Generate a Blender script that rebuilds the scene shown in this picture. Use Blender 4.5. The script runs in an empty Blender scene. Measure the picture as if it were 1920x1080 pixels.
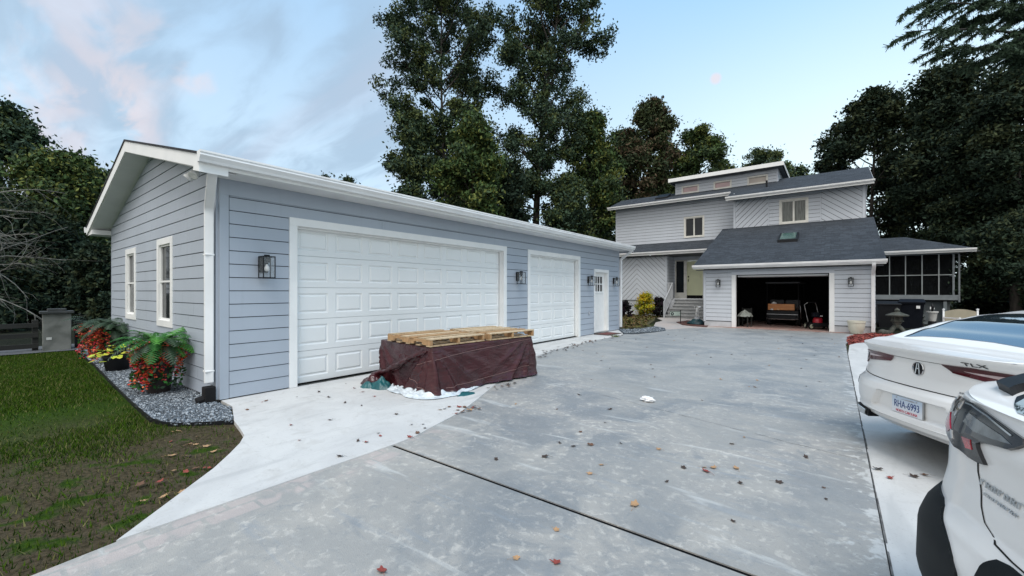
import bpy, bmesh, math, random
import numpy as np
from mathutils import Vector, Matrix, noise
PI = math.pi; R_ = math.radians
random.seed(7)
S = bpy.context.scene
# ------------------------------------------------------------------ camera
EYE = 1.43
cd = bpy.data.cameras.new("camera"); cam = bpy.data.objects.new("camera", cd)
S.collection.objects.link(cam); S.camera = cam
cam.location = (0, 0, EYE); cam.rotation_euler = (R_(90), 0, R_(37.6))
cd.sensor_width = 36; cd.lens = 787 / 1920 * 36; cd.shift_y = 6 / 1920
cd.clip_start = .05; cd.clip_end = 2000
S.render.resolution_x = 1024; S.render.resolution_y = 576
S.render.engine = 'CYCLES'
S.cycles.use_denoising = True
S.cycles.max_bounces = 8; S.cycles.transparent_max_bounces = 12
S.view_settings.view_transform = 'Standard'; S.view_settings.look = 'None'
S.view_settings.exposure = 0.8; S.view_settings.gamma = 1
# ------------------------------------------------------------------ world and sun
SUN_EL, SUN_ROT = 60, 140
w = bpy.data.worlds.new("World"); S.world = w; w.use_nodes = True
nt = w.node_tree; N = nt.nodes; L = nt.links; N.clear()
def nd(t, **k):
    n = N.new(t)
    for a, b in k.items(): setattr(n, a, b)
    return n
out = nd('ShaderNodeOutputWorld'); bg = nd('ShaderNodeBackground'); L.new(bg.outputs[0], out.inputs[0])
sky = nd('ShaderNodeTexSky', sky_type='NISHITA', sun_disc=False, sun_elevation=R_(SUN_EL), sun_rotation=R_(SUN_ROT),
         air_density=1.0, dust_density=2.2, ozone_density=1.6)
bg.inputs[1].default_value = .105
tc = nd('ShaderNodeTexCoord'); sep = nd('ShaderNodeSeparateXYZ'); L.new(tc.outputs['Generated'], sep.inputs[0])
def wm(op, a, b=None, c=None):
    n = nd('ShaderNodeMath', operation=op)
    for i, v in enumerate((a, b, c)):
        if v is None: continue
        if isinstance(v, (int, float)): n.inputs[i].default_value = v
        else: L.new(v, n.inputs[i])
    return n.outputs[0]
def wmix(f, a, b):
    n = nd('ShaderNodeMix', data_type='RGBA')
    for i, v in ((0, f), (6, a), (7, b)):
        if isinstance(v, (int, float)): n.inputs[i].default_value = v
        elif isinstance(v, tuple): n.inputs[i].default_value = v
        else: L.new(v, n.inputs[i])
    return n.outputs[2]
zc = wm('MAXIMUM', sep.outputs[2], .03)
px = wm('DIVIDE', sep.outputs[0], wm('ADD', zc, .12)); py = wm('DIVIDE', sep.outputs[1], wm('ADD', zc, .12))
comb = nd('ShaderNodeCombineXYZ'); L.new(px, comb.inputs[0]); L.new(py, comb.inputs[1])
mp = nd('ShaderNodeMapping'); mp.inputs['Rotation'].default_value = (0, 0, R_(-28)); mp.inputs['Scale'].default_value = (.55, 1.5, 1)
mp.inputs['Location'].default_value = (3.1, .4, 0)
L.new(comb.outputs[0], mp.inputs[0])
def wnoise(sc, det=5, dist=.4, vec=mp.outputs[0]):
    n = nd('ShaderNodeTexNoise'); n.inputs['Scale'].default_value = sc; n.inputs['Detail'].default_value = det
    n.inputs['Distortion'].default_value = dist; L.new(vec, n.inputs['Vector']); return n.outputs[0]
def wramp(v, lo, hi):
    n = nd('ShaderNodeMapRange', interpolation_type='SMOOTHSTEP'); n.inputs[1].default_value = lo; n.inputs[2].default_value = hi
    L.new(v, n.inputs[0]); return n.outputs[0]
# the cloud sheet lies over the western (left) half of the sky
side = wramp(wm('ADD', wm('MULTIPLY', sep.outputs[0], -.95), wm('MULTIPLY', sep.outputs[1], -.3)), .12, .62)
c1 = wm('ADD', wm('MULTIPLY', wnoise(1.5, 8, .3), .6), wm('MULTIPLY', wnoise(4.2, 9, .6), .4)); c2 = wnoise(1.1, 6, .4)
clouds = wm('MULTIPLY', wramp(c1, .40, .57), side)
pink = wm('MULTIPLY', wramp(c2, .50, .66), side)
def blob(d, r0, r1):
    v = Vector(d).normalized(); n = nd('ShaderNodeVectorMath', operation='DOT_PRODUCT')
    nn = nd('ShaderNodeVectorMath', operation='NORMALIZE'); L.new(tc.outputs['Generated'], nn.inputs[0])
    L.new(nn.outputs[0], n.inputs[0]); n.inputs[1].default_value = v
    jit = wm('MULTIPLY', wm('SUBTRACT', wnoise(9, 4, .3, tc.outputs['Generated']), .5), 2.6 * (1 - math.cos(R_(r0))))
    return wramp(wm('ADD', n.outputs['Value'], jit), math.cos(R_(r0)), math.cos(R_(r1)))
# SKYBLOBS
elev = wramp(sep.outputs[2], .20, .68)
east = wramp(sep.outputs[0], -.75, .05)               # clear pale evening glow low on the right
back = wramp(sep.outputs[1], .1, -.6)                 # unseen warm sky added behind the viewer to light the scene
low = wmix(east, (3.8, 5.0, 6.0, 1), (5.6, 6.8, 7.1, 1)); high = wmix(east, (2.5, 4.0, 5.7, 1), (1.9, 3.9, 6.3, 1))
grad = wmix(elev, low, high)
base = wmix(.15, grad, sky.outputs[0])
cl = wmix(wm('MULTIPLY', clouds, .72), base, (2.15, 2.95, 3.85, 1))
cl = wmix(wm('MULTIPLY', pink, .22), cl, (3.7, 3.5, 4.0, 1))
streak = wramp(wnoise(3.4, 8, .5), .44, .58)
for d, a, b, k in (((-.226, 1.088, .506), .7, .05, None), ((-1.209, .331, .506), 2.2, .2, streak), ((-1.40, .17, .33), 8, 1.5, streak), ((-1.3, .12, .62), 12, 2, streak)):
    f_ = wm('MULTIPLY', blob(d, a, b), .66)
    if k is not None: f_ = wm('MULTIPLY', wm('MULTIPLY', f_, k), .62)
    cl = wmix(f_, cl, (5.0, 4.3, 4.4, 1))
cl = wmix(back, cl, (6.4, 6.3, 6.2, 1))
L.new(cl, bg.inputs[0])
sd = bpy.data.lights.new("sun", 'SUN'); sun = bpy.data.objects.new("sun", sd); S.collection.objects.link(sun)
sd.energy = 1.5; sd.angle = R_(32); sd.color = (1, .96, .91)
_el = R_(SUN_EL); _az = R_(SUN_ROT)
sdir = Vector((math.sin(_az) * math.cos(_el), math.cos(_az) * math.cos(_el), math.sin(_el)))
sun.rotation_euler = sdir.to_track_quat('Z', 'Y').to_euler(); sun.location = sdir * 60

# ------------------------------------------------------------------ object helpers
def tag(o, label=None, cat=None, group=None, kind=None):
    if label: o['label'] = label
    if cat: o['category'] = cat
    if group: o['group'] = group
    if kind: o['kind'] = kind
    return o
def thing(name, label, cat, loc=(0, 0, 0), rz=0, group=None):
    o = bpy.data.objects.new(name, None); S.collection.objects.link(o)
    o.empty_display_size = .1; o.location = loc; o.rotation_euler = (0, 0, rz)
    return tag(o, label, cat, group)
def dup(root, loc=None, rz=None, label=None):
    def cp(o, par):
        c = o.copy(); S.collection.objects.link(c); c.parent = par
        for k in list(o.children): cp(k, c)
        return c
    r = cp(root, None)
    if loc is not None: r.location = loc
    if rz is not None: r.rotation_euler = (0, 0, rz)
    if label: r['label'] = label
    return r
class MB:
    def __init__(s): s.v = []; s.f = []; s.m = []
    def poly(s, pts, m=0):
        i = len(s.v); s.v += [tuple(p) for p in pts]; s.f.append(tuple(range(i, i + len(pts)))); s.m.append(m)
    def box(s, a, b, m=0, M=None):
        x0, y0, z0 = a; x1, y1, z1 = b
        P = [(x0, y0, z0), (x1, y0, z0), (x1, y1, z0), (x0, y1, z0), (x0, y0, z1), (x1, y0, z1), (x1, y1, z1), (x0, y1, z1)]
        if M is not None: P = [tuple(M @ Vector(p)) for p in P]
        i = len(s.v); s.v += P
        for f in ((0, 3, 2, 1), (4, 5, 6, 7), (0, 1, 5, 4), (1, 2, 6, 5), (2, 3, 7, 6), (3, 0, 4, 7)):
            s.f.append(tuple(i + k for k in f)); s.m.append(m)
        return s
    def prism(s, pts, ext, m=0):                      # pts: 3-D polygon, ext: extrusion vector
        n = len(pts); i = len(s.v); e = Vector(ext)
        s.v += [tuple(p) for p in pts] + [tuple(Vector(p) + e) for p in pts]
        s.f.append(tuple(range(i + n - 1, i - 1, -1))); s.m.append(m)
        s.f.append(tuple(range(i + n, i + 2 * n))); s.m.append(m)
        for k in range(n):
            j = (k + 1) % n; s.f.append((i + k, i + j, i + n + j, i + n + k)); s.m.append(m)
        return s
    def tube(s, pts, r, n=8, m=0, cap=True, sq=1.0):
        pts = [Vector(p) for p in pts]; rs = r if isinstance(r, (list, tuple)) else [r] * len(pts)
        i0 = len(s.v); up = None
        for k, p in enumerate(pts):
            t = (pts[min(k + 1, len(pts) - 1)] - pts[max(k - 1, 0)])
            t = t.normalized() if t.length > 1e-9 else Vector((0, 0, 1))
            if up is None: up = t.orthogonal().normalized()
            up = (up - t * up.dot(t)); up = up.normalized() if up.length > 1e-6 else t.orthogonal().normalized()
            w_ = t.cross(up)
            for j in range(n):
                a = 2 * PI * j / n; s.v.append(tuple(p + (up * math.cos(a) + w_ * math.sin(a) * sq) * rs[k]))
        for k in range(len(pts) - 1):
            for j in range(n):
                a = i0 + k * n + j; b = i0 + k * n + (j + 1) % n
                s.f.append((a, b, b + n, a + n)); s.m.append(m)
        if cap:
            s.f.append(tuple(i0 + j for j in range(n - 1, -1, -1))); s.m.append(m)
            k = i0 + (len(pts) - 1) * n; s.f.append(tuple(k + j for j in range(n))); s.m.append(m)
        return s
    def lathe(s, prof, c=(0, 0, 0), n=24, m=0):
        i0 = len(s.v)
        for r, z in prof:
            for j in range(n):
                a = 2 * PI * j / n; s.v.append((c[0] + r * math.cos(a), c[1] + r * math.sin(a), c[2] + z))
        for k in range(len(prof) - 1):
            for j in range(n):
                a = i0 + k * n + j; b = i0 + k * n + (j + 1) % n
                s.f.append((a, b, b + n, a + n)); s.m.append(m)
        return s
    def grid(s, fn, nu, nv, m=0, closed=False):       # fn(i/nu, j/nv)
        i0 = len(s.v)
        for i in range(nu + 1):
            for j in range(nv + 1): s.v.append(tuple(fn(i / nu, j / nv)))
        for i in range(nu):
            for j in range(nv):
                a = i0 + i * (nv + 1) + j
                s.f.append((a, a + nv + 1, a + nv + 2, a + 1)); s.m.append(m(i / nu, j / nv) if callable(m) else m)
        return s
    def build(s, name, mats, parent=None, smooth=False, world=False, bevel=0, angle=None):
        me = bpy.data.meshes.new(name)
        v = s.v
        if world and parent is not None:
            p = parent
            o = Vector((0, 0, 0))
            while p is not None: o += p.location; p = p.parent
            v = [(a - o.x, b - o.y, c - o.z) for a, b, c in v]
        me.from_pydata(v, [], s.f)
        if not isinstance(mats, (list, tuple)): mats = [mats]
        for m in mats: me.materials.append(m)
        me.polygons.foreach_set('material_index', s.m)
        if smooth: me.polygons.foreach_set('use_smooth', [True] * len(s.f))
        me.validate(); me.update()
        o = bpy.data.objects.new(name, me); S.collection.objects.link(o)
        if parent is not None: o.parent = parent
        if bevel:
            b = o.modifiers.new('bevel', 'BEVEL'); b.width = bevel; b.segments = 2; b.limit_method = 'ANGLE'; b.angle_limit = R_(40)
        if angle is not None:
            me.polygons.foreach_set('use_smooth', [True] * len(me.polygons))
            me.set_sharp_from_angle(angle=R_(angle))
        return o
def arrays_mesh(name, V, F, mats, midx=None, parent=None, smooth=False):
    V = np.asarray(V, dtype=np.float32).reshape(-1, 3); F = np.asarray(F, dtype=np.int32); k = F.shape[1]
    me = bpy.data.meshes.new(name); me.vertices.add(len(V)); me.vertices.foreach_set('co', V.ravel())
    me.loops.add(F.size); me.loops.foreach_set('vertex_index', F.ravel())
    me.polygons.add(len(F)); me.polygons.foreach_set('loop_start', np.arange(0, F.size, k, dtype=np.int32))
    me.polygons.foreach_set('loop_total', np.full(len(F), k, dtype=np.int32))
    for m in mats: me.materials.append(m)
    if midx is not None: me.polygons.foreach_set('material_index', np.asarray(midx, dtype=np.int32))
    if smooth: me.polygons.foreach_set('use_smooth', np.ones(len(F), dtype=bool))
    me.update(); me.validate()
    o = bpy.data.objects.new(name, me); S.collection.objects.link(o)
    if parent is not None: o.parent = parent
    return o

# ------------------------------------------------------------------ materials
class MN:
    """small material graph helper"""
    def __init__(s, name):
        s.m = bpy.data.materials.new(name); s.m.use_nodes = True; s.t = s.m.node_tree; s.N = s.t.nodes; s.L = s.t.links
        s.b = s.N['Principled BSDF']; s.tc = s.N.new('ShaderNodeTexCoord'); s.co = s.tc.outputs['Object']
    def link(s, n, i, v):
        if v is None: return
        if isinstance(v, bpy.types.NodeSocket): s.L.new(v, n.inputs[i])
        elif isinstance(v, tuple) and len(v) == 3 and n.inputs[i].type == 'RGBA': n.inputs[i].default_value = (*v, 1)
        else: n.inputs[i].default_value = v
    def map(s, sc=(1, 1, 1), rot=(0, 0, 0), loc=(0, 0, 0), v=None):
        n = s.N.new('ShaderNodeMapping'); s.link(n, 0, v or s.co); n.inputs['Scale'].default_value = sc
        n.inputs['Rotation'].default_value = rot; n.inputs['Location'].default_value = loc; return n.outputs[0]
    def noise(s, sc, det=4, dist=0, rough=.5, v=None):
        n = s.N.new('ShaderNodeTexNoise'); s.link(n, 'Vector', v or s.co); n.inputs['Scale'].default_value = sc
        n.inputs['Detail'].default_value = det; n.inputs['Distortion'].default_value = dist; n.inputs['Roughness'].default_value = rough
        return n.outputs[0]
    def vor(s, sc, v=None, feat='F1', out=0):
        n = s.N.new('ShaderNodeTexVoronoi'); n.feature = feat; s.link(n, 'Vector', v or s.co); n.inputs['Scale'].default_value = sc; return n.outputs[out]
    def ramp(s, v, a, b, c=0, d=1):
        n = s.N.new('ShaderNodeMapRange'); n.interpolation_type = 'SMOOTHSTEP'; s.link(n, 0, v)
        for i, x in ((1, a), (2, b), (3, c), (4, d)): n.inputs[i].default_value = x
        return n.outputs[0]
    def math(s, op, a, b=0.0):
        n = s.N.new('ShaderNodeMath'); n.operation = op; s.link(n, 0, a); s.link(n, 1, b); return n.outputs[0]
    def mix(s, f, a, b):
        n = s.N.new('ShaderNodeMix'); n.data_type = 'RGBA'; s.link(n, 0, f); s.link(n, 6, a); s.link(n, 7, b); return n.outputs[2]
    def sep(s, v=None):
        n = s.N.new('ShaderNodeSeparateXYZ'); s.link(n, 0, v or s.co); return n.outputs
    def bump(s, h, st=.3, d=.01):
        n = s.N.new('ShaderNodeBump'); s.link(n, 'Height', h); n.inputs['Strength'].default_value = st; n.inputs['Distance'].default_value = d
        s.L.new(n.outputs[0], s.b.inputs['Normal'])
    def set(s, **k):
        for a, v in k.items(): s.link(s.b, {'c': 'Base Color', 'r': 'Roughness', 'met': 'Metallic', 'coat': 'Coat Weight', 'cr': 'Coat Roughness',
             'spec': 'Specular IOR Level', 'tr': 'Transmission Weight', 'ior': 'IOR', 'al': 'Alpha', 'e': 'Emission Color', 'es': 'Emission Strength', 'sub': 'Subsurface Weight'}[a], v)
        return s.m
def mat(name, c, r=.6, c2=None, vs=4, det=4, bump=0, bs=60, bd=.004, mp=(1, 1, 1), **k):
    g = MN(name); c2 = c2 or tuple(x * .82 for x in c)
    v = g.map(mp)
    n = g.noise(vs, det, .3, v=v)
    g.set(c=g.mix(g.ramp(n, .3, .72), c, c2), r=r, **k)
    if bump: g.bump(g.noise(bs, 3, v=v), bump, bd)
    return g.m
M = {}
M['white'] = mat('white trim paint', (.80, .81, .80), .45, (.74, .755, .75), 3)
M['soffit'] = mat('white soffit', (.72, .73, .73), .6, (.66, .67, .67), 3)
M['door_white'] = mat('white steel door', (.77, .79, .79), .38, (.735, .76, .76), 1.2, bump=.15, bs=180, bd=.001)
M['gutter'] = mat('white aluminium gutter', (.80, .81, .81), .32, (.72, .73, .73), 2, mp=(1, 1, 1))
def siding_mat(name, c, grime=.9):
    g = MN(name); n = g.noise(1.1, 5, .4); st = g.noise(2.5, 4, .2, v=g.map((5, 5, .35)))
    col = g.mix(g.ramp(n, .3, .75), c, tuple(x * .93 for x in c)); col = g.mix(g.math('MULTIPLY', g.ramp(st, .55, .8), .35), col, tuple(x * grime * .9 for x in c))
    g.set(c=col, r=.55); g.bump(g.noise(9, 6, .2, v=g.map((1, 1, 6))), .12, .004); return g.m
M['siding'] = siding_mat('blue grey garage siding', (.37, .42, .485))
M['siding2'] = siding_mat('grey house siding', (.545, .585, .635), .86)
M['eave'] = mat('eave boards with shade tone', (.10, .11, .12), .8, (.07, .075, .08))  # dark tone puts the deep eave shadow into the soffit colour
M['found'] = mat('painted block foundation', (.52, .54, .57), .8, (.42, .44, .46), 2.5, bump=.3)
M['gap'] = mat('dark gap', (.03, .035, .04), .9)
M['black'] = mat('black powder coat', (.008, .009, .011), .5, spec=.25)
M['rubber'] = mat('black rubber', (.012, .012, .013), .75, spec=.2)
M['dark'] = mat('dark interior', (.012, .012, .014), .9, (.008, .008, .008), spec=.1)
M['steel'] = mat('brushed steel', (.5, .5, .5), .35, met=1.0)
M['chrome'] = mat('chrome', (.72, .74, .75), .12, met=1.0)
def shingle(name, c, ang, mx='X'):
    g = MN(name)
    v = g.map((1, 1, 1), (0, 0, 0))
    n = g.N.new('ShaderNodeTexBrick'); 
    co = g.sep(); cb = g.N.new('ShaderNodeCombineXYZ')
    g.L.new(co[0] if mx == 'X' else co[1], cb.inputs[0])
    g.L.new(g.math('DIVIDE', co[1] if mx == 'X' else co[0], math.cos(ang)), cb.inputs[1])
    g.L.new(cb.outputs[0], n.inputs['Vector'])
    n.inputs['Scale'].default_value = 1; n.inputs['Brick Width'].default_value = .28; n.inputs['Row Height'].default_value = .14
    n.inputs['Mortar Size'].default_value = .006; n.inputs['Mortar Smooth'].default_value = .3; n.offset = .37; n.squash_frequency = 3; n.squash = .7
    n.inputs['Color1'].default_value = (*[x * 1.35 for x in c], 1); n.inputs['Color2'].default_value = (*[x * .72 for x in c], 1)
    n.inputs['Mortar'].default_value = (*[x * .35 for x in c], 1)
    gr = g.noise(70, 3); big = g.noise(.5, 4, .3)
    col = g.mix(g.ramp(gr, .35, .65), n.outputs[0], tuple(x * 1.5 for x in c))
    col = g.mix(g.math('MULTIPLY', g.ramp(gr, .42, .7), .45), n.outputs[0], tuple(min(1, x * 2.2) for x in c))
    col = g.mix(g.math('MULTIPLY', g.ramp(big, .4, .7), .3), col, tuple(x * .8 for x in c))
    g.set(c=col, r=.9, spec=.15); g.bump(g.math('ADD', g.math('MULTIPLY', n.outputs[1], -1.0), g.math('MULTIPLY', gr, .5)), .7, .012); return g.m
M['shingle'] = shingle('charcoal shingles', (.040, .047, .056), .37)
M['shingle_g'] = shingle('dark garage shingles', (.04, .042, .048), .28, 'Y')
def glass(name, c=(.02, .025, .03), r=.06, **k):
    g = MN(name); n = g.noise(1.5, 2, .3); g.set(c=g.mix(n, c, tuple(x * .5 for x in c)), r=r, **{'spec': .28, **k}); return g.m
M['glass'] = glass('dark window glass')
M['car_glass'] = glass('tinted car glass', (.03, .045, .06), .015, coat=1.0, ior=2.3, spec=1.0)
M['lamp_glass'] = glass('lantern glass', (.5, .55, .57), .08, al=.12)
M['bulb'] = mat('frosted bulb', (.8, .8, .78), .3)
# ------------------------------------------------------------------ siding and wall tools
def clip(poly, n, d):                                 # keep n.p <= d
    o = []
    for i in range(len(poly)):
        a = poly[i]; b = poly[(i + 1) % len(poly)]
        da = a[0] * n[0] + a[1] * n[1] - d; db = b[0] * n[0] + b[1] * n[1] - d
        if da <= 0: o.append(a)
        if (da < 0 < db) or (db < 0 < da):
            t = da / (da - db); o.append((a[0] + t * (b[0] - a[0]), a[1] + t * (b[1] - a[1])))
    return o
def area(p):
    return abs(sum(p[i][0] * p[(i + 1) % len(p)][1] - p[(i + 1) % len(p)][0] * p[i][1] for i in range(len(p)))) / 2
def cells(poly, holes):
    xs = sorted({h[0] for h in holes} | {h[2] for h in holes}); zs = sorted({h[1] for h in holes} | {h[3] for h in holes})
    xs = [-99] + xs + [99]; zs = [-99] + zs + [99]; o = []
    for i in range(len(xs) - 1):
        run = None
        for j in range(len(zs) - 1):
            cx, cz = (xs[i] + xs[i + 1]) / 2, (zs[j] + zs[j + 1]) / 2
            inside = any(h[0] < cx < h[2] and h[1] < cz < h[3] for h in holes)
            if not inside:
                if run is None: run = [zs[j], zs[j + 1]]
                else: run[1] = zs[j + 1]
            if inside or j == len(zs) - 2:
                if run is not None:
                    p = clip(clip(clip(clip(list(poly), (-1, 0), -xs[i]), (1, 0), xs[i + 1]), (0, -1), -run[0]), (0, 1), run[1])
                    if len(p) > 2 and area(p) > 1e-5: o.append(p)
                    run = None
    return o
def siding(mb, org, sv, nv, poly, holes=(), pitch=.177, gap=.0105, th=.022, ang=0, off=0, m=0, mg=1, back=True, butt=0):
    """boards with real recessed gaps; (s,z) plane at org with direction sv, outward normal nv"""
    org = Vector(org); sv = Vector(sv); nv = Vector(nv); zv = Vector((0, 0, 1))
    P = lambda s, z, d=0: org + sv * s + zv * z + nv * d
    ccw = (sv.cross(zv)).dot(nv) > 0
    nn = (-math.sin(ang), math.cos(ang))
    for c in cells(poly, list(holes)):
        if back: mb.poly([P(a, b, 0) for a, b in (c if ccw else c[::-1])], mg)
        ds = [q[0] * nn[0] + q[1] * nn[1] for q in c]
        k0 = math.floor((min(ds) - off) / pitch); k1 = math.ceil((max(ds) - off) / pitch)
        for k in range(k0, k1 + 1):
            p = clip(clip(list(c), (-nn[0], -nn[1]), -(off + k * pitch + gap)), nn, off + (k + 1) * pitch)
            if len(p) < 3 or area(p) < 2e-5: continue
            if butt:
                xs_ = [q[0] for q in p]; x0, x1 = min(xs_), max(xs_)
                if x1 - x0 > 1.2:
                    rr = random.Random(k * 31 + int(x0 * 7)); cut = x0 + (x1 - x0) * rr.uniform(.2, .8) if x1 - x0 < 4.5 else None
                    cuts = [cut] if cut else [x0 + rr.uniform(.8, 3.4) + 3.66 * i for i in range(int((x1 - x0) / 3.66) + 1)]
                    cuts = [x0] + [c_ for c_ in cuts if x0 + .2 < c_ < x1 - .2] + [x1]; parts = []
                    for a_, b_ in zip(cuts, cuts[1:]):
                        q = clip(clip(list(p), (-1, 0), -(a_ + (.0018 if a_ > x0 else 0))), (1, 0), b_ - (.0018 if b_ < x1 else 0))
                        if len(q) > 2: parts.append(q)
                else: parts = [p]
            else: parts = [p]
            for p in parts:
              if not ccw: p = p[::-1]
              # lower edge sits slightly prouder, like a lap board
              def dep(q):
                t = (q[0] * nn[0] + q[1] * nn[1] - off - k * pitch) / pitch
                return th + .006 * (1 - t)
              F = [P(a, b, dep((a, b))) for a, b in p]
              mb.poly(F, m)
              for i in range(len(p)):
                j = (i + 1) % len(p); mb.poly([P(*p[i]), P(*p[j]), F[j], F[i]], m)
def slab(mb, pts, t, m=0):                            # pts: top polygon CCW from above, thickness downward
    mb.prism([Vector(p) - Vector((0, 0, t)) for p in pts], (0, 0, t), m)
def gutter_run(mb, a, b, outv, h=.125, w=.12, m=0):
    """K-style gutter between a and b (top inner edge), outv horizontal outward"""
    a = Vector(a); b = Vector(b); o = Vector(outv)
    prof = [(0, 0), (w, 0), (w, -.022), (w - .012, -.03), (w - .004, -.055), (w - .035, -h * .78), (w - .045, -h), (0, -h)]
    mb.prism([a + o * x + Vector((0, 0, z)) for x, z in prof], b - a, m)
# ------------------------------------------------------------------ ground
def flat(name, pts, z, m, label=None, cat=None, kind='structure', sub=0, t=0):
    mb = MB()
    if t: mb.prism([(x, y, z - t) for x, y in pts], (0, 0, t), 0)
    else: mb.poly([(x, y, z) for x, y in pts])
    o = mb.build(name, m); tag(o, label, cat, kind=kind); return o
# soil and lawn sheet
g = MN('patchy lawn soil')
n1 = g.noise(.55, 6, .6); n2 = g.noise(3.5, 6, .5); n3 = g.noise(30, 5, .3); n4 = g.noise(9, 5, 1.2, v=g.map((1, 2.2, 1), (0, 0, .5)))
soil = g.mix(g.ramp(n3, .35, .7), (.072, .058, .036), (.032, .027, .014)); soil = g.mix(g.ramp(n2, .45, .75), soil, (.075, .063, .045))
grs = g.mix(g.ramp(n3, .3, .7), (.030, .062, .004), (.014, .034, .003))
xy = g.sep()
near = g.ramp(g.math('ADD', g.math('MULTIPLY', xy[0], -1.0), g.math('MULTIPLY', n1, 3.0)), 6.2, 9.0)
f = g.math('MAXIMUM', near, g.ramp(g.math('ADD', n2, g.math('MULTIPLY', n1, .3)), .70, .82))
far_ = g.ramp(xy[0], -15.2, -16.2); yonder = g.ramp(xy[1], 17, 20)
c_ = g.mix(g.math('MAXIMUM', far_, yonder), g.mix(f, soil, grs), (.014, .017, .010))
g.set(c=c_, r=.95, spec=.1); g.bump(g.math('ADD', g.math('MULTIPLY', n3, .5), n4), .9, .03); M['lawn'] = g.m
bm_ = MB(); nx = 90
def gz(x, y):
    z = -.035
    if x < -3 and y < 2.5: z += .018 * noise.noise(Vector((x * 1.1, y * 1.1, 3)))
    d = math.hypot(x, y)
    if d > 60: z -= 0
    return z
xsn = [-400, -200, -100, -60, -40, -30, -24, -20] + [-18 + i * .25 for i in range(61)] + [-2, 3, 8, 16, 30, 60, 120, 240, 500]
ysn = [-100, -40, -15, -8] + [-5 + i * .25 for i in range(31)] + [4, 8, 16, 24, 32, 45, 60, 100, 200, 400, 700]
i0 = 0
for x in xsn:
    for y in ysn: bm_.v.append((x, y, gz(x, y)))
for i in range(len(xsn) - 1):
    for j in range(len(ysn) - 1):
        a = i * len(ysn) + j; bm_.f.append((a, a + len(ysn), a + len(ysn) + 1, a + 1)); bm_.m.append(0)
tag(bm_.build('ground', M['lawn'], smooth=True), kind='structure')

# weathered painted concrete of the drive
g = MN('weathered grey concrete')
xy = g.sep(); x, y = xy[0], xy[1]
big = g.noise(.42, 9, 1.0, .6); mid = g.noise(1.5, 10, .9, .66); fine = g.noise(14, 6, .4, .65); grain = g.noise(140, 3)
streak = g.noise(1.0, 6, .6, .6, v=g.map((.9, 4.5, 1), (0, 0, R_(12)))); streak2 = g.noise(1.6, 5, .5, .6, v=g.map((.6, 5.5, 1), (0, 0, R_(-6)), (5, 2, 0)))
c = g.mix(g.ramp(big, .38, .58), (.205, .220, .230), (.30, .300, .288))
c = g.mix(g.math('MULTIPLY', g.ramp(mid, .44, .64), .8), c, (.36, .35, .325))
mot = g.noise(6.5, 9, .6, .78); spk = g.noise(30, 7, .4, .8)
c = g.mix(g.math('MULTIPLY', g.ramp(mot, .54, .68), .32), c, (.44, .44, .42)); c = g.mix(g.math('MULTIPLY', g.ramp(mot, .46, .34), .38), c, (.16, .19, .215))
c = g.mix(g.math('MULTIPLY', g.ramp(spk, .42, .32), .55), c, (.12, .13, .14)); c = g.mix(g.math('MULTIPLY', g.ramp(spk, .59, .68), .42), c, (.58, .57, .54))
c = g.mix(g.math('MULTIPLY', g.ramp(streak, .58, .70), .5), c, (.56, .58, .57))
c = g.mix(g.math('MULTIPLY', g.ramp(streak2, .56, .72), .5), c, (.24, .275, .31))
c = g.mix(g.math('MULTIPLY', g.math('MULTIPLY', g.ramp(fine, .52, .66), g.ramp(mid, .35, .6)), .5), c, (.60, .58, .53))
c = g.mix(g.math('MULTIPLY', g.ramp(fine, .36, .28), .45), c, (.19, .20, .21))
c = g.mix(g.math('MULTIPLY', g.ramp(g.noise(.9, 4, 1.5, v=g.map((1, 2.4, 1), (0, 0, .4), (9, 4, 0))), .64, .74), .55), c, (.17, .195, .22))
# old pinkish stamped border next to the white apron
edge = g.math('MULTIPLY', g.ramp(x, -2.92, -3.05), g.ramp(y, 3.4, 2.6))
brk = g.N.new('ShaderNodeTexBrick'); g.L.new(g.map((1, 1, 1), (0, 0, R_(90))), brk.inputs['Vector']); brk.inputs['Scale'].default_value = 1
brk.inputs['Brick Width'].default_value = .30; brk.inputs['Row Height'].default_value = .15; brk.inputs['Mortar Size'].default_value = .012
edge = g.math('MULTIPLY', g.math('MULTIPLY', edge, g.math('SUBTRACT', 1.0, brk.outputs[1])), g.ramp(g.noise(4, 4, .6), .42, .58))
c = g.mix(g.math('MULTIPLY', edge, .6), c, (.46, .395, .375))
# flaking paint along the right hand strip
fl = g.ramp(g.math('ADD', x, g.math('MULTIPLY', g.math('ADD', g.noise(3.2, 6, 1.2, v=g.map((1.3, 1.6, 1))), g.math('MULTIPLY', fine, .5)), .95)), .90, .99)
fl = g.math('MULTIPLY', fl, g.ramp(x, -.42, -.12)); 
c = g.mix(g.math('MULTIPLY', fl, .85), c, (.50, .51, .50))
far_tone = g.ramp(g.math('ADD', y, g.math('MULTIPLY', mid, 3)), 5.5, 11)
c = g.mix(g.math('MULTIPLY', far_tone, .35), c, (.25, .272, .286))  # tone fades towards an even blue grey farther along the drive
c = g.mix(g.math('MULTIPLY', g.ramp(grain, .55, .7), .25), c, (.14, .15, .16))
g.set(c=c, r=g.ramp(mid, .3, .7, .42, .68)); g.bump(g.math('ADD', g.math('MULTIPLY', fine, .6), g.math('MULTIPLY', grain, .5)), .55, .008); M['drive'] = g.m
g = MN('new white concrete')
n = g.noise(1.3, 6, .8); s_ = g.noise(1.1, 5, .6, v=g.map((5, .8, 1), (0, 0, .1))); fi = g.noise(40, 5, .3)
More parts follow.
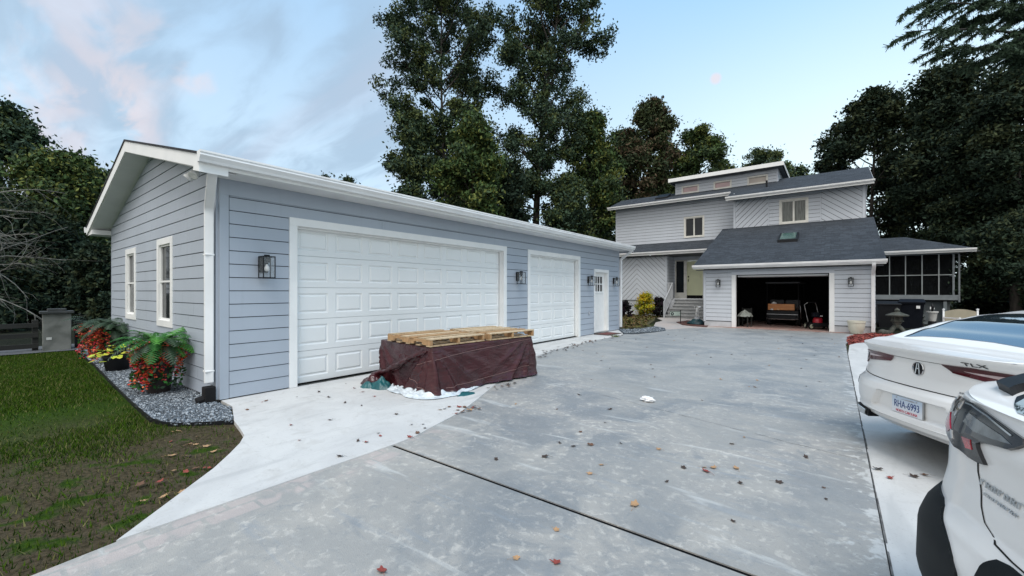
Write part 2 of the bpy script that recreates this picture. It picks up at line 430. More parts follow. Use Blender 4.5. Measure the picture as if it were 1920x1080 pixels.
c = g.mix(g.ramp(n, .35, .7), (.55, .555, .545), (.48, .485, .48)); c = g.mix(g.math('MULTIPLY', g.ramp(s_, .52, .70), .5), c, (.36, .37, .37)); md = g.noise(5, 9, .8, .7); c = g.mix(g.math('MULTIPLY', g.ramp(md, .50, .66), .40), c, (.40, .395, .375)); sk = g.noise(55, 6, .3, .75); c = g.mix(g.math('MULTIPLY', g.ramp(sk, .42, .32), .5), c, (.24, .24, .23)); c = g.mix(g.math('MULTIPLY', g.ramp(g.noise(2.2, 8, 1.8, .6, v=g.map((1, 2, 1), (0, 0, .7), (4, 1, 0))), .62, .70), .35), c, (.29, .285, .27))
c = g.mix(g.math('MULTIPLY', g.ramp(fi, .6, .75), .3), c, (.52, .51, .49)); g.set(c=c, r=.75, spec=.3); g.bump(fi, .25, .003); M['apron'] = g.m

DRX0 = -3.25
apr = [(-6.35, 2.02), (-5.9, 2.0), (-5.23, 1.79), (-4.9, 1.73), (-4.62, 1.67), (-4.42, 1.56), (-4.2, 1.40), (-3.96, 1.21), (-3.6, .86), (-3.25, .52),
       (-3.25, 2.46), (-3.27, 2.70), (-3.33, 2.90), (-3.42, 3.25), (-3.52, 3.6), (-3.79, 4.22), (-4.2, 5.1), (-4.75, 6.2), (-5.15, 7.4), (-5.38, 8.6), (-5.5, 10.5),
       (-5.5, 13.1), (-6.2, 14.6), (-6.35, 14.65)]
flat('apron', apr, .008, M['apron'], t=.06)
# one slab of drive; the joint is a real gap between two slabs
far = [(.22, 2.424), (.22, 14.6), (.35, 15.4), (.75, 16.6), (1.2, 17.6), (1.2, 18.2), (-3.4, 18.2), (-4.4, 17.3), (-5.0, 15.9), (-4.95, 14.6), (-5.2, 13.6), (-5.6, 13.3)]
edge_in = [(-5.5, 13.1), (-5.5, 10.5), (-5.38, 8.6), (-5.15, 7.4), (-4.75, 6.2), (-4.2, 5.1), (-3.79, 4.22), (-3.52, 3.6), (-3.42, 3.25), (-3.33, 2.90), (-3.27, 2.70), (-3.25, 2.424)]
flat('driveway', far + [(-5.55, 13.25)] + edge_in, 0, M['drive'], t=.06)
flat('driveway', [(-3.25, 2.390), (-3.25, .52), (-3.2, .18), (-3.28, -.4), (-3.2, -6), (.22, -6), (.22, 2.390)], 0, M['drive'], t=.06)
jm = mat('dark joint filler', (.008, .009, .010), .95, spec=.05); sm_ = mat('gritty grey seam', (.16, .16, .155), .9, (.05, .05, .05), 9)
def joint(x):
    return .006 * noise.noise(Vector((x * 3, 0, 0)))
mb = MB(); mb.box((-3.25, 2.38, -.055), (.2, 2.43, -.008)); 
tag(mb.build('driveway_joint', jm), kind='structure')
flat('side_strip', [(.2265, -6), (9, -6), (9, 9), (5, 10.5), (3.6, 13), (2.2, 15.2), (1.4, 16.2), (.5, 15.0), (.3, 14.3), (.2265, 12)], .006, M['apron'], t=.06)
# crumbling seam at the strip edge
mb = MB(); 
random.seed(3)
yy = -1.0
while yy < 14:
    w0 = random.uniform(.0, .006); l = random.uniform(.08, .5)
    mb.poly([(.2225, yy, .0095), (.2285 + w0, yy, .0095), (.2285 + w0 * random.random(), yy + l, .0095), (.224, yy + l, .0095)]); yy += l + (random.random() < .2) * .1
tag(mb.build('strip_seam', sm_), kind='structure')
# hairline crack wandering across the slab
mb = MB(); pts = []; x = -2.6
while x < .18: pts.append((x, 5.35 + (x + 2.6) * -.27 + .05 * noise.noise(Vector((x * 4, 1, 0))) + .015 * noise.noise(Vector((x * 21, 1, 0))))); x += .05
for (a, b), (c_, d_) in zip(pts, pts[1:]):
    w_ = .0022 * (1 + noise.noise(Vector((a * 9, 0, 4)))); mb.poly([(a, b - w_, .003), (c_, d_ - w_, .003), (c_, d_ + w_, .003), (a, b + w_, .003)])
tag(mb.build('driveway_crack', sm_), kind='structure')
# house walk, threshold and beds
M['walk'] = mat('tan concrete walk', (.42, .37, .34), .75, (.36, .35, .34), 1.5, bump=.2)
flat('walkway', [(-5.0, 15.9), (-4.4, 17.3), (-3.4, 18.2), (-4.28, 18.5), (-4.28, 23.6), (-7.5, 23.6), (-7.5, 22.4), (-6.6, 20.5), (-6.5, 19.2), (-5.9, 17.2)], .004, M['walk'], t=.05)
M['thr'] = mat('worn red brown threshold', (.34, .19, .165), .7, (.36, .29, .26), 3, bump=.2)
flat('garage_threshold', [(-3.4, 18.22), (1.2, 18.22), (1.1, 18.5), (-.2, 18.5), (-.2, 23.4), (-3.1, 23.4), (-3.1, 18.5), (-4.28, 18.5)], .012, M['thr'], t=.04)
M['redmulch'] = mat('red mulch', (.30, .075, .06), .95, (.16, .035, .03), 22, 6, bump=1, bs=40, bd=.03)
M['bedsoil'] = mat('brown leafy ground cover', (.085, .075, .03), .95, (.045, .05, .02), 9, 6, bump=1, bs=30, bd=.03)
flat('planting_bed', [(-11.3, 14.4), (-6.4, 14.75), (-5.8, 15.3), (-5.75, 16.6), (-6.4, 18.0), (-7.0, 20.5), (-7.6, 22.4), (-7.6, 24.0), (-14, 24.0)], .012, M['bedsoil'], t=.05)
M['gravelbase'] = mat('blue grey gravel base', (.11, .13, .15), .95, (.05, .06, .07), 45, 4, bump=1, bs=80, bd=.02)
flat('gravel_border', [(-6.35, 14.68), (-5.6, 13.35), (-4.97, 14.6), (-4.85, 15.4), (-5.2, 16.4), (-5.7, 16.9), (-5.72, 15.3), (-6.3, 14.8)], .016, M['gravelbase'], t=.05)
GRAV = [(-6.37, 1.98), (-6.35, 1.95), (-5.9, 1.98), (-5.23, 1.78), (-5.6, 1.36), (-6.05, 1.26), (-7.0, 1.29), (-8.8, 1.38), (-11.5, 1.52), (-14.7, 1.62), (-14.7, 2.3), (-12.95, 2.3), (-12.9, 1.98)]
flat('gravel_bed', GRAV, -.012, M['gravelbase'])
# steel edging
mb = MB(); ed = [(-5.23, 1.785), (-5.42, 1.56), (-5.6, 1.37), (-5.8, 1.29), (-6.05, 1.255), (-7.0, 1.285), (-8.8, 1.37), (-11.5, 1.51), (-14.7, 1.61)]
for a, b in zip(ed, ed[1:]):
    a = Vector((*a, -.05)); b = Vector((*b, -.05)); t = (b - a).normalized(); nn_ = Vector((-t.y, t.x, 0)) * .004
    mb.prism([a - nn_, b - nn_, b + nn_, a + nn_], (0, 0, .066))
tag(mb.build('edging_strip', M['black']), 'thin black steel edging curving along the gravel bed', 'garden edging')
# stones
M['st1'] = mat('blue grey stone', (.14, .17, .20), .8, (.09, .11, .13), 9); M['st2'] = mat('light stone', (.38, .43, .47), .8, (.25, .28, .31), 9)
def inside(p, poly):
    c = False; j = len(poly) - 1
    for i in range(len(poly)):
        if (poly[i][1] > p[1]) != (poly[j][1] > p[1]) and p[0] < (poly[j][0] - poly[i][0]) * (p[1] - poly[i][1]) / (poly[j][1] - poly[i][1]) + poly[i][0]: c = not c
        j = i
    return c
def stones(name, poly, n, z, s0, s1, label):
    rng = np.random.default_rng(5); bx = [min(p[0] for p in poly), max(p[0] for p in poly)]; by = [min(p[1] for p in poly), max(p[1] for p in poly)]
    P = []
    while len(P) < n:
        q = (rng.uniform(*bx), rng.uniform(*by))
        if name == 'gravel' and rng.random() > min(1, 5.0 / max(1e-3, (-q[0] - 3.5))): continue
        if inside(q, poly): P.append(q)
    P = np.array(P); n = len(P)
    base = np.array([(1, 0, 0), (-1, 0, 0), (0, 1, 0), (0, -1, 0), (0, 0, 1), (0, 0, -1)], float)
    F0 = np.array([(0, 2, 4), (2, 1, 4), (1, 3, 4), (3, 0, 4), (2, 0, 5), (1, 2, 5), (3, 1, 5), (0, 3, 5)])
    sc = rng.uniform(s0, s1, (n, 1, 1)) * rng.uniform(.5, 1.3, (n, 6, 1)); a = rng.uniform(0, 2 * PI, n); b = rng.normal(0, .6, n)
    V = base[None] * sc * np.array([1, 1, .6]); ca, sa = np.cos(a)[:, None], np.sin(a)[:, None]
    x, y, zz = V[..., 0] * ca - V[..., 1] * sa, V[..., 0] * sa + V[..., 1] * ca, V[..., 2]
    cb, sb = np.cos(b)[:, None], np.sin(b)[:, None]; y, zz = y * cb - zz * sb, y * sb + zz * cb
    V = np.stack([x + P[:, 0:1], y + P[:, 1:2], zz + z + rng.uniform(0, .012, (n, 1))], -1)
    F = (np.arange(n)[:, None, None] * 6 + F0[None]).reshape(-1, 3)
    o = arrays_mesh(name, V, F, [M['st1'], M['st2'], M['gravelbase']], np.repeat(rng.choice(3, n, p=[.5, .25, .25]), 8))
    return tag(o, label, 'gravel', kind='stuff')
stones('gravel', GRAV, 15000, -.005, .012, .024, 'blue grey crushed stone filling the bed along the garage')
stones('gravel', [(-6.3, 14.68), (-5.6, 13.4), (-5.0, 14.6), (-4.9, 15.4), (-5.3, 16.3), (-5.7, 16.7), (-5.75, 15.3)], 1500, .02, .02, .035, 'grey stones on the curved border at the far garage corner')
# red mulch heap spilling at the house corner
RM = [(.28, 14.55), (.75, 15.4), (1.5, 16.4), (2.6, 16.6), (3.6, 17.2), (3.2, 18.6), (1.3, 18.7), (.95, 18.35), (.5, 17.6), (.32, 16.6), (.26, 15.5)]
flat('mulch_bed', RM, .014, M['redmulch'], t=.05)
rng = np.random.default_rng(11)
P = []
while len(P) < 2600:
    q = (rng.uniform(.1, 3.6), rng.uniform(14.4, 18.7))
    if inside(q, RM): P.append(q)
P = np.array(P); n = len(P); a = rng.uniform(0, 2 * PI, n); l = rng.uniform(.02, .055, n); wd = rng.uniform(.006, .014, n)
u = np.stack([np.cos(a) * l, np.sin(a) * l, rng.normal(0, .01, n)], -1); v = np.stack([-np.sin(a) * wd, np.cos(a) * wd, rng.normal(0, .006, n)], -1)
C = np.stack([P[:, 0], P[:, 1], .022 + rng.uniform(0, .02, n)], -1)
V = np.stack([C - u - v, C + u - v, C + u + v, C - u + v], 1); F = np.arange(n * 4).reshape(-1, 4)
M['red1'] = mat('red bark chip', (.36, .085, .065), .9); M['red2'] = mat('dark bark chip', (.12, .03, .025), .9)
tag(arrays_mesh('mulch_chips', V, F, [M['red1'], M['red2']], rng.choice(2, n, p=[.72, .28])), 'red bark chips heaped at the house corner', 'mulch', kind='stuff')
# grass blades
def blades(name, n, fn, label, mats, hs=(.025, .06), wd=.004, probs=None, seed=1):
    rng = np.random.default_rng(seed); P = fn(rng, n); n = len(P); a = rng.uniform(0, 2 * PI, n); h = rng.uniform(*hs, n); w = wd * rng.uniform(.7, 1.6, n)
    ln = rng.normal(0, .55, (n, 2)) * h[:, None]
    B = np.stack([P[:, 0], P[:, 1], np.full(n, -.04)], -1); wv = np.stack([np.cos(a) * w, np.sin(a) * w, np.zeros(n)], -1)
    T = B + np.stack([ln[:, 0], ln[:, 1], h + .012], -1)
    V = np.stack([B - wv, B + wv, T], 1); F = np.arange(n * 3).reshape(-1, 3)
    return tag(arrays_mesh(name, V, F, mats, rng.choice(len(mats), n, p=probs)), label, 'grass', kind='stuff')
M['gr1'] = mat('grass blade green', (.052, .105, .005), .8, (.042, .080, .004), 1.5, spec=.1); M['gr2'] = mat('grass blade dark', (.016, .044, .003), .8, (.024, .056, .004), 1.5, spec=.1)
M['gr3'] = mat('grass blade straw', (.15, .14, .04), .8, (.09, .095, .022), 3)
APE = [(-3.22, .1)] + [(-3.25, .52), (-3.6, .86), (-3.96, 1.21), (-4.2, 1.40), (-4.42, 1.56), (-4.62, 1.67), (-4.9, 1.73), (-5.23, 1.77)]
LAWN = [(-3.2, -1.5), (-3.28, -.4), (-3.2, .18), (-3.27, .50), (-3.62, .85), (-3.98, 1.18), (-4.22, 1.37), (-4.44, 1.53), (-4.64, 1.64), (-4.9, 1.70), (-5.2, 1.75), (-5.42, 1.52), (-5.6, 1.34), (-6.05, 1.22), (-8.8, 1.34), (-14.6, 1.58), (-15, 1.2), (-15, -1.5)]
def lawn_pts(rng, n):
    t = rng.random(n); x = -3.2 - 11.6 * t ** 1.35; y = rng.uniform(-1.3, 1.8, n)
    keep = []
    for i in range(n):
        if not inside((x[i], y[i]), LAWN): continue
        # visible wedge only
        if y[i] < -.06 + (-x[i]) * .02 - .5: continue
        k = noise.noise(Vector((x[i] * .75, y[i] * .75, 1.7))) + .55 * noise.noise(Vector((x[i] * 3.2, y[i] * 3.2, 5)))
        dens = (-x[i] - 5.0) / 3.4 + k * 1.9 - .12 + max(0, y[i] - .8) * .6
        if rng.random() < max(.13, min(1, dens)): keep.append(i)
    return np.stack([x[keep], y[keep]], -1)
blades('lawn_grass', 150000, lawn_pts, 'patchy green grass growing thinner towards the drive', [M['gr1'], M['gr2'], M['gr3']], (.008, .045), .0035, [.44, .40, .16])
# ------------------------------------------------------------------ detached garage
gar = thing('detached_garage', 'long blue grey garage with two white panel doors and a side door beside the driveway', 'garage', (-9.6, 8.4, 0))
W2 = dict(parent=gar, world=True)
X0, XL, Y0, Y1 = -6.35, -12.85, 2.0, 14.72
RX, RZ = -9.6, 4.02
EXR, EZR, EXL, EZL = -5.83, 3.055, -13.4, 2.88
DOORS = [(2.99, 7.88, 2.40), (9.0, 11.6, 2.40)]; ENT = (12.75, 13.68, 2.07)
mb = MB()
tr = .115
holes = [(a - tr, -1, b + tr, z + tr) for a, b, z in DOORS] + [(ENT[0] - .08, -1, ENT[1] + .11, ENT[2] + .1)]
siding(mb, (X0, 0, 0), (0, 1, 0), (1, 0, 0), [(Y0 + .11, .02), (Y1 - .09, .02), (Y1 - .09, 2.69), (Y0 + .11, 2.69)], holes, off=.014, butt=1)
zs = lambda x: (EZR + (EXR - x) * (RZ - EZR) / (EXR - RX) if x > RX else EZL + (x - EXL) * (RZ - EZL) / (RX - EXL)) - .21
WIN = [(-11.42, .88, -10.60, 2.27), (-9.12, .85, -8.25, 2.30)]
siding(mb, (0, Y0, 0), (1, 0, 0), (0, -1, 0), [(XL + .05, .02), (X0 - .11, .02), (X0 - .11, zs(X0 - .11)), (RX, zs(RX)), (XL + .05, zs(XL + .05))], [(a, b, c, d) for a, b, c, d in WIN], off=.014, butt=1)
siding(mb, (0, Y1, 0), (1, 0, 0), (0, 1, 0), [(XL, .02), (X0, .02), (X0, zs(X0)), (RX, zs(RX)), (XL, zs(XL))], off=.014)
siding(mb, (XL, 0, 0), (0, 1, 0), (-1, 0, 0), [(Y0, .02), (Y1, .02), (Y1, 2.85), (Y0, 2.85)], off=.014)
# frieze, corner boards
mb.box((X0 - .02, Y0, 2.695), (X0 + .024, Y1, 2.93)); 
mb.box((X0 - .02, Y0, .02), (X0 + .026, Y0 + .104, 2.694)); mb.box((X0 - .02, Y1 - .084, .02), (X0 + .026, Y1, 2.694))
mb.box((X0 - .104, Y0 - .028, .02), (X0 - .02, Y0 + .02, 2.93)); mb.box((XL - .004, Y0 - .028, .02), (XL + .044, Y0 + .02, 2.86))
mb.build('wall', [M['siding'], M['gap']], **W2)
mb = MB(); mb.box((XL + .03, Y0 + .03, -.05), (X0 - .12, Y1 - .03, .02)); mb.box((XL + .05, Y0 + .05, .1), (X0 - .3, Y1 - .05, 2.7))
mb.build('foundation', M['found'], **W2)
# roof
mb = MB(); ya, yb = 1.63, 14.86
mb.prism([(RX, ya, RZ), (EXR - .03, ya, EZR - .008 + .01), (EXR - .03, ya, EZR - .028), (RX, ya, RZ - .03), (EXL + .03, ya, EZL - .028), (EXL + .03, ya, EZL)], (0, yb - ya, 0), 0)
mb.build('roof', M['shingle_g'], **W2)
mb = MB()
for yy0 in (ya + .012, yb - .035):                     # rake boards
    mb.prism([(RX, yy0, RZ - .032), (EXR - .01, yy0, EZR - .03), (EXR - .01, yy0, EZR - .19), (RX, yy0, RZ - .21)], (0, .022, 0))
    mb.prism([(RX, yy0, RZ - .032), (RX, yy0, RZ - .21), (EXL + .01, yy0, EZL - .19), (EXL + .01, yy0, EZL - .03)], (0, .022, 0))
mb.box((EXR - .03, ya + .035, EZR - .17), (EXR - .012, yb - .036, EZR - .031)); mb.box((EXL + .012, ya + .035, EZL - .17), (EXL + .03, yb - .036, EZL - .031))
mb.prism([(EXR + .005, ya + .004, EZR - .04), (EXR + .005, ya + .004, EZR - .24), (EXR - .20, ya + .004, EZR - .19), (EXR - .16, ya + .004, EZR - .06)], (0, .3, 0))
mb.build('fascia', M['white'], **W2, bevel=.003)
mb = MB()
mb.box((X0 + .03, ya + .31, 2.90), (EXR - .031, yb - .04, 2.915))
mb.prism([(RX, ya + .034, RZ - .20), (EXR - .1, ya + .034, EZR - .165), (EXR - .1, ya + .034, EZR - .18), (RX, ya + .034, RZ - .215)], (0, .40, 0))
mb.prism([(RX, ya + .034, RZ - .20), (RX, ya + .034, RZ - .215), (EXL + .04, ya + .034, EZL - .20), (EXL + .04, ya + .034, EZL - .185)], (0, .40, 0))
mb.prism([(EXL + .03, ya + .036, EZL - .16), (EXL + .03, ya + .036, EZL - .2), (XL - .01, ya + .036, EZL - .2), (XL - .01, ya + .036, EZL - .1)], (0, .36, 0))
mb.build('soffit', M['soffit'], **W2)
mb = MB()
gutter_run(mb, (EXR - .012, ya - .01, EZR - .006), (EXR - .012, yb - .08, EZR - .006), (1, 0, 0)); mb.build('gutter', M['gutter'], **W2)
mb = MB(); gutter_run(mb, (EXL + .012, ya - .01, EZL - .006), (EXL + .012, yb, EZL - .006), (-1, 0, 0)); mb.build('gutter', M['gutter'], **W2)
def downspout(name, pts, w, d, parent, seams=(), world=True):
    """rectangular pipe following pts; w across x, d across y"""
    mb = MB(); pts = [Vector(p) for p in pts]
    fine = []
    for i, p in enumerate(pts):
        if 0 < i < len(pts) - 1:
            a = (pts[i - 1] - p); b = (pts[i + 1] - p); ra = min(.07, a.length * .35); rb = min(.07, b.length * .35)
            for k in range(5):
                t = k / 4; q0 = p + a.normalized() * ra; q1 = p + b.normalized() * rb
                fine.append(q0 * (1 - t) ** 2 + p * 2 * t * (1 - t) + q1 * t * t)
        else: fine.append(p)
    i0 = 0
    rings = []
    for k, p in enumerate(fine):
        t = (fine[min(k + 1, len(fine) - 1)] - fine[max(k - 1, 0)]).normalized()
        h = Vector((t.x, t.y, 0)); side_ = Vector((-h.y, h.x, 0)).normalized() if h.length > .25 else None
        rings.append((p, t))
    hx = Vector((pts[1].x - pts[2].x, pts[1].y - pts[2].y, 0)); hx = hx.normalized() if hx.length > .01 else Vector((1, 0, 0))
    sx = Vector((-hx.y, hx.x, 0))
    for p, t in rings:
        f = t.cross(sx).normalized()
        mb.v += [tuple(p + sx * w / 2 * a + f * d / 2 * b) for a, b in ((-1, -1), (1, -1), (1, 1), (-1, 1))]
    for k in range(len(rings) - 1):
        for j in range(4):
            a = k * 4 + j; b = k * 4 + (j + 1) % 4; mb.f.append((a, b, b + 4, a + 4)); mb.m.append(0)
    n = len(rings) * 4; mb.f += [(3, 2, 1, 0), (n - 4, n - 3, n - 2, n - 1)]; mb.m += [0, 0]
    for z in seams:
        c = pts[-1]; mb.box((c.x - .002 - max(w, d) / 2, c.y - .002 - max(w, d) / 2, z - .012), (c.x + .002 + max(w, d) / 2, c.y + .002 + max(w, d) / 2, z + .012))
    return mb.build(name, M['gutter'], parent=parent, world=world, bevel=.008)
ds = downspout('downspout', [(-5.93, 1.78, 2.94), (-5.93, 1.80, 2.86), (-6.41, 1.905, 2.50), (-6.41, 1.905, .25)], .10, .085, gar, seams=(.40, 1.9))
mb = MB(); mb.box((-6.475, 1.845, .0), (-6.345, 1.965, .2)); mb.tube([(-6.41, 1.86, .05), (-6.41, 1.77, .03)], .05, 10); mb.build('downspout_boot', M['rubber'], **W2, bevel=.01)
downspout('downspout', [(-5.9, 14.74, 2.94), (-5.9, 14.76, 2.86), (-6.30, 14.79, 2.60), (-6.30, 14.79, .1)], .09, .075, gar)
downspout('downspout', [(-13.33, 2.2, 2.7), (-13.33, 2.22, 2.64), (-12.93, 2.28, 2.42), (-12.93, 2.28, .1)], .08, .07, gar)
# sectional doors
def panel_door(y0, y1, zt, cols, rows):
    xf = X0 - .10
    mb = MB(); dz = (zt + .06 - .03) / rows; dy = (y1 - y0) / cols
    for r in range(rows):
        z0 = .03 + r * dz; z1 = min(z0 + dz - .006, zt + .05)
        for c in range(cols):
            a0 = y0 + c * dy; a1 = a0 + dy
            L0 = [(a0, z0), (a1, z0), (a1, z1), (a0, z1)]
            mx, mz = .062, .085
            def ring(mx, mz, d): return [(xf + d, a0 + mx, z0 + mz), (xf + d, a1 - mx, z0 + mz), (xf + d, a1 - mx, z1 - mz), (xf + d, a0 + mx, z1 - mz)]
            R = [ring(0, 0, 0), ring(mx, mz, 0), ring(mx + .018, mz + .018, -.013), ring(mx + .03, mz + .03, -.013), ring(mx + .052, mz + .052, 0), ]
            for p, q in zip(R, R[1:]):
                for k in range(4):
                    j = (k + 1) % 4; mb.poly([p[k], p[j], q[j], q[k]])
            mb.poly(R[-1])
        mb.poly([(xf, y0, z1), (xf, y1, z1), (xf - .02, y1, z1), (xf - .02, y0, z1)]); mb.poly([(xf - .02, y0, z0), (xf - .02, y1, z0), (xf, y1, z0), (xf, y0, z0)])
    mb.box((xf - .06, y0, .0), (xf - .02, y1, zt + .03))
    o = mb.build('garage_door', M['door_white'], **W2)
    mb = MB(); mb.box((xf - .015, y0, .004), (xf + .004, y1, .032)); s_ = mb.build('bottom_seal', M['rubber']); s_.parent = o; s_.location = -gar.location
    # casing
    mb = MB()
    mb.box((X0 - .14, y0 - tr, .01), (X0 + .036, y0, zt)); mb.box((X0 - .14, y1, .01), (X0 + .036, y1 + tr, zt))
    mb.box((X0 - .14, y0 - tr, zt), (X0 + .038, y1 + tr, zt + tr))
    mb.box((X0 - .085, y0, .03), (X0 - .04, y0 + .03, zt)); mb.box((X0 - .085, y1 - .03, .03), (X0 - .04, y1, zt)); mb.box((X0 - .085, y0 + .03, zt - .03), (X0 - .04, y1 - .03, zt))
    mb.build('door_casing', M['white'], **W2, bevel=.003)
panel_door(*DOORS[0], 8, 5); panel_door(*DOORS[1], 4, 5)
# entry door
y0, y1, zt = ENT
mb = MB()
mb.box((X0 - .14, y0 - .08, .05), (X0 + .036, y0, zt)); mb.box((X0 - .14, y1, .05), (X0 + .036, y1 + .11, zt)); mb.box((X0 - .14, y0 - .08, zt), (X0 + .038, y1 + .11, zt + .1))
mb.build('door_casing', M['white'], **W2, bevel=.003)
mb = MB(); xf = X0 - .08
LY0, LY1, LZ0, LZ1 = y0 + .17, y1 - .17, 1.42, 1.93
mb.box((xf - .04, y0, .04), (xf, LY0, zt)); mb.box((xf - .04, LY1, .04), (xf, y1, zt)); mb.box((xf - .04, LY0, LZ1), (xf, LY1, zt)); mb.box((xf - .04, LY0, .04), (xf, LY1, LZ0))
for k in (1, 2): yy = LY0 + (LY1 - LY0) * k / 3; mb.box((xf - .03, yy - .014, LZ0), (xf + .004, yy + .014, LZ1))
mb.box((xf - .03, LY0, 1.66), (xf + .003, LY1, 1.69)); mb.box((xf, LY0 - .03, LZ0 - .06), (xf + .022, LY1 + .03, LZ0 - .02))
for a, b in ((y0 + .13, (y0 + y1) / 2 - .03), ((y0 + y1) / 2 + .03, y1 - .13)):
    for k in range(1):
        mb.box((xf, a, .28), (xf + .006, a + .018, 1.28)); mb.box((xf, b - .018, .28), (xf + .006, b, 1.28)); mb.box((xf, a, .28), (xf + .005, b, .298)); mb.box((xf, a, 1.262), (xf + .005, b, 1.28))
ed_ = mb.build('entry_door', M['white'], **W2, bevel=.002)
mb = MB(); mb.box((xf - .025, LY0, LZ0), (xf - .02, LY1, LZ1)); p = mb.build('pane', M['glass']); p.parent = ed_; p.location = -gar.location
mb = MB(); mb.lathe([(0, .05), (.026, .045), (.03, .03), (.012, .015), (.012, 0), (.03, 0)], n=16)
o = mb.build('door_knob', M['steel'], ed_, smooth=True); o.rotation_euler = (0, R_(90), 0); o.location = Vector((xf, y0 + .07, .95)) - gar.location
mb = MB(); mb.box((X0 - .14, y0, .012), (X0 + .05, y1, .05)); mb.build('door_sill', M['steel'], **W2)
# gable windows
for (a, z0, b, z1) in WIN:
    y = Y0
    mb = MB(); t = .105
    mb.box((a, y - .04, z0), (a + t, y + .06, z1)); mb.box((b - t, y - .04, z0), (b, y + .06, z1))
    mb.box((a + t, y - .04, z1 - t), (b - t, y + .06, z1)); mb.box((a + t, y - .04, z0), (b - t, y + .06, z0 + t)); 
    win = mb.build('window', M['white'], **W2, bevel=.003)
    zm = (z0 + z1) / 2; i0, i1 = a + t, b - t
    mb = MB()
    for (q0, q1, d) in ((zm, z1 - t, -.012), (z0 + t, zm + .03, .0)):
        mb.box((i0, y + d, q0), (i0 + .028, y + d + .025, q1)); mb.box((i1 - .028, y + d, q0), (i1, y + d + .025, q1)); mb.box((i0 + .028, y + d, q1 - .03), (i1 - .028, y + d + .025, q1)); mb.box((i0 + .028, y + d, q0), (i1 - .028, y + d + .025, q0 + .03))
    s_ = mb.build('sash', M['white'], win); s_.location = -gar.location
    mb = MB(); mb.box((i0, y + .014, z0 + t), (i1, y + .017, z1 - t)); p = mb.build('pane', M['glass'], win); p.location = -gar.location
# outlets
M['plate'] = mat('grey outlet plate', (.30, .33, .37), .5)
for yy, zz, lab in ((8.55, .46, 'small grey outlet cover low on the wall between the two garage doors'), (12.3, .72, 'small grey outlet cover low on the wall left of the side door')):
    o = thing('outlet', lab, 'outlet', (X0 + .022, yy, zz), group='outlet covers on the garage wall')
    mb = MB(); mb.box((0, -.036, -.06), (.022, .036, .06)); mb.build('cover', M['plate'], o, bevel=.004)
    mb = MB(); mb.box((.022, -.014, -.04), (.026, .014, .04)); mb.build('flap', M['siding2'], o, bevel=.002)
# lanterns
def lantern(loc, rz, label, group, wd=.16, h=.30, dp=.16):
    t = thing('wall_lantern', label, 'wall lantern', loc, rz, group)   # local +x points away from the wall
    mb = MB(); mb.box((0, -.06, -.07), (.022, .06, .15)); mb.tube([(.02, 0, .10), (.07, 0, .10)], .012, 8); mb.build('back_plate', M['black'], t, bevel=.004)
    mb = MB(); b = .011; x0, x1, y0, y1, z0, z1 = .045, .045 + dp, -wd / 2, wd / 2, -h / 2, h / 2
    for x in (x0, x1 - b):
        for y in (y0, y1 - b): mb.box((x, y, z0), (x + b, y + b, z1))
    for z in (z0, z1 - b):
        for y in (y0, y1 - b): mb.box((x0 + b, y, z), (x1 - b, y + b, z + b))
        for x in (x0, x1 - b): mb.box((x, y0 + b, z), (x + b, y1 - b, z + b))
    xm = (x0 + x1) / 2; mb.box((x0 + b, -b / 2, z1 - b), (x1 - b, b / 2, z1 + .002)); mb.box((0.02, -.018, z1 - .035), (x0 + .004, .018, z1 - .012))
    mb.build('frame', M['black'], t)
    mb = MB(); mb.box((xm - .028, -.028, z1 - .085), (xm + .028, .028, z1 + .022)); mb.tube([(xm, 0, z1 - .085), (xm, 0, z1 - .11)], .016, 10); mb.build('socket_cap', M['black'], t, bevel=.003)
    mb = MB(); mb.lathe([(.012, 0), (.018, -.02), (.03, -.045), (.033, -.065), (.026, -.088), (.0, -.1)], (xm, 0, z1 - .11), 14); mb.build('bulb', M['bulb'], t, smooth=True)
    mb = MB()
    mb.box((x1 - .007, y0 + b, z0 + b), (x1 - .005, y1 - b, z1 - b)); mb.box((x0 + b, y0 + .005, z0 + b), (x1 - b, y0 + .007, z1 - b)); mb.box((x0 + b, y1 - .007, z0 + b), (x1 - b, y1 - .005, z1 - b))
    mb.build('glass', M['lamp_glass'], t)
    return t
lg = 'black box lanterns on the garage front'
lantern((X0 + .025, 2.52, 1.76), 0, 'largest black box lantern, left of the wide garage door near the corner', lg)
lantern((X0 + .025, 8.43, 1.76), 0, 'black box lantern on the wall between the two garage doors', lg)
lantern((X0 + .025, 12.25, 1.76), 0, 'black box lantern just left of the white side door', lg)
lantern((X0 + .025, 14.2, 1.76), 0, 'black box lantern right of the white side door by the far downspout', lg)
# twin floodlight under the rake
t = thing('floodlight', 'white twin head security floodlight under the garage roof corner', 'floodlight', (-6.62, 1.84, 2.99))
mb = MB(); mb.lathe([(0, .04), (.055, .04), (.055, 0), (0, 0)], n=18); mb.build('base', M['white'], t, smooth=True)
for s_ in (-1, 1):
    mb = MB(); pr = [(.0, 0), (.03, .0), (.045, -.03), (.058, -.085), (.058, -.10), (.045, -.10), (0, -.085)]
    mb.lathe(pr, n=18); o = mb.build('lamp_head', M['white'], t, smooth=True); o.rotation_euler = (R_(-35), R_(28 * -s_), 0); o.location = (.07 * s_, -.02, -.01)
# doormat
t = thing('doormat', 'dark red and brown patterned doormat before the white side door', 'doormat', (-5.98, 12.98, .012), R_(-4))
mb = MB(); mb.box((-.27, -.46, 0), (.27, .46, .014)); mb.build('border', mat('dark mat border', (.05, .035, .03), .95, (.09, .06, .05), 30), t, bevel=.004)
mb = MB(); mb.box((-.18, -.36, .014), (.18, .36, .018)); mb.build('centre', mat('red mat centre', (.17, .04, .035), .95, (.08, .03, .03), 12, bump=.6), t)
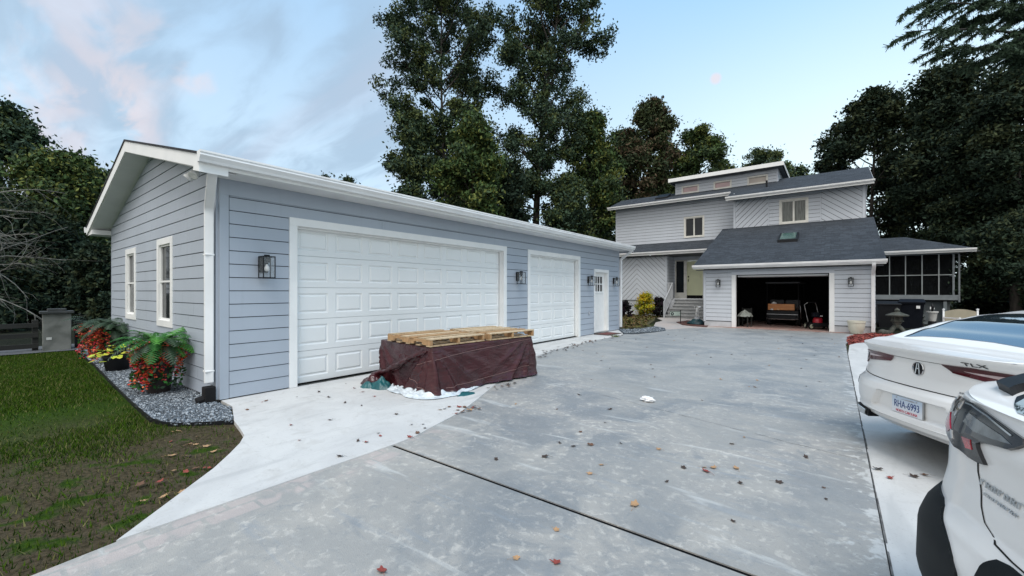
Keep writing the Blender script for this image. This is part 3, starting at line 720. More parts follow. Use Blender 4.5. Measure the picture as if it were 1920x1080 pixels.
# ------------------------------------------------------------------ the house
hs = thing('house', 'grey two storey house with charcoal roofs and an open garage at the driveway end', 'house', (-2, 24, 0))
H = dict(parent=hs, world=True); s2 = [M['siding2'], M['gap']]
def sub(mb, name, m, par, **k):
    o = mb.build(name, m, par, **k); o.location = -hs.location; return o
GX0, GX1, GY = -4.28, 1.04, 18.5
# garage wing walls
mb = MB()
OP = (-3.10, 0, -.17, 2.07)
siding(mb, (0, GY, 0), (1, 0, 0), (0, -1, 0), [(GX0 + .08, .23), (GX1 - .08, .23), (GX1 - .08, 2.30), (GX0 + .08, 2.30)], [(OP[0] - .15, -1, OP[2] + .15, OP[3] + .12)], pitch=.16, off=.07, gap=.013, th=.026)
for x in (GX0, GX1 - .076): mb.box((x, GY - .034, .2), (x + .076, GY + .05, 2.3))
siding(mb, (GX0, 0, 0), (0, 1, 0), (-1, 0, 0), [(GY, .2), (24.9, .2), (24.9, 3.9), (23.8, 4.4), (GY, 2.4)], pitch=.16, off=.07)
siding(mb, (GX1, 0, 0), (0, 1, 0), (1, 0, 0), [(GY, .2), (30, .2), (30, 6), (26.7, 7.2), (23.8, 6), (23.8, 4.5), (GY, 2.4)], pitch=.177)
# upper right volume front, plane Y=23.8 : boards left and right of window level, diagonal panels outside
UR = (-2.13, 4.62, -.98, 5.80)
siding(mb, (0, 23.8, 0), (1, 0, 0), (0, -1, 0), [(-2.55, 4.5), (-.55, 4.5), (-.55, 6.1), (-2.55, 6.1)], [UR], off=.05, gap=.016)
siding(mb, (0, 23.8, 0), (1, 0, 0), (0, -1, 0), [(-4.0, 4.5), (-2.60, 4.5), (-2.60, 6.1), (-4.0, 6.1)], pitch=.19, ang=R_(45), gap=.02)
siding(mb, (0, 23.8, 0), (1, 0, 0), (0, -1, 0), [(-.50, 4.5), (.93, 4.5), (.93, 6.1), (-.50, 6.1)], pitch=.19, ang=R_(-38), gap=.018)
for x in (-4.1, -2.598, -.548, .934): mb.box((x, 23.762, 4.5), (x + (.096 if x in (-4.1, .934) else .044), 23.82, 6.1))
# upper left volume, plane Y=25.2
UL = (-6.90, 4.48, -5.80, 5.68)
siding(mb, (0, 25.2, 0), (1, 0, 0), (0, -1, 0), [(-10.98, 3.9), (-4.1, 3.9), (-4.1, 6.6), (-10.98, 6.6)], [UL], off=.03, gap=.017)
mb.box((-11.05, 25.165, 3.5), (-10.984, 25.3, 6.6)); siding(mb, (-11.05, 0, 0), (0, 1, 0), (-1, 0, 0), [(25.2, 0), (30, 0), (30, 6), (26.7, 7.1), (25.2, 6.6)])
mb.box((-4.1, 23.83, 3.9), (-4.06, 25.19, 6.4))
# ground floor: chevron wall
CX = (-12.2, -7.50)
siding(mb, (0, 24.0, 0), (1, 0, 0), (0, -1, 0), [(-10.95, .93), (-9.22, .93), (-9.22, 3.4), (-10.95, 3.4)], pitch=.20, ang=R_(45), gap=.02, off=.05)
siding(mb, (0, 24.0, 0), (1, 0, 0), (0, -1, 0), [(-9.22, .93), (CX[1] - .08, .93), (CX[1] - .08, 3.4), (-9.22, 3.4)], pitch=.20, ang=R_(-45), gap=.02, off=.05 + (-9.22) * (-.7071 - .7071) * -1 % .2)
mb.box((CX[1] - .078, 23.965, .93), (CX[1], 24.04, 3.4)); siding(mb, (-12.2, 24.0, 0), (1, 0, 0), (0, -1, 0), [(0, .93), (1.2, .93), (1.2, 3.4), (0, 3.4)], off=.03)
siding(mb, (CX[1], 0, 0), (0, 1, 0), (1, 0, 0), [(24.0, .9), (25.2, .9), (25.2, 3.7), (24.0, 3.4)], off=.03)
siding(mb, (0, 25.2, 0), (1, 0, 0), (0, -1, 0), [(-7.5, .9), (-4.28, .9), (-4.28, 3.9), (-7.5, 3.9)], [(-7.40, 1.0, -5.80, 3.22)], off=.03)
mb.build('wall', s2, **H)
for q in (((GX0 + .02, GY - .012, 0), (OP[0] - .11, GY + .1, .215)), ((OP[2] + .11, GY - .012, 0), (GX1 - .02, GY + .1, .215)), ((-12.2, 24.03, 0), (CX[1] - .02, 24.3, .925))):
    mb = MB(); mb.box(*q); mb.build('foundation', M['found'], **H)
mb = MB(); mb.box((-12.2, 23.99, .90), (CX[1], 24.029, .93)); mb.build('water_table', M['siding2'], **H)
# roofs: garage wing
sl = (4.63 - 2.47) / 5.7
mb = MB()
mb.prism([(-4.6, 18.1, 2.47), (1.31, 18.1, 2.47), (1.31, 23.79, 4.63), (-4.6, 23.79, 4.63)], (0, 0, -.03))
mr = .43
# main roof right part and left part
z1 = lambda y: 5.97 + mr * (y - 23.2)
mb.prism([(-4.32, 23.18, z1(23.18) + .16), (1.28, 23.18, z1(23.18) + .16), (1.28, 26.7, z1(26.7) + .0), (-4.32, 26.7, z1(26.7) + .0)], (0, 0, -.03))
mb.prism([(-11.3, 24.58, z1(24.58) + .10), (-4.321, 24.58, z1(24.58) + .10), (-4.321, 26.7, z1(26.7) + .0), (-11.3, 26.7, z1(26.7))], (0, 0, -.03))
mb.prism([(-11.3, 26.7, z1(26.7)), (1.28, 26.7, z1(26.7)), (1.28, 31, 5.7), (-11.3, 31, 5.7)], (0, 0, -.03))
# pent roof over the entry, dormer roof
mb.prism([(-12.5, 23.5, 3.63), (-4.28, 23.5, 3.63), (-4.28, 25.18, 4.30), (-12.5, 25.18, 4.30)], (0, 0, -.03))
mb.prism([(-7.85, 25.45, 8.10), (-2.10, 25.45, 8.07), (-2.10, 29.6, 8.0), (-7.85, 29.6, 8.0)], (0, 0, -.03))
rf = mb.build('roof', M['shingle'], **H)
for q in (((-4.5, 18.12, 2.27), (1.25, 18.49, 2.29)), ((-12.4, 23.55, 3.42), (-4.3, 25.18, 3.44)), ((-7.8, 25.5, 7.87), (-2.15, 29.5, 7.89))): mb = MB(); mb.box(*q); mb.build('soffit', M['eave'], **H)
mb = MB()
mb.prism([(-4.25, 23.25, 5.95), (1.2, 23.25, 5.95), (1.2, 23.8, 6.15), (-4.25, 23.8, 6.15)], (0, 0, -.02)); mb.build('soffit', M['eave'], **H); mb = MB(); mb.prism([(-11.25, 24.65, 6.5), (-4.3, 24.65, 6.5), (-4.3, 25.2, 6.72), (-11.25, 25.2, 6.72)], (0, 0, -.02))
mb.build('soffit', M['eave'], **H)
mb = MB()
fas = [((-4.6, 18.085, 2.32), (1.31, 18.105, 2.46)), ((-4.34, 23.16, 5.95), (1.30, 23.18, 6.12)), ((-11.32, 24.56, 6.49), (-4.36, 24.58, 6.64)), ((-12.5, 23.48, 3.46), (-4.62, 23.50, 3.62)),
       ((-7.87, 25.43, 7.88), (-2.08, 25.45, 8.09)), ((-2.10, 25.451, 7.88), (-2.08, 29.6, 8.05)), ((-7.87, 25.451, 7.88), (-7.85, 29.6, 8.05))]
for a, b in fas: mb.box(a, b)
for x, y0, y1, za, zb in ((1.29, 18.106, 23.79, 2.44, 4.60), (-4.60, 18.106, 23.79, 2.44, 4.60), (1.281, 23.181, 26.7, 6.08, z1(26.7) - .03), (-11.32, 24.581, 26.7, 6.60, z1(26.7) - .03), (1.281, 26.7, 31, z1(26.7) - .03, 5.67)):
    mb.prism([(x, y0, za), (x, y1, zb), (x, y1, zb - .16), (x, y0, za - .12)], (.018, 0, 0))
mb.build('fascia', M['white'], **H)
mb = MB(); gutter_run(mb, (1.33, 18.083, 2.475), (-4.62, 18.083, 2.475), (0, -1, 0), h=.11, w=.11); mb.build('gutter', M['gutter'], **H)
mb = MB(); gutter_run(mb, (1.32, 23.158, 6.13), (-4.36, 23.158, 6.13), (0, -1, 0), h=.10, w=.09); mb.build('gutter', M['gutter'], **H)
mb = MB(); gutter_run(mb, (-4.36, 24.558, 6.66), (-11.34, 24.558, 6.66), (0, -1, 0), h=.10, w=.09); mb.build('gutter', M['gutter'], **H)
mb = MB(); gutter_run(mb, (-4.64, 23.478, 3.64), (-12.5, 23.478, 3.64), (0, -1, 0), h=.10, w=.09); mb.build('gutter', M['gutter'], **H)
downspout('downspout', [(1.0, 18.03, 2.36), (1.0, 18.05, 2.28), (1.0, 18.42, 2.0), (1.0, 18.42, .06)], .10, .09, hs)
# dormer wall
mb = MB(); DW = [(-7.25, 7.20, -6.27, 7.66), (-5.50, 7.20, -4.57, 7.66), (-3.80, 7.20, -2.83, 7.66)]
siding(mb, (0, 26.0, 0), (1, 0, 0), (0, -1, 0), [(-7.55, 7.0), (-2.45, 7.0), (-2.45, 7.9), (-7.55, 7.9)], DW, pitch=.16, gap=.014)
siding(mb, (-2.4, 0, 0), (0, 1, 0), (1, 0, 0), [(26.0, 6.9), (29, 6.4), (29, 7.9), (26.0, 7.9)], pitch=.16); siding(mb, (-7.6, 0, 0), (0, 1, 0), (-1, 0, 0), [(26.0, 6.9), (29, 6.4), (29, 7.9), (26.0, 7.9)], pitch=.16)
mb.box((-7.6, 25.97, 7.0), (-7.552, 26.05, 7.9)); mb.box((-2.448, 25.97, 7.0), (-2.4, 26.05, 7.9))
mb.build('dormer_wall', s2, **H)
M['pink_pane'] = mat('pane with painted rosy reflection', (.42, .30, .31), .25, (.50, .36, .35), 2); M['tan_pane'] = mat('tan blind pane', (.46, .41, .36), .3, (.40, .35, .31), 2)  # rosy pane: sunset reflection painted into its base colour
M['frame_c'] = mat('cream window frame', (.74, .73, .67), .5)
def window(a, z0, b, z1, y, t, pane, sashes=1, par=hs):
    mb = MB(); mb.box((a, y - .05, z0), (a + t, y + .06, z1)); mb.box((b - t, y - .05, z0), (b, y + .06, z1)); mb.box((a + t, y - .05, z1 - t), (b - t, y + .06, z1)); mb.box((a + t, y - .055, z0), (b - t, y + .06, z0 + t))
    w_ = mb.build('window', M['frame_c'], **H, bevel=.003)
    mb = MB(); n = sashes; dx = (b - a - 2 * t) / n
    for k in range(n):
        x0, x1 = a + t + k * dx, a + t + (k + 1) * dx; s_ = .035
        if n > 1: mb.box((x0, y - .02, z0 + t), (x0 + s_, y + .03, z1 - t)); mb.box((x1 - s_, y - .02, z0 + t), (x1, y + .03, z1 - t)); mb.box((x0 + s_, y - .02, z1 - t - s_), (x1 - s_, y + .03, z1 - t)); mb.box((x0 + s_, y - .02, z0 + t), (x1 - s_, y + .03, z0 + t + s_))
    if n > 1: sub(mb, 'sash', M['frame_c'], w_)
    mb = MB(); mb.box((a + t, y + .03, z0 + t), (b - t, y + .035, z1 - t)); sub(mb, 'pane', pane, w_)
    return w_
for k, d in enumerate(DW): window(*[d[0], d[1], d[2], d[3]], 26.0, .085, M['pink_pane'] if k < 2 else M['tan_pane'])
window(*UL, 25.2, .075, M['glass'], 2)
M['curtain_pane'] = mat('curtained glass', (.13, .145, .13), .15, (.06, .065, .06), 6, mp=(3, 1, .3))
window(*UR, 23.8, .085, M['curtain_pane'], 2)
# skylights and roof vents
def on_roof(y): return 2.47 + sl * (y - 18.1)
mb = MB(); ya, yb = 20.7, 21.75; xa, xb = -1.92, -1.22
mb.prism([(xa, ya, on_roof(ya) - .01), (xb, ya, on_roof(ya) - .01), (xb, yb, on_roof(yb) - .01), (xa, yb, on_roof(yb) - .01)], (0, 0, .13)); sk = mb.build('skylight', M['black'], **H, bevel=.01)
mb = MB(); e = .08
mb.prism([(xa + e, ya + e, on_roof(ya + e) + .121), (xb - e, ya + e, on_roof(ya + e) + .121), (xb - e, yb - e, on_roof(yb - e) + .121), (xa + e, yb - e, on_roof(yb - e) + .121)], (0, 0, .01)); sub(mb, 'pane', mat('green tinted skylight glass', (.05, .10, .09), .12, (.10, .16, .15), 2), sk)
mb = MB(); xa, xb, ya, yb = -8.6, -7.9, 25.3, 26.1
mb.prism([(xa, ya, z1(ya) + .05), (xb, ya, z1(ya) + .05), (xb, yb, z1(yb) + .05), (xa, yb, z1(yb) + .05)], (0, 0, .12)); mb.build('skylight', M['black'], **H, bevel=.02)
mb = MB(); mb.tube([(-2.75, 24.7, z1(24.7)), (-2.75, 24.7, z1(24.7) + .42)], .045, 10); mb.build('vent_pipe', M['black'], **H)
# open garage
mb = MB()
a, z0, b, z1_ = OP
for q0, q1 in ((a - .15, a), (b, b + .15)): mb = MB(); mb.box((q0, GY - .045, .0), (q1, GY + .12, z1_)); mb.build('door_casing', M['white'], **H, bevel=.004)
mb = MB(); mb.box((a - .15, GY - .047, z1_ + .002), (b + .15, GY + .12, z1_ + .13)); mb.build('door_header', M['siding2'], **H, bevel=.004)
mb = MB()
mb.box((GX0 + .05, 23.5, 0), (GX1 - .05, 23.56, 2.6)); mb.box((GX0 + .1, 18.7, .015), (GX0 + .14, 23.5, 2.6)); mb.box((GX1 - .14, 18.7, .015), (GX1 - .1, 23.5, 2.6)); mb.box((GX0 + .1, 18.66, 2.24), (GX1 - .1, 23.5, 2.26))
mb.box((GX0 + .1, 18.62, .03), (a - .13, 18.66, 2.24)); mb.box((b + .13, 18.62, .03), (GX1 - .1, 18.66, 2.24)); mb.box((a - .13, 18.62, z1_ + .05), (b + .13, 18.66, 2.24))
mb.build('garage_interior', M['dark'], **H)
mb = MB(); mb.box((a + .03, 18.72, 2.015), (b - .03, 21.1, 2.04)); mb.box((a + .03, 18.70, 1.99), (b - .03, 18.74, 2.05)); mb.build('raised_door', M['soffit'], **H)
# entry door, sidelight, porch, steps
mb = MB(); y = 25.2
mb.box((-7.40, y - .04, 1.02), (-7.33, y + .05, 3.22)); mb.box((-6.90, y - .04, 1.02), (-6.74, y + .05, 3.16)); mb.box((-5.88, y - .04, 1.02), (-5.80, y + .05, 3.16)); mb.box((-7.33, y - .04, 3.16), (-5.80, y + .05, 3.22)); mb.box((-7.33, y - .04, 1.02), (-6.90, y + .05, 1.35))
mb.build('door_casing', M['frame_c'], **H)
mb = MB(); mb.box((-7.33, y + .01, 1.35), (-6.90, y + .015, 3.16)); mb.build('sidelight', M['glass'], **H)
M['cream'] = mat('pale yellow door paint', (.62, .64, .42), .5, (.58, .60, .40), 2)
mb = MB(); mb.box((-6.74, y + .0, 1.2), (-5.88, y + .04, 3.15))
for z in (1.45, 2.0, 2.55): mb.box((-6.62, y - .012, z), (-6.0, y, z + .38))
fd = mb.build('front_door', M['cream'], **H, bevel=.004)
mb = MB(); mb.tube([(-6.66, y - .04, 2.12), (-6.66, y - .04, 1.98)], .018, 8); sub(mb, 'handle', M['black'], fd); mb = MB(); mb.box((-6.69, y - .02, 2.22), (-6.63, y, 2.30)); sub(mb, 'keypad', M['black'], fd)
mb = MB(); mb.box((-6.74, y - .01, 1.02), (-5.88, y + .04, 1.195)); mb.build('door_sill', M['dark'], **H)
mb = MB(); mb.box((-7.5, 24.05, .96), (-4.3, 25.15, 1.02)); mb.box((-7.5, 24.0, .2), (-4.3, 24.05, 1.02)); mb.build('porch_floor', M['found'], **H)
M['step'] = mat('weathered grey step board', (.33, .335, .335), .75, (.24, .25, .25), 5, bump=.3, mp=(1, 6, 1))
mb = MB(); n = 6
for k in range(n):
    z = .165 * (k + 1) - .0; y0 = 22.65 + k * .26
    x0, x1 = (-7.05, -5.2) if k > 2 else (-7.15, -4.9)
    mb.box((x0, y0, z - .04), (x1, y0 + .30, z)); mb.box((x0 + .03, y0 + .035, z - .165), (x1 - .03, y0 + .06, z - .04))
mb.box((-7.0, 22.72, 0), (-6.95, 24.0, .15)); mb.build('steps', M['step'], **H)
M['rail'] = mat('grey painted rail', (.42, .44, .46), .6)
def railing(x, y0, z0, y1, z1_, n, hgt=.86, xx=None):
    xx = x if xx is None else xx; mb = MB(); a = Vector((x, y0, z0)); b = Vector((xx, y1, z1_)); up = Vector((0, 0, 1))
    mb.tube([a + up * hgt, b + up * hgt], .032, 4, sq=1); mb.tube([a + up * .12, b + up * .12], .022, 4)
    for k in range(n + 1):
        p = a.lerp(b, k / n); r = .035 if k in (0, n) else .014
        mb.box((p.x - r, p.y - r, p.z + (0 if k in (0, n) else .12)), (p.x + r, p.y + r, p.z + hgt + (.04 if k in (0, n) else 0)))
    mb.build('railing', M['rail'], **H)
railing(-7.2, 22.6, .0, 24.0, 1.0, 12); railing(-5.1, 22.9, .15, 24.0, 1.0, 9); railing(-7.42, 24.03, 1.02, 24.03, 1.02, 3, xx=-7.22)
railing(-7.45, 24.08, 1.02, 25.1, 1.02, 6)
for x, lab in ((-3.72, 'left'), (.42, 'right')):
    lantern((x, GY - .034, 1.74), R_(-90), 'dark lantern on the grey wall %s of the open house garage' % lab, 'dark lanterns beside the open house garage', .15, .30, .13)
# dried wreath spray on front door
t = thing('door_wreath', 'dried orange and brown leaf spray hung on the pale yellow front door', 'wreath', (-6.0, 25.15, 2.83))
random.seed(4); mb = MB()
for k in range(90):
    u = random.uniform(-1, 1); x = u * .42; z = -.10 * (1 - abs(u)) * random.random() + random.uniform(-.02, .05); p = Vector((x, random.uniform(-.05, 0), z)); d = Vector((random.uniform(-1, 1), random.uniform(-.4, .2), random.uniform(-1, .6))).normalized() * .07; s_ = d.cross(Vector((0, 1, 0))).normalized() * .02
    mb.poly([p, p + d * .5 + s_, p + d, p + d * .5 - s_], k % 2)
mb.build('leaf_spray', [mat('dried orange leaf', (.35, .12, .04), .8), mat('dried brown leaf', (.16, .09, .04), .8)], t)
# ------------------------------------------------------------------ screened porch
M['screen'] = glass('dark insect screen', (.02, .022, .024), .5); M['screen'] = mat('dark insect screen', (.008, .009, .010), .8, al=.72, spec=.03)
M['rail_d'] = mat('grey green aluminium bar', (.30, .33, .33), .5)
M['porch_grey'] = mat('grey porch paint with shade tone', (.20, .225, .24), .7, (.15, .17, .18), 3)  # shade of the overhanging trees is put into this darker grey
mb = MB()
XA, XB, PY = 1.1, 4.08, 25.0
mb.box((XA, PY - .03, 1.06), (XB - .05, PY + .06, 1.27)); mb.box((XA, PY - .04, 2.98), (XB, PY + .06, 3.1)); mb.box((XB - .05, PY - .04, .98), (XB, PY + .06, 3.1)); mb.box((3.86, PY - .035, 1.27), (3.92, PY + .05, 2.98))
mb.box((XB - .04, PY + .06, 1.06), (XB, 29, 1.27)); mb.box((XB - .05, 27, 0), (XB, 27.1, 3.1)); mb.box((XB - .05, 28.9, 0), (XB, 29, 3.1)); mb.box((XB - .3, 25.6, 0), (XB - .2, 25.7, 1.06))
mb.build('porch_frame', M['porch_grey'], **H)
mb = MB(); mb.box((1.1, 25.35, 0), (3.7, 25.45, 1.0)); mb.box((3.6, 25.0, 0), (3.7, 25.34, .99)); mb.build('porch_base', mat('block wall with shade tone', (.16, .185, .195), .85, (.12, .14, .15), 2, bump=.3), **H)  # base wall colour darkened to carry the tree shade
mb = MB()
for x in (1.4, 1.91, 2.43, 2.95, 3.46): mb.box((x - .018, PY - .02, 1.27), (x + .018, PY + .02, 2.98))
mb.box((1.1, PY - .022, 2.10), (3.86, PY + .018, 2.135)); mb.build('screen_bars', M['rail_d'], **H)
mb = MB(); mb.box((1.1, PY + .022, 1.27), (3.86, PY + .025, 2.98)); mb.build('screen', M['screen'], **H)
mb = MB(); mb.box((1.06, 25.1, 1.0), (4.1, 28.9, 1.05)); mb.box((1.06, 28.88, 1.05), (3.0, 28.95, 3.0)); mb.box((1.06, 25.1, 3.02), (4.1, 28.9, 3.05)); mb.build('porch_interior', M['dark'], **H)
mb = MB(); mb.box((3.55, 25.3, 1.2), (3.8, 25.34, 2.98)); mb.build('porch_curtain', mat('grey blue curtain', (.10, .12, .14), .8, mp=(8, 1, 1)), **H)
mb = MB()
P = [(1.06, 24.6, 3.16), (4.45, 24.6, 3.16), (4.45, 29.4, 3.16), (1.06, 29.4, 3.16)]; A, B = (1.06, 27, 3.98), (2.6, 27, 3.98)
mb.poly([P[0], P[1], B, A]); mb.poly([P[1], P[2], B]); mb.poly([P[2], P[3], A, B]); mb.build('porch_roof', M['shingle'], **H)
mb = MB(); mb.box((1.06, 24.58, 3.02), (4.47, 24.6, 3.16)); mb.box((4.45, 24.6, 3.02), (4.47, 29.4, 3.16)); gutter_run(mb, (4.47, 24.578, 3.17), (1.32, 24.578, 3.17), (0, -1, 0), h=.1, w=.09); mb.build('porch_fascia', M['white'], **H)
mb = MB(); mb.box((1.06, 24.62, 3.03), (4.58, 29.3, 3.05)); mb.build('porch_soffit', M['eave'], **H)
# ------------------------------------------------------------------ trees
_a = R_(37.6); FW = Vector((-math.sin(_a), math.cos(_a), 0)); RT = Vector((math.cos(_a), math.sin(_a), 0))
def at(px, d, z=0.0):
    """ground position d metres ahead of the lens and at bearing px"""
    p = FW * d + RT * (d * (px - 960) / 787); return Vector((p.x, p.y, z))
def leafmat(name, c, c2, r=.6):
    g = MN(name); n = g.noise(.9, 3, .2); n2 = g.noise(9, 2)
    col = g.mix(g.ramp(n, .35, .65), c, c2); col = g.mix(g.math('MULTIPLY', g.ramp(n2, .4, .7), .5), col, tuple(x * 1.7 for x in c))
    g.set(c=col, r=.75, spec=.12); return g.m
LM = {
 'dark': [leafmat('deep green leaves', (0.038, 0.065, 0.035), (0.023, 0.042, 0.025)), leafmat('blue green leaves', (0.050, 0.080, 0.054), (0.035, 0.058, 0.038)), leafmat('olive leaves', (0.080, 0.100, 0.035), (0.050, 0.070, 0.026))],
 'mid': [leafmat('mid green leaves', (0.058, 0.096, 0.031), (0.035, 0.065, 0.025)), leafmat('yellow green leaves', (0.134, 0.150, 0.038), (0.077, 0.100, 0.031)), leafmat('dull green leaves', (0.046, 0.073, 0.035), (0.031, 0.050, 0.025))],
 'rust': [leafmat('dull olive leaves', (0.062, 0.079, 0.034), (0.041, 0.055, 0.024)), leafmat('dark olive leaves', (0.046, 0.062, 0.031), (0.031, 0.046, 0.024)), leafmat('rusty leaves', (0.094, 0.067, 0.041), (0.060, 0.050, 0.031))],
 'black': [leafmat('shaded green leaves', (0.023, 0.038, 0.022), (0.014, 0.025, 0.016)), leafmat('shaded olive leaves', (0.040, 0.050, 0.022), (0.023, 0.032, 0.016)), leafmat('shaded deep leaves', (0.016, 0.029, 0.018), (0.011, 0.020, 0.014))]}  # darker copies of the leaf colours, with deep shade put into them
M['bark'] = mat('grey brown bark', (.075, .065, .055), .9, (.035, .03, .026), 9, 5, bump=.8, bs=20, bd=.02, mp=(1, 1, .25))
M['bark_d'] = mat('dark bark', (.028, .026, .023), .95, (.014, .013, .012), 9, 5, bump=.6, bs=20, bd=.02, mp=(1, 1, .25))
M['bark_l'] = mat('pale grey bark', (.20, .20, .18), .9, (.09, .09, .08), 9, 5, bump=.5)
def prof_round(t): return (max(0, math.sin(PI * min(1, (t * .92 + .06)))) ** .6)
def prof_tall(t): return .45 + .55 * math.sin(PI * min(1, t * 1.0)) if t < .9 else .45 * (1 - t) * 10 + .15
def prof_fan(t): return .55 + .5 * math.sin(PI * min(1, max(0, (t - .05) * .85)))
def prof_bush(t): return math.sqrt(max(.0, 1 - (t * .93) ** 2)) 
def prof_cone(t): return 1.0 - .8 * t
def make_tree(name, label, loc, H, rad, seed, pal='dark', h0=.3, prof=prof_round, limbs=26, subs=5, leaves=24000, ls=.17, rc=.75, up=.55, lean=(0, 0), tr=.22, clumpflat=.7, group=None, cat='tree', drop=0.0, bark='bark', trunkname='trunk', crownname='crown', ovals=None):
    rng = np.random.default_rng(seed); root = thing(name, label, cat, loc, 0, group)
    mb = MB(); nseg = 14; T = []
    wx, wy = rng.normal(0, .02, 2)
    for k in range(nseg + 1):
        t = k / nseg; T.append(Vector((lean[0] * t ** 1.3 + math.sin(t * 5 + seed) * rad * .04, lean[1] * t ** 1.3 + math.cos(t * 4 + seed) * rad * .04, H * .96 * t)))
    def trunk_at(t):
        f = t * nseg; k = min(int(f), nseg - 1); return T[k].lerp(T[k + 1], f - k)
    mb.tube([p - Vector((0, 0, .15)) if i == 0 else p for i, p in enumerate(T)], [tr * (1 - .9 * (i / nseg) ** .9) * (1.35 if i == 0 else 1) for i in range(nseg + 1)], 9)
    cl = []
    for i in range(limbs):
        t = (i + rng.random() * .8) / limbs; t = t ** .9; h = h0 + (.97 - h0) * t; b = trunk_at(h); az = i * 2.399 + rng.normal(0, .35)
        Ln = rad * prof(t) * rng.uniform(.72, 1.15)
        if Ln < .15: Ln = .15
        el = up * (.35 + .9 * t) + rng.normal(0, .12); d = Vector((math.cos(az) * math.cos(el), math.sin(az) * math.cos(el), math.sin(el)))
        pts = [b]; n = 6; cur = b.copy(); dd = d.copy()
        for k in range(n):
            dd = (dd + Vector(rng.normal(0, .12, 3)) + Vector((0, 0, .05 - drop * .25))).normalized(); cur = cur + dd * Ln / n; pts.append(cur.copy())
        r0 = tr * .42 * (1 - .6 * h) * min(1, Ln / rad + .3); mb.tube(pts, [r0 * (1 - .85 * k / n) for k in range(n + 1)], 5)
        for s_ in range(subs):
            q = .3 + .65 * (s_ + rng.random() * .6) / subs; f = q * n; k = min(int(f), n - 1); p = pts[k].lerp(pts[k + 1], f - k)
            sd_ = (dd + Vector(rng.normal(0, .75, 3)) + Vector((0, 0, .15 - drop))).normalized(); l2 = Ln * rng.uniform(.18, .42) * (1.15 - q * .5); mid = p + sd_ * l2 * .5 + Vector(rng.normal(0, .05 * l2, 3)); e = p + sd_ * l2
            mb.tube([p, mid, e], [r0 * .38, r0 * .25, r0 * .12], 4, cap=False); cl.append((e, 1.0)); 
            if rng.random() < .5: cl.append((mid, .7))
        cl.append((pts[-1], 1.0))
    o = mb.build(trunkname, M[bark], root, smooth=True)
    C = np.array([tuple(c[0]) for c in cl]); wgt = np.array([c[1] for c in cl]) * rng.uniform(.35, 1.6, len(cl)); wgt /= wgt.sum()
    idx = rng.choice(len(cl), leaves, p=wgt)
    crad = rc * rng.uniform(.55, 1.25, len(cl))
    off = rng.normal(0, 1, (leaves, 3)); off /= np.linalg.norm(off, axis=1, keepdims=True); off *= (rng.random((leaves, 1)) ** .45) * crad[idx][:, None] * np.where(rng.random((leaves, 1)) < .22, rng.uniform(1.1, 2.1, (leaves, 1)), 1.0)
    off[:, 2] *= clumpflat; P = C[idx] + off
    if drop: P[:, 2] -= np.abs(rng.normal(0, drop * .5, leaves))
    a = rng.normal(0, 1, (leaves, 3)); a /= np.linalg.norm(a, axis=1, keepdims=True)
    b = np.cross(a, rng.normal(0, 1, (leaves, 3))); b /= np.linalg.norm(b, axis=1, keepdims=True)
    s_ = ls * rng.uniform(.5, 1.25, (leaves, 1)); a = a * s_; b = b * s_ * .55
    V = np.stack([P - a, P + b * .9, P + a, P - b * .9], 1); F = np.arange(leaves * 4).reshape(-1, 4)
    cm = rng.choice(3, len(cl), p=[.45, .25, .30]); mi = np.where(rng.random(leaves) < .8, cm[idx], rng.choice(3, leaves))
    arrays_mesh(crownname, V, F, LM[pal], mi, root)
    return root
def T_(px, d, ytop, hw, seed, label, **k):
    H = EYE + (546 - ytop) * d / 787; rad = hw * d / 787
    return make_tree('tree', label, at(px, d), H, rad, seed, **k)
gb = 'trees standing behind the garage and house'
T_(842, 31, -40, 128, 1, 'left of the two tallest dark trees behind the garage, both passing the photo top', limbs=44, subs=9, leaves=80000, h0=.26, ls=.115, prof=prof_fan, rc=.62, up=.75, lean=(-.4, -.3), clumpflat=.8, group=gb)
T_(1000, 30, -60, 128, 2, 'forked dark tree, right of the two tallest behind the garage', limbs=44, subs=9, leaves=74000, h0=.28, ls=.115, prof=prof_fan, rc=.6, up=.85, lean=(1.4, 1.2), tr=.34, clumpflat=.8, group=gb)
T_(885, 25, 212, 78, 3, 'yellow green leafy tree below the two tallest, behind the wide garage door roof', pal='mid', limbs=32, subs=8, leaves=48000, h0=.12, ls=.125, rc=.65, group=gb)
T_(772, 28, 205, 58, 4, 'shorter dark tree at the left end of the clump behind the garage roof', limbs=30, subs=8, leaves=36000, h0=.15, ls=.13, rc=.65, group=gb)
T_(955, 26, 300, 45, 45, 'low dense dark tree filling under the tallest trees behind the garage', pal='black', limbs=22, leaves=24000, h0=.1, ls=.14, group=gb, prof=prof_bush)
T_(1105, 33, 205, 66, 5, 'rounded mid green tree right of the tallest trees, behind the far garage end', pal='mid', limbs=34, subs=8, leaves=52000, h0=.25, ls=.14, rc=.68, group=gb)
T_(1062, 29, 330, 52, 6, 'low dark tree between tall trunks behind the far garage roof', limbs=28, subs=8, leaves=34000, h0=.1, ls=.13, rc=.65, group=gb)
T_(1143, 36, 330, 48, 66, 'low sparse tree just left of the house roof', limbs=20, leaves=10000, h0=.15, ls=.14, group=gb)
T_(1222, 37, 175, 56, 7, 'tall rusty topped tree standing behind the left end of the house', pal='rust', limbs=34, subs=8, leaves=42000, h0=.3, ls=.15, prof=prof_tall, rc=.68, group=gb)
T_(1168, 40, 232, 52, 77, 'dark green tree close left of the rusty topped tree', limbs=28, subs=8, leaves=36000, h0=.2, ls=.15, rc=.75, group=gb)
T_(1312, 40, 228, 60, 8, 'open crowned green tree behind the house clerestory', pal='mid', limbs=32, subs=8, leaves=38000, h0=.25, ls=.145, rc=.68, group=gb)
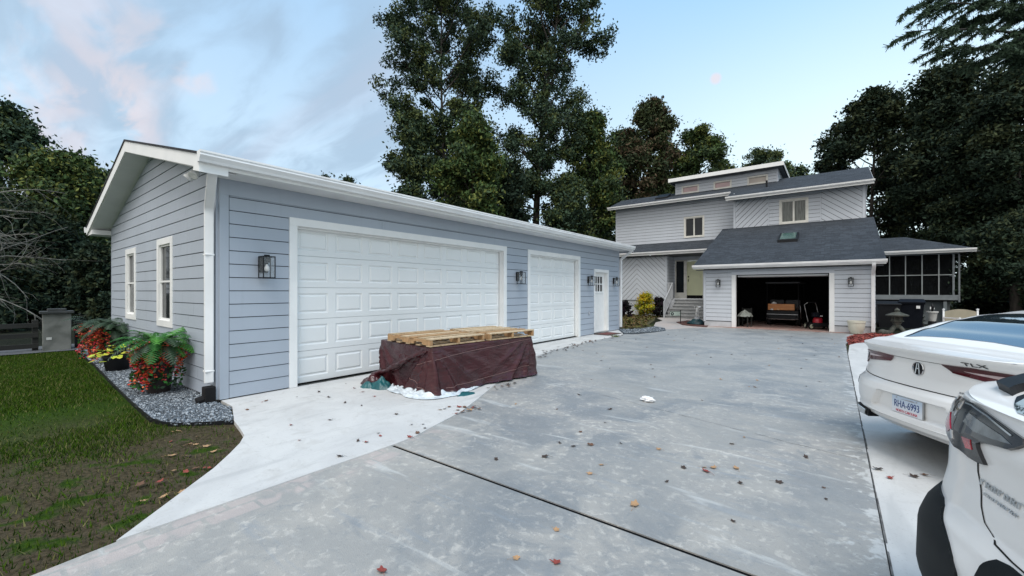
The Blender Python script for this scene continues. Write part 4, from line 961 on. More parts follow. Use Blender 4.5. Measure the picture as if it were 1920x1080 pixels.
T_(1265, 44, 330, 60, 88, 'low dark tree mass directly behind the left upper roof', pal='black', limbs=20, leaves=18000, h0=.05, ls=.2, group=gb)
T_(1432, 50, 268, 58, 9, 'thin pale sparse tree above the clerestory roof', limbs=26, subs=8, leaves=17000, h0=.3, ls=.15, rc=.68, group=gb)
T_(1375, 46, 300, 30, 99, 'small sparse tree behind the middle of the clerestory', limbs=16, leaves=5000, h0=.3, ls=.16, group=gb)
T_(1500, 48, 300, 30, 98, 'small dark tree seen just over the right upper roof', limbs=16, leaves=8000, h0=.2, ls=.18, group=gb)
for px, d, yt, hw, sd_, lab in ((1255, 42, 255, 42, 301, 'green tree between the rusty topped tree and the open crowned one'), (1352, 45, 292, 36, 302, 'low green tree over the left end of the clerestory roof'), (1402, 52, 300, 34, 303, 'pale green tree low over the clerestory middle'), (1470, 54, 296, 30, 304, 'pale thin tree over the right end of the clerestory')):
    T_(px, d, yt, hw, sd_, lab, pal='mid', limbs=24, subs=7, leaves=17000, h0=.2, ls=.17, rc=.8, group=gb)
gr = 'dark trees massed on the right beyond the house'
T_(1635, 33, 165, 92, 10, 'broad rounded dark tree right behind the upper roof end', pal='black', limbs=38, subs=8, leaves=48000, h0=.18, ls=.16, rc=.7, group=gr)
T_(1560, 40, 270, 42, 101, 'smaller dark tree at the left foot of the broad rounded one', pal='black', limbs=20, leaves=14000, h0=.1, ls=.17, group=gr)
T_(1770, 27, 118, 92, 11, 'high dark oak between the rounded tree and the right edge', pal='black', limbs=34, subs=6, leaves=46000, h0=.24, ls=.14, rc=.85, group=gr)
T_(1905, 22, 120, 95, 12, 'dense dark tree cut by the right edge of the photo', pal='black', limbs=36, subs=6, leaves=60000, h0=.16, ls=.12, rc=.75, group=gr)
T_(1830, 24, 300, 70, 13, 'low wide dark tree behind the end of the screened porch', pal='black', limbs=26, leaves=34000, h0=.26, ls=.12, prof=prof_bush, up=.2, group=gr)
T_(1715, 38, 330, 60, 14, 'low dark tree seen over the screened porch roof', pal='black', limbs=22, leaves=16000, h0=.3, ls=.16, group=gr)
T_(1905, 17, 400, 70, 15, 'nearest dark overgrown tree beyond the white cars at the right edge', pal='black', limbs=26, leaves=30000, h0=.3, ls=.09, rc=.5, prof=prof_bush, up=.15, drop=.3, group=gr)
gl = 'dark trees along the left boundary'
T_(5, 24, 182, 62, 20, 'dark pine like tree cut by the left edge of the photo', limbs=26, leaves=22000, h0=.25, ls=.14, rc=.7, group=gl, drop=.1)
T_(105, 21, 285, 72, 21, 'broad olive green tree left of the garage gable', pal='mid', limbs=28, subs=8, leaves=36000, h0=.14, ls=.12, group=gl)
T_(178, 23, 310, 36, 22, 'slim open dark tree just left of the garage eave', limbs=18, leaves=9000, h0=.3, ls=.13, group=gl)
T_(40, 19, 400, 70, 23, 'low shaded tree under the olive one at the left edge', pal='black', limbs=26, leaves=30000, h0=.35, ls=.12, prof=prof_bush, group=gl)
T_(215, 26, 390, 50, 24, 'shaded tree partly hidden behind the garage gable', pal='black', limbs=22, leaves=20000, h0=.1, ls=.14, prof=prof_bush, group=gl)
T_(607, 34, 312, 16, 25, 'small treetop poking over the garage roof, left of two', limbs=12, leaves=1800, h0=.5, ls=.14, rc=.4, group='treetops over the garage roof')
T_(650, 33, 316, 22, 26, 'small treetop poking over the garage roof, right of two', limbs=12, leaves=2600, h0=.5, ls=.14, rc=.4, group='treetops over the garage roof')
# hedges and understory
def bush(name, px, d, ytop, hw, seed, label, pal='black', leaves=14000, ls=.08, cat='shrub', group=None, **k):
    H = EYE + (546 - ytop) * d / 787; rad = hw * d / 787
    kw = dict(limbs=22, subs=4, h0=.05, prof=prof_bush, up=.7, rc=rad * .3, tr=.05, clumpflat=.8, trunkname='stem', crownname='foliage'); kw.update(k)
    return make_tree(name, label, at(px, d), H, rad, seed, pal, leaves=leaves, ls=ls, cat=cat, group=group, **kw)
for i, (px, d, yt, hw, lab) in enumerate([(-15, 15.5, 520, 80, 'black shaded shrub at the far left edge'), (52, 18, 520, 62, 'black shaded shrub behind the left part of the fence'), (120, 19, 505, 60, 'dark shrub right behind the stone pillar'),
        (185, 18, 470, 48, 'tall dark shrub between the pillar and the garage'), (205, 15, 560, 30, 'dark fan leaved shrub at the garage back corner')]):
    bush('shrub', px, d, yt, hw, 200 + i, lab, leaves=16000, ls=.10, group='shaded shrubs along the left boundary')
for i, (px, d, yt, hw, lab) in enumerate([(1745, 30, 500, 40, 'dark shrub seen behind the screened porch'), (1835, 20, 515, 34, 'black shrub just right of the screened porch'), (1885, 19, 530, 40, 'black shrub beyond the white sedan roof'), (1950, 17, 540, 50, 'black shrub cut by the right edge beyond the cars')]):
    bush('shrub', px, d, yt, hw, 220 + i, lab, leaves=12000, ls=.09, group='shaded shrubs on the right side')
bush('shrub', 1209, 24.0 - 1.0, 556, 23, 230, 'bright yellow green shrub against the grey house foundation', leaves=5000, ls=.05, pal='yel') if False else None
LM['yel'] = [leafmat('yellow leaves', (.42, .36, .02), (.30, .30, .02)), leafmat('lime leaves', (.20, .27, .025), (.12, .18, .02)), leafmat('orange yellow leaves', (.45, .27, .02), (.3, .26, .02))]
LM['plum'] = [leafmat('plum leaves', (.022, .012, .02), (.012, .01, .014)), leafmat('dark plum leaves', (.012, .010, .014), (.01, .012, .012)), leafmat('dark green leaves', (.012, .018, .012), (.01, .012, .01))]
bush('shrub', 1209, 23.3, 556, 21, 230, 'bright yellow green shrub against the grey house foundation', leaves=4500, ls=.05, pal='yel', group='shrubs by the house foundation')
bush('shrub', 1171, 22.6, 568, 14, 231, 'small dark plum shrub beside the far garage downspout', leaves=2600, ls=.06, pal='plum', group='shrubs by the house foundation')
bush('shrub', 1236, 23.2, 562, 15, 232, 'dark plum shrub between the yellow shrub and the steps', leaves=3400, ls=.06, pal='plum', group='shrubs by the house foundation')
# ground cover leaves in the bed
rng = np.random.default_rng(9); n = 5200
BP = [(-11.0, 14.5), (-6.4, 14.85), (-5.9, 15.4), (-5.85, 16.5), (-6.5, 18.0), (-7.1, 20.5), (-7.6, 22.2), (-7.6, 23.8), (-12, 23.8)]
P = [q for q in zip(rng.uniform(-11.5, -5.8, n * 2), rng.uniform(14.5, 23.8, n * 2)) if inside(q, BP)][:n]; P = np.array(P); n = len(P)
a = rng.uniform(0, 2 * PI, n); s_ = rng.uniform(.03, .08, n); u = np.stack([np.cos(a) * s_, np.sin(a) * s_, rng.normal(0, .02, n)], -1); v = np.stack([-np.sin(a) * s_ * .6, np.cos(a) * s_ * .6, rng.normal(0, .02, n)], -1)
C = np.stack([P[:, 0], P[:, 1], .03 + rng.random(n) * .07], -1); V = np.stack([C - u, C - v, C + u, C + v], 1)
tag(arrays_mesh('ground_cover', V, np.arange(n * 4).reshape(-1, 4), [leafmat('olive ground leaf', (.11, .10, .03), (.06, .07, .02)), leafmat('brown ground leaf', (.12, .075, .035), (.07, .05, .025))], rng.choice(2, n)), 'olive and brown ground cover in the bed before the house', 'ground cover', kind='stuff')
# leafless grey tree at the left edge with long sweeping twigs
t = thing('bare_tree', 'leafless grey tree sweeping long thin twigs in from the left edge', 'tree', at(-120, 11.0))
rng = np.random.default_rng(31); mb = MB()
mb.tube([(0, 0, -.1), (.1, 0, 1.2), (.0, .1, 2.4), (.1, .1, 3.6), (.2, .1, 4.6)], [.16, .14, .11, .07, .03], 8); mb.build('trunk', M['bark_l'], t, smooth=True)
mb = MB(); axr = RT
for i in range(24):
    z = 1.3 + rng.random() * 2.6; p = Vector((.05, .05, z)); d = (RT * rng.uniform(.8, 1.2) + FW * rng.uniform(-.5, .35) + Vector((0, 0, rng.uniform(-.02, .42)))).normalized(); L_ = rng.uniform(1.6, 3.1); pts = [p]; n = 9
    for k in range(n):
        d = (d + Vector(rng.normal(0, .10, 3)) + Vector((0, 0, -.055))).normalized(); pts.append(pts[-1] + d * L_ / n)
    mb.tube(pts, [.026 * (1 - .85 * k / n) + .002 for k in range(n + 1)], 5)
    for s_ in range(12):
        q = .15 + .8 * rng.random(); f = q * n; k = min(int(f), n - 1); b = pts[k].lerp(pts[k + 1], f - k); dd = (d + Vector(rng.normal(0, .5, 3))).normalized(); tw = [b]; l2 = rng.uniform(.3, 1.0)
        for j in range(4): dd = (dd + Vector(rng.normal(0, .2, 3)) + Vector((0, 0, -.08))).normalized(); tw.append(tw[-1] + dd * l2 / 4)
        mb.tube(tw, [.007, .005, .004, .003, .0015], 3, cap=False)
mb.build('branches', M['bark_l'], t, smooth=True)
# conifer just out of frame on the right, its boughs hang into the top corner
t = thing('conifer', 'conifer with drooping feathery boughs hanging into the top right corner', 'tree', at(2080, 9.5))
rng = np.random.default_rng(37); mb = MB(); mb.tube([(0, 0, -.1), (.05, 0, 3), (0, .05, 6), (.05, 0, 9), (0, 0, 11.5)], [.22, .19, .14, .09, .03], 8)
LV = []
base = at(2080, 9.5)
ends = [(1705, 14, 8.6, 3.4), (1700, 60, 8.4, 3.0), (1760, 92, 8.6, 2.6), (1850, 108, 8.8, 2.4), (1770, -30, 8.8, 3.4), (1870, 20, 9.0, 3.0), (1910, 75, 8.8, 2.6), (1830, -50, 9.0, 3.6), (1930, -20, 9.2, 3.4), (1960, 130, 9.0, 2.0), (1800, 40, 9.2, 3.0), (1740, -5, 9.4, 3.2), (1950, 50, 9.6, 3)]
for px, py, d, rise in ends:
    e = at(px, d, EYE + (546 - py) * d / 787) - base; s0 = Vector((0, 0, e.z - .25 + .3 * rng.random()))
    pts = [s0.lerp(e, k / 10) + Vector((0, 0, .35 * math.sin(PI * k / 10))) + Vector(rng.normal(0, .02, 3)) for k in range(11)]; mb.tube(pts, [.045 * (1 - .9 * k / 10) + .003 for k in range(11)], 5)
    ax = (e - s0).normalized()
    for j in range(48):
        q = .22 + .78 * rng.random(); f = q * 10; k = min(int(f), 9); b = pts[k].lerp(pts[k + 1], f - k); sgn = rng.choice((-1, 1)); sd_ = (ax * .8 + ax.cross(Vector((0, 0, 1))) * sgn * rng.uniform(.3, 1) + Vector((0, 0, rng.uniform(-.3, .05)))).normalized(); l2 = rng.uniform(.3, .8) * (1.25 - q * .6); tw = [b]
        for m_ in range(4): sd_ = (sd_ + Vector((0, 0, -.16)) + Vector(rng.normal(0, .05, 3))).normalized(); tw.append(tw[-1] + sd_ * l2 / 4)
        mb.tube(tw, [.006, .005, .004, .003, .002], 3, cap=False)
        for m_ in range(120):
            f = rng.random() * 4; k = min(int(f), 3); b = tw[k].lerp(tw[k + 1], f - k); nd_ = (sd_ * .7 + Vector(rng.normal(0, .6, 3)) + Vector((0, 0, -.35))).normalized() * rng.uniform(.05, .12); w_ = nd_.cross(Vector(rng.normal(0, 1, 3))).normalized() * .011
            LV.append([tuple(b - w_), tuple(b + w_), tuple(b + nd_ + w_ * .4), tuple(b + nd_ - w_ * .4)])
mb.build('trunk', M['bark_d'], t, smooth=True); LV = np.array(LV); arrays_mesh('crown', LV, np.arange(len(LV) * 4).reshape(-1, 4), LM['dark'][:2], rng.choice(2, len(LV)), t)
# far lake shore belt of woodland
rng = np.random.default_rng(41); n = 26000
px_ = rng.uniform(-200, 2200, n); d = rng.uniform(75, 95, n); top = 9 + 3.5 * np.sin(px_ * .013) + 2 * np.sin(px_ * .041 + 1)
keep = (px_ < 1150) | (px_ > 1560) | (rng.random(n) < .35)
px_, d, top = px_[keep], d[keep], top[keep]; n = len(px_); zz = rng.random(n) * top
C = np.stack([FW.x * d + RT.x * d * (px_ - 960) / 787, FW.y * d + RT.y * d * (px_ - 960) / 787, zz], -1)
a = rng.normal(0, 1, (n, 3)); a /= np.linalg.norm(a, axis=1, keepdims=True); b = np.cross(a, rng.normal(0, 1, (n, 3))); b /= np.linalg.norm(b, axis=1, keepdims=True); s_ = rng.uniform(.4, .9, (n, 1))
V = np.stack([C - a * s_, C + b * s_ * .7, C + a * s_, C - b * s_ * .7], 1)
tag(arrays_mesh('woodland', V, np.arange(n * 4).reshape(-1, 4), LM['dark'], rng.choice(3, n)), 'distant dark belt of woodland closing the horizon', 'woodland', kind='stuff')
# ------------------------------------------------------------------ car bodies
def lerp_tab(tab, x):
    if x <= tab[0][0]: return tab[0][1]
    for (a, fa), (b, fb) in zip(tab, tab[1:]):
        if x <= b:
            t = (x - a) / (b - a); t = t * t * (3 - 2 * t) * .5 + t * .5
            return fa + (fb - fa) * t
    return tab[-1][1]
class CarBody:
    """u right, v forward from the rear centre, z up"""
    def __init__(s, W, L, n, D, zb, z0, Wt, vr, vf, zt, rt, disp=None, shoulder=.02):
        s.W, s.L, s.n, s.D, s.zb, s.z0, s.Wt, s.vr, s.vf, s.zt, s.rt, s.disp, s.sh = W, L, n, D, zb, z0, Wt, vr, vf, zt, rt, disp, shoulder
        tb = []; l = 0; pu = pv = 0
        for i in range(2001):
            f = (.5 - .5 * math.cos(i / 2000 * PI)) ** 2 * PI / 2 if i < 2000 else PI / 2
            a = math.sin(f) ** (2 / n); b = 1 - max(0, math.cos(f)) ** (2 / n)
            l += math.hypot((a - pu) * W, (b - pv) * D); pu, pv = a, b; tb.append((l, a, b))
        s.tb = [(q[0] / l, q[1], q[2]) for q in tb]; s.arc = l
    def rear(s, x):                                   # arc-length position 0..1 round the rear quarter
        tb = s.tb; lo, hi = 0, len(tb) - 1
        while hi - lo > 1:
            m = (lo + hi) // 2
            if tb[m][0] <= x: lo = m
            else: hi = m
        a, b = tb[lo], tb[hi]; k = (x - a[0]) / max(1e-9, b[0] - a[0]); k = min(1, max(0, k))
        return a[1] + (b[1] - a[1]) * k, a[2] + (b[2] - a[2]) * k
    def shell(s, p, z):
        sg = -1 if p < 0 else 1; t = abs(p); W = s.W * lerp_tab(s.Wt, z); vr = lerp_tab(s.vr, z); n = s.n
        vF = s.L - lerp_tab(s.vf, z)
        if t <= .5:
            a, b = s.rear(t / .5); u = W * a; v = vr + s.D * b
        elif t < .85:
            k = (t - .5) / .35; u = W * (1 - .0 * k); v = vr + s.D + (vF - 1.0 - vr - s.D) * k
        else:
            k = (t - .85) / .15; f = k * PI / 2; u = W * max(0, math.cos(f)) ** (2 / 2.6); v = vF - 1.0 + 1.0 * math.sin(f) ** (2 / 2.6)
            if k >= 1: u = 0
        if s.disp: v += s.disp(sg * u, z, t)
        return (sg * u, v, z)
    def halfw(s, v):
        vr = lerp_tab(s.vr, s.zb); W = s.W * lerp_tab(s.Wt, s.zb); vF = s.L - lerp_tab(s.vf, s.zb)
        if v < vr + s.D:
            q = max(0, 1 - (v - vr) / s.D); return W * (max(0, 1 - q ** s.n)) ** (1 / s.n)
        if v > vF - 1.0:
            q = min(1, (v - vF + 1.0)); return W * (max(0, 1 - q ** 2.6)) ** (1 / 2.6)
        return W
    def top(s, v, j):                                 # j -1..1
        sg = -1 if j < 0 else 1; q = 1 - abs(j); b = s.halfw(v); zt = lerp_tab(s.zt, v); h = zt - s.zb
        r = min(lerp_tab(s.rt, v), b * .93)
        C = [(b, s.zb), (b - s.sh, s.zb + min(.03, abs(h) * .35) * (1 if h > 0 else -1)), (r + .015, s.zb + h * .86), (r - .07, s.zb + h * .95), (r * .45, s.zb + h * .992), (0, zt)]
        K = [0, .1, .55, .65, .82, 1]
        for i in range(5):
            if q <= K[i + 1] + 1e-9:
                t = (q - K[i]) / (K[i + 1] - K[i])
                P0 = C[max(i - 1, 0)]; P1 = C[i]; P2 = C[i + 1]; P3 = C[min(i + 2, 5)]
                def cr(a, b_, c, d): return b_ + (c - b_) * t + .0 * a * d
                return (sg * cr(P0[0], P1[0], P2[0], P3[0]), v, cr(P0[1], P1[1], P2[1], P3[1]))
        return (0, v, zt)
SEDAN = CarBody(.915, 4.62, 3.0, .72, .955, .22,
    Wt=[(.2, .93), (.35, .975), (.5, 1.0), (.66, 1.0), (.8, .985), (.9, .955), (.96, .93)],
    vr=[(.2, .30), (.27, .12), (.33, .035), (.36, .02), (.45, .0), (.56, .0), (.61, .012), (.64, .045), (.652, .062), (.66, .066), (.74, .085), (.84, .09), (.90, .06), (.94, .02), (.96, .015)],
    vf=[(.2, .2), (.45, 0), (.7, .1), (.96, .7)],
    zt=[(.0, .955), (.08, .958), (.25, .966), (.40, .995), (.6, 1.09), (.8, 1.175), (1.05, 1.235), (1.35, 1.275), (1.7, 1.295), (2.2, 1.30), (2.7, 1.275), (3.1, 1.17), (3.45, 1.04), (3.6, 1.0), (4.2, .97), (4.62, .955)],
    rt=[(0, .80), (.3, .76), (.5, .66), (.8, .58), (1.2, .52), (2.2, .50), (3.0, .54), (3.5, .62), (3.8, .75), (4.6, .75)])
SED_P, SED_L = (3.20, 3.40), 4.0                      # lens-frame position of the bumper centre and bearing of the car's left side
SUV = CarBody(.83, 4.2, 4.0, .5, 1.03, .18,
    Wt=[(.18, .96), (.3, 1.0), (.55, 1.0), (.64, .965), (.75, .95), (.97, .92), (1.03, .905)],
    vr=[(.18, .09), (.26, .04), (.34, .02), (.50, .025), (.58, .05), (.64, .085), (.75, .10), (.9, .10), (.97, .115), (1.03, .135)],
    vf=[(.2, .2), (.45, 0), (.7, .1), (.97, .6)],
    zt=[(.13, 1.03), (.18, 1.045), (.3, 1.075), (.42, 1.12), (.6, 1.20), (.8, 1.285), (1.1, 1.35), (1.6, 1.38), (2.3, 1.37), (2.8, 1.30), (3.2, 1.16), (3.5, 1.07), (4.0, 1.04), (4.3, 1.03)],
    rt=[(.1, .70), (.3, .66), (.5, .60), (.8, .54), (1.5, .50), (2.8, .52), (3.3, .60), (3.8, .66), (4.6, .66)], shoulder=.03)
SUV_P, SUV_L = (1.375, 1.17), 22.0
g = MN('pearl white car paint'); n = g.noise(2.0, 2)
g.set(c=g.mix(n, (.80, .80, .785), (.78, .78, .77)), r=.28, coat=.6, cr=.03); M['paint'] = g.m
M['clad'] = mat('black textured cladding', (.006, .009, .011), .55, (.009, .012, .014), 30, bump=.15, bs=300, spec=.15)
M['dark_chrome'] = mat('dark chrome', (.09, .095, .10), .25, met=.7)
M['seam'] = mat('panel gap', (.02, .02, .02), .8, spec=.1)
M['red_lens'] = mat('dark red lamp lens', (.085, .003, .008), .14, (.035, .002, .004), 3, coat=.35, spec=.3); M['smoke_lens'] = mat('smoked lamp lens', (.012, .014, .017), .1, (.006, .007, .009), 6, coat=.5, spec=.4)
M['pink_lens'] = mat('pale inner lamp bar', (.62, .50, .50), .12, (.40, .30, .30), 12, coat=1.0); M['bright_red'] = mat('bright red reflector', (.60, .015, .04), .15, (.25, .01, .02), 8, coat=1.0)
M['clear_lens'] = mat('clear lamp section', (.13, .15, .16), .12, (.05, .06, .065), 14, coat=.6); M['alloy'] = mat('grey alloy rim', (.35, .36, .37), .3, met=.9)
def nrm(surf, a, b, e=.004):
    P = Vector(surf(a, b)); A = Vector(surf(a + e, b)) - Vector(surf(a - e, b)); B = Vector(surf(a, b + e)) - Vector(surf(a, b - e)); n = A.cross(B)
    if n.length < 1e-9: n = Vector((0, -1, 0))
    n.normalize()
    return P, n
def decal(mb, surf, poly, da, db, off, cen, m=0, rim=True):
    """sheet following a body surface inside a parameter polygon, with a real rim"""
    def q(a, b, o):
        P, n = nrm(surf, a, b)
        if n.dot(P - cen) < 0: n = -n
        return P + n * o
    a0, a1 = min(p[0] for p in poly), max(p[0] for p in poly); b0, b1 = min(p[1] for p in poly), max(p[1] for p in poly)
    na = max(1, math.ceil((a1 - a0) / da)); nb = max(1, math.ceil((b1 - b0) / db)); idx = {}
    def vid(a, b):
        k = (round(a, 5), round(b, 5))
        if k not in idx: idx[k] = len(mb.v); mb.v.append(tuple(q(a, b, off)))
        return idx[k]
    for i in range(na):
        for j in range(nb):
            x0, x1 = a0 + (a1 - a0) * i / na, a0 + (a1 - a0) * (i + 1) / na; y0, y1 = b0 + (b1 - b0) * j / nb, b0 + (b1 - b0) * (j + 1) / nb
            c = clip(clip(clip(clip(list(poly), (-1, 0), -x0), (1, 0), x1), (0, -1), -y0), (0, 1), y1)
            if len(c) < 3 or area(c) < 1e-9: continue
            ids = [];
            for p in c:
                k = vid(*p)
                if not ids or ids[-1] != k: ids.append(k)
            if ids[0] == ids[-1]: ids.pop()
            if len(set(ids)) == len(ids) and len(ids) > 2: mb.f.append(tuple(ids)); mb.m.append(m)
    if rim:
        for i in range(len(poly)):
            A, B = poly[i], poly[(i + 1) % len(poly)]; k = max(1, math.ceil(max(abs(B[0] - A[0]) / da, abs(B[1] - A[1]) / db)))
            for s_ in range(k):
                t0, t1 = s_ / k, (s_ + 1) / k; p = (A[0] + (B[0] - A[0]) * t0, A[1] + (B[1] - A[1]) * t0); r = (A[0] + (B[0] - A[0]) * t1, A[1] + (B[1] - A[1]) * t1)
                mb.poly([q(*p, off), q(*r, off), q(*r, -.004), q(*p, -.004)], m)
def strip(pts, w):
    """thin ribbon polygon in parameter space along pts"""
    up, dn = [], []
    for i, p in enumerate(pts):
        a = pts[max(i - 1, 0)]; b = pts[min(i + 1, len(pts) - 1)]; dx, dy = b[0] - a[0], b[1] - a[1]; l = math.hypot(dx, dy) or 1; nx, ny = -dy / l * w / 2, dx / l * w / 2
        up.append((p[0] + nx, p[1] + ny)); dn.append((p[0] - nx, p[1] - ny))
    return up + dn[::-1]
def text_obj(name, s, size, m, parent, loc, xdir, nrm_, extrude=.0015, width=None, shear=0):
    cu = bpy.data.curves.new(name, 'FONT'); cu.body = s; cu.size = size; cu.extrude = extrude; cu.align_x = 'CENTER'; cu.align_y = 'CENTER'; cu.shear = shear
    o = bpy.data.objects.new(name, cu); S.collection.objects.link(o); cu.materials.append(m); o.parent = parent
    X = Vector(xdir).normalized(); Z = Vector(nrm_).normalized(); Y = Z.cross(X).normalized(); X = Y.cross(Z)
    Mx = Matrix((X, Y, Z)).transposed().to_4x4(); Mx.translation = Vector(loc)
    if width is not None:
        bpy.context.view_layer.update(); w0 = o.dimensions.x or 1; Mx = Mx @ Matrix.Diagonal((width / w0, 1, 1, 1))
    bpy.context.view_layer.update(); dg = bpy.context.evaluated_depsgraph_get(); me = bpy.data.meshes.new_from_object(o.evaluated_get(dg)); me.name = name
    bpy.data.objects.remove(o); o = bpy.data.objects.new(name, me); S.collection.objects.link(o); o.parent = parent
    if not me.materials: me.materials.append(m)
    o.matrix_local = Mx; return o
def car(body, name, label, P, ang, zrows, cat='car'):
    a = R_(ang); Hd = RT * math.cos(a) - FW * math.sin(a); loc = RT * P[0] + FW * P[1]
    root = thing(name, label, cat, (loc.x, loc.y, 0.0), math.atan2(-Hd.x, Hd.y))
    ps = [-.5 + .5 * k / 70 for k in range(71)]; ps = ps + [-x for x in ps[:-1]][::-1]
    side = [.5 + .35 * k / 14 for k in range(1, 15)] + [.85 + .15 * k / 14 for k in range(1, 15)]
    ps = [-x for x in side[::-1]] + ps + side
    mb = MB()
    for z in zrows:
        for p in ps: mb.v.append(body.shell(p, z))
    n = len(ps)
    for i in range(len(zrows) - 1):
        for j in range(n - 1):
            k = i * n + j; mb.f.append((k, k + 1, k + n + 1, k + n)); mb.m.append(0)
    # top surface; its rim follows the shell's upper edge
    vr = lerp_tab(body.vr, body.zb); vF = body.L - lerp_tab(body.vf, body.zb); i0 = len(mb.v)
    V_ = [vr + (vF - vr) * (1 - math.cos(PI * k / 150)) / 2 for k in range(151)]; js = [-1 + 2 * k / 72 for k in range(73)]
    for v in V_:
        for j in js: mb.v.append(body.top(v, j))
    for i in range(150):
        for j in range(72):
            k = i0 + i * 73 + j; mb.f.append((k, k + 1, k + 74, k + 73)); mb.m.append(0)
    b = mb.build('body', M['paint'], root, smooth=True)
    bm = bmesh.new(); bm.from_mesh(b.data); bmesh.ops.remove_doubles(bm, verts=bm.verts, dist=.0008); bmesh.ops.recalc_face_normals(bm, faces=bm.faces); bm.to_mesh(b.data); bm.free(); b.data.set_sharp_from_angle(angle=R_(50))
    return root
def side_p(body, v, z=.5):
    best = min((abs(body.shell(p / 400, z)[1] - v), p / 400) for p in range(100, 380)); return best[1]
def wheels(body, root, vs, r, name='wheel'):
    cen = Vector((0, body.L / 2, .6))
    for v in vs:
        for sg in (-1, 1):
            mb = MB(); cs = []
            for k in range(17):
                a = PI * k / 16; cs.append((sg * side_p(body, v - math.cos(a) * (r + .045)), r + math.sin(a) * (r + .045) * .98 - .02))
            cs = [(c[0], max(c[1], body.z0 + .0)) for c in cs]; cs = [(cs[0][0], body.z0)] + cs + [(cs[-1][0], body.z0)]
            decal(mb, body.shell, cs, .02, .06, .003, cen, rim=False); mb.build('wheel_arch', M['seam'], root)
            x = sg * (body.W - .012); w_ = thing_part = bpy.data.objects.new('wheel', None); S.collection.objects.link(w_); w_.parent = root; w_.location = (x - sg * .1, v, r)
            mb = MB(); prof = [(r * .66, -.10), (r * .93, -.105), (r, -.08), (r, .08), (r * .93, .105), (r * .66, .10)]; mb.lathe(prof, n=32); o = mb.build('tyre', M['rubber'], w_, smooth=True); o.rotation_euler = (0, R_(90), 0)
            mb = MB(); mb.lathe([(r * .67, .095), (r * .62, .07), (r * .6, .04)], n=32); mb.lathe([(0, .085), (.05, .08), (.05, .05)], n=16)
            for k in range(5):
                a = 2 * PI * k / 5; c_, s_ = math.cos(a), math.sin(a)
                for dd in (-.16, .16):
                    e = (math.cos(a + dd) * r * .62, math.sin(a + dd) * r * .62); mb.tube([(c_ * .03, s_ * .03, .072), (e[0], e[1], .075)], .014, 5)
            o = mb.build('rim', M['alloy'], w_, smooth=True); o.rotation_euler = (0, R_(90 * sg), 0)
# ---- sedan
def sed_disp(u, z, t):
    if t > .5: return 0
    hw = .30 + (.565 - z) * .62; 
    def ss(x, a, b): x = min(1, max(0, (x - a) / (b - a))); return x * x * (3 - 2 * x)
    m = (1 - ss(abs(u + .01), hw - .012, hw + .012)) * ss(z, .405, .425) * (1 - ss(z, .552, .568))
    cr = .012 * math.exp(-((z - .375) / .012) ** 2)
    return .042 * m - cr * (1 - ss(abs(u), .75, .9))
SEDAN.disp = sed_disp
zr = sorted(set([round(.22 + .0095 * k, 4) for k in range(47)] + [.640, .647, .6505, .6545, .658, .665] + [round(.67 + .0125 * k, 4) for k in range(23)] + [.955]))
sed = car(SEDAN, 'sedan', 'white sedan parked nose away with plate RHA-6993, behind the nearer white car', SED_P, SED_L, zr)
cen = Vector((0, 2.2, .6)); sh = SEDAN.shell; tp = SEDAN.top
mb = MB(); mb.prism([(-.75, .35, .23), (.75, .35, .23), (.85, .8, .23), (.85, 3.8, .23), (-.85, 3.8, .23), (-.85, .8, .23)], (0, 0, .02)); mb.build('underbody', M['dark'], sed)
# rear screen with dark border
mb = MB(); gp = [(.43, -.315), (.47, -.24), (.49, -.1), (.49, .1), (.47, .24), (.43, .315), (.70, .315), (.98, .30), (1.07, .26), (1.10, .12), (1.10, -.12), (1.07, -.26), (.98, -.30), (.70, -.315)]
decal(mb, tp, gp, .03, .03, .003, cen); rw = mb.build('rear_window', M['car_glass'], sed, smooth=True)
mb = MB(); decal(mb, tp, strip([(p[0] + (.0 if 0 else 0), p[1]) for p in gp] + [gp[0]], .012), .02, .02, .0045, cen, rim=False); mb.build('window_trim', M['black'], sed)
for sg in (-1, 1):
    mb = MB(); decal(mb, tp, [(.78, sg * .62), (.95, sg * .86), (3.25, sg * .88), (3.1, sg * .66), (2.7, sg * .50), (1.2, sg * .49)][::sg], .08, .05, .003, cen); mb.build('side_window', M['car_glass'], sed, smooth=True)
    # mirror
    mb = MB(); mb.grid(lambda a, b, s_=sg: (s_ * (.93 + .07 * math.cos(a * PI * 2) * math.sin(b * PI)), 3.0 + .05 * math.cos(b * PI) , 1.0 + .06 * math.sin(a * 2 * PI) * math.sin(b * PI)), 12, 8); mb.box((sg * .86 - .03, 2.98, .95), (sg * .86 + .06, 3.02, .97)); mb.build('mirror', M['paint'], sed, smooth=True)
mb = MB(); decal(mb, tp, [(2.80, -.33), (3.42, -.44), (3.42, .44), (2.80, .33)], .06, .06, .003, cen); mb.build('windscreen', M['car_glass'], sed, smooth=True)
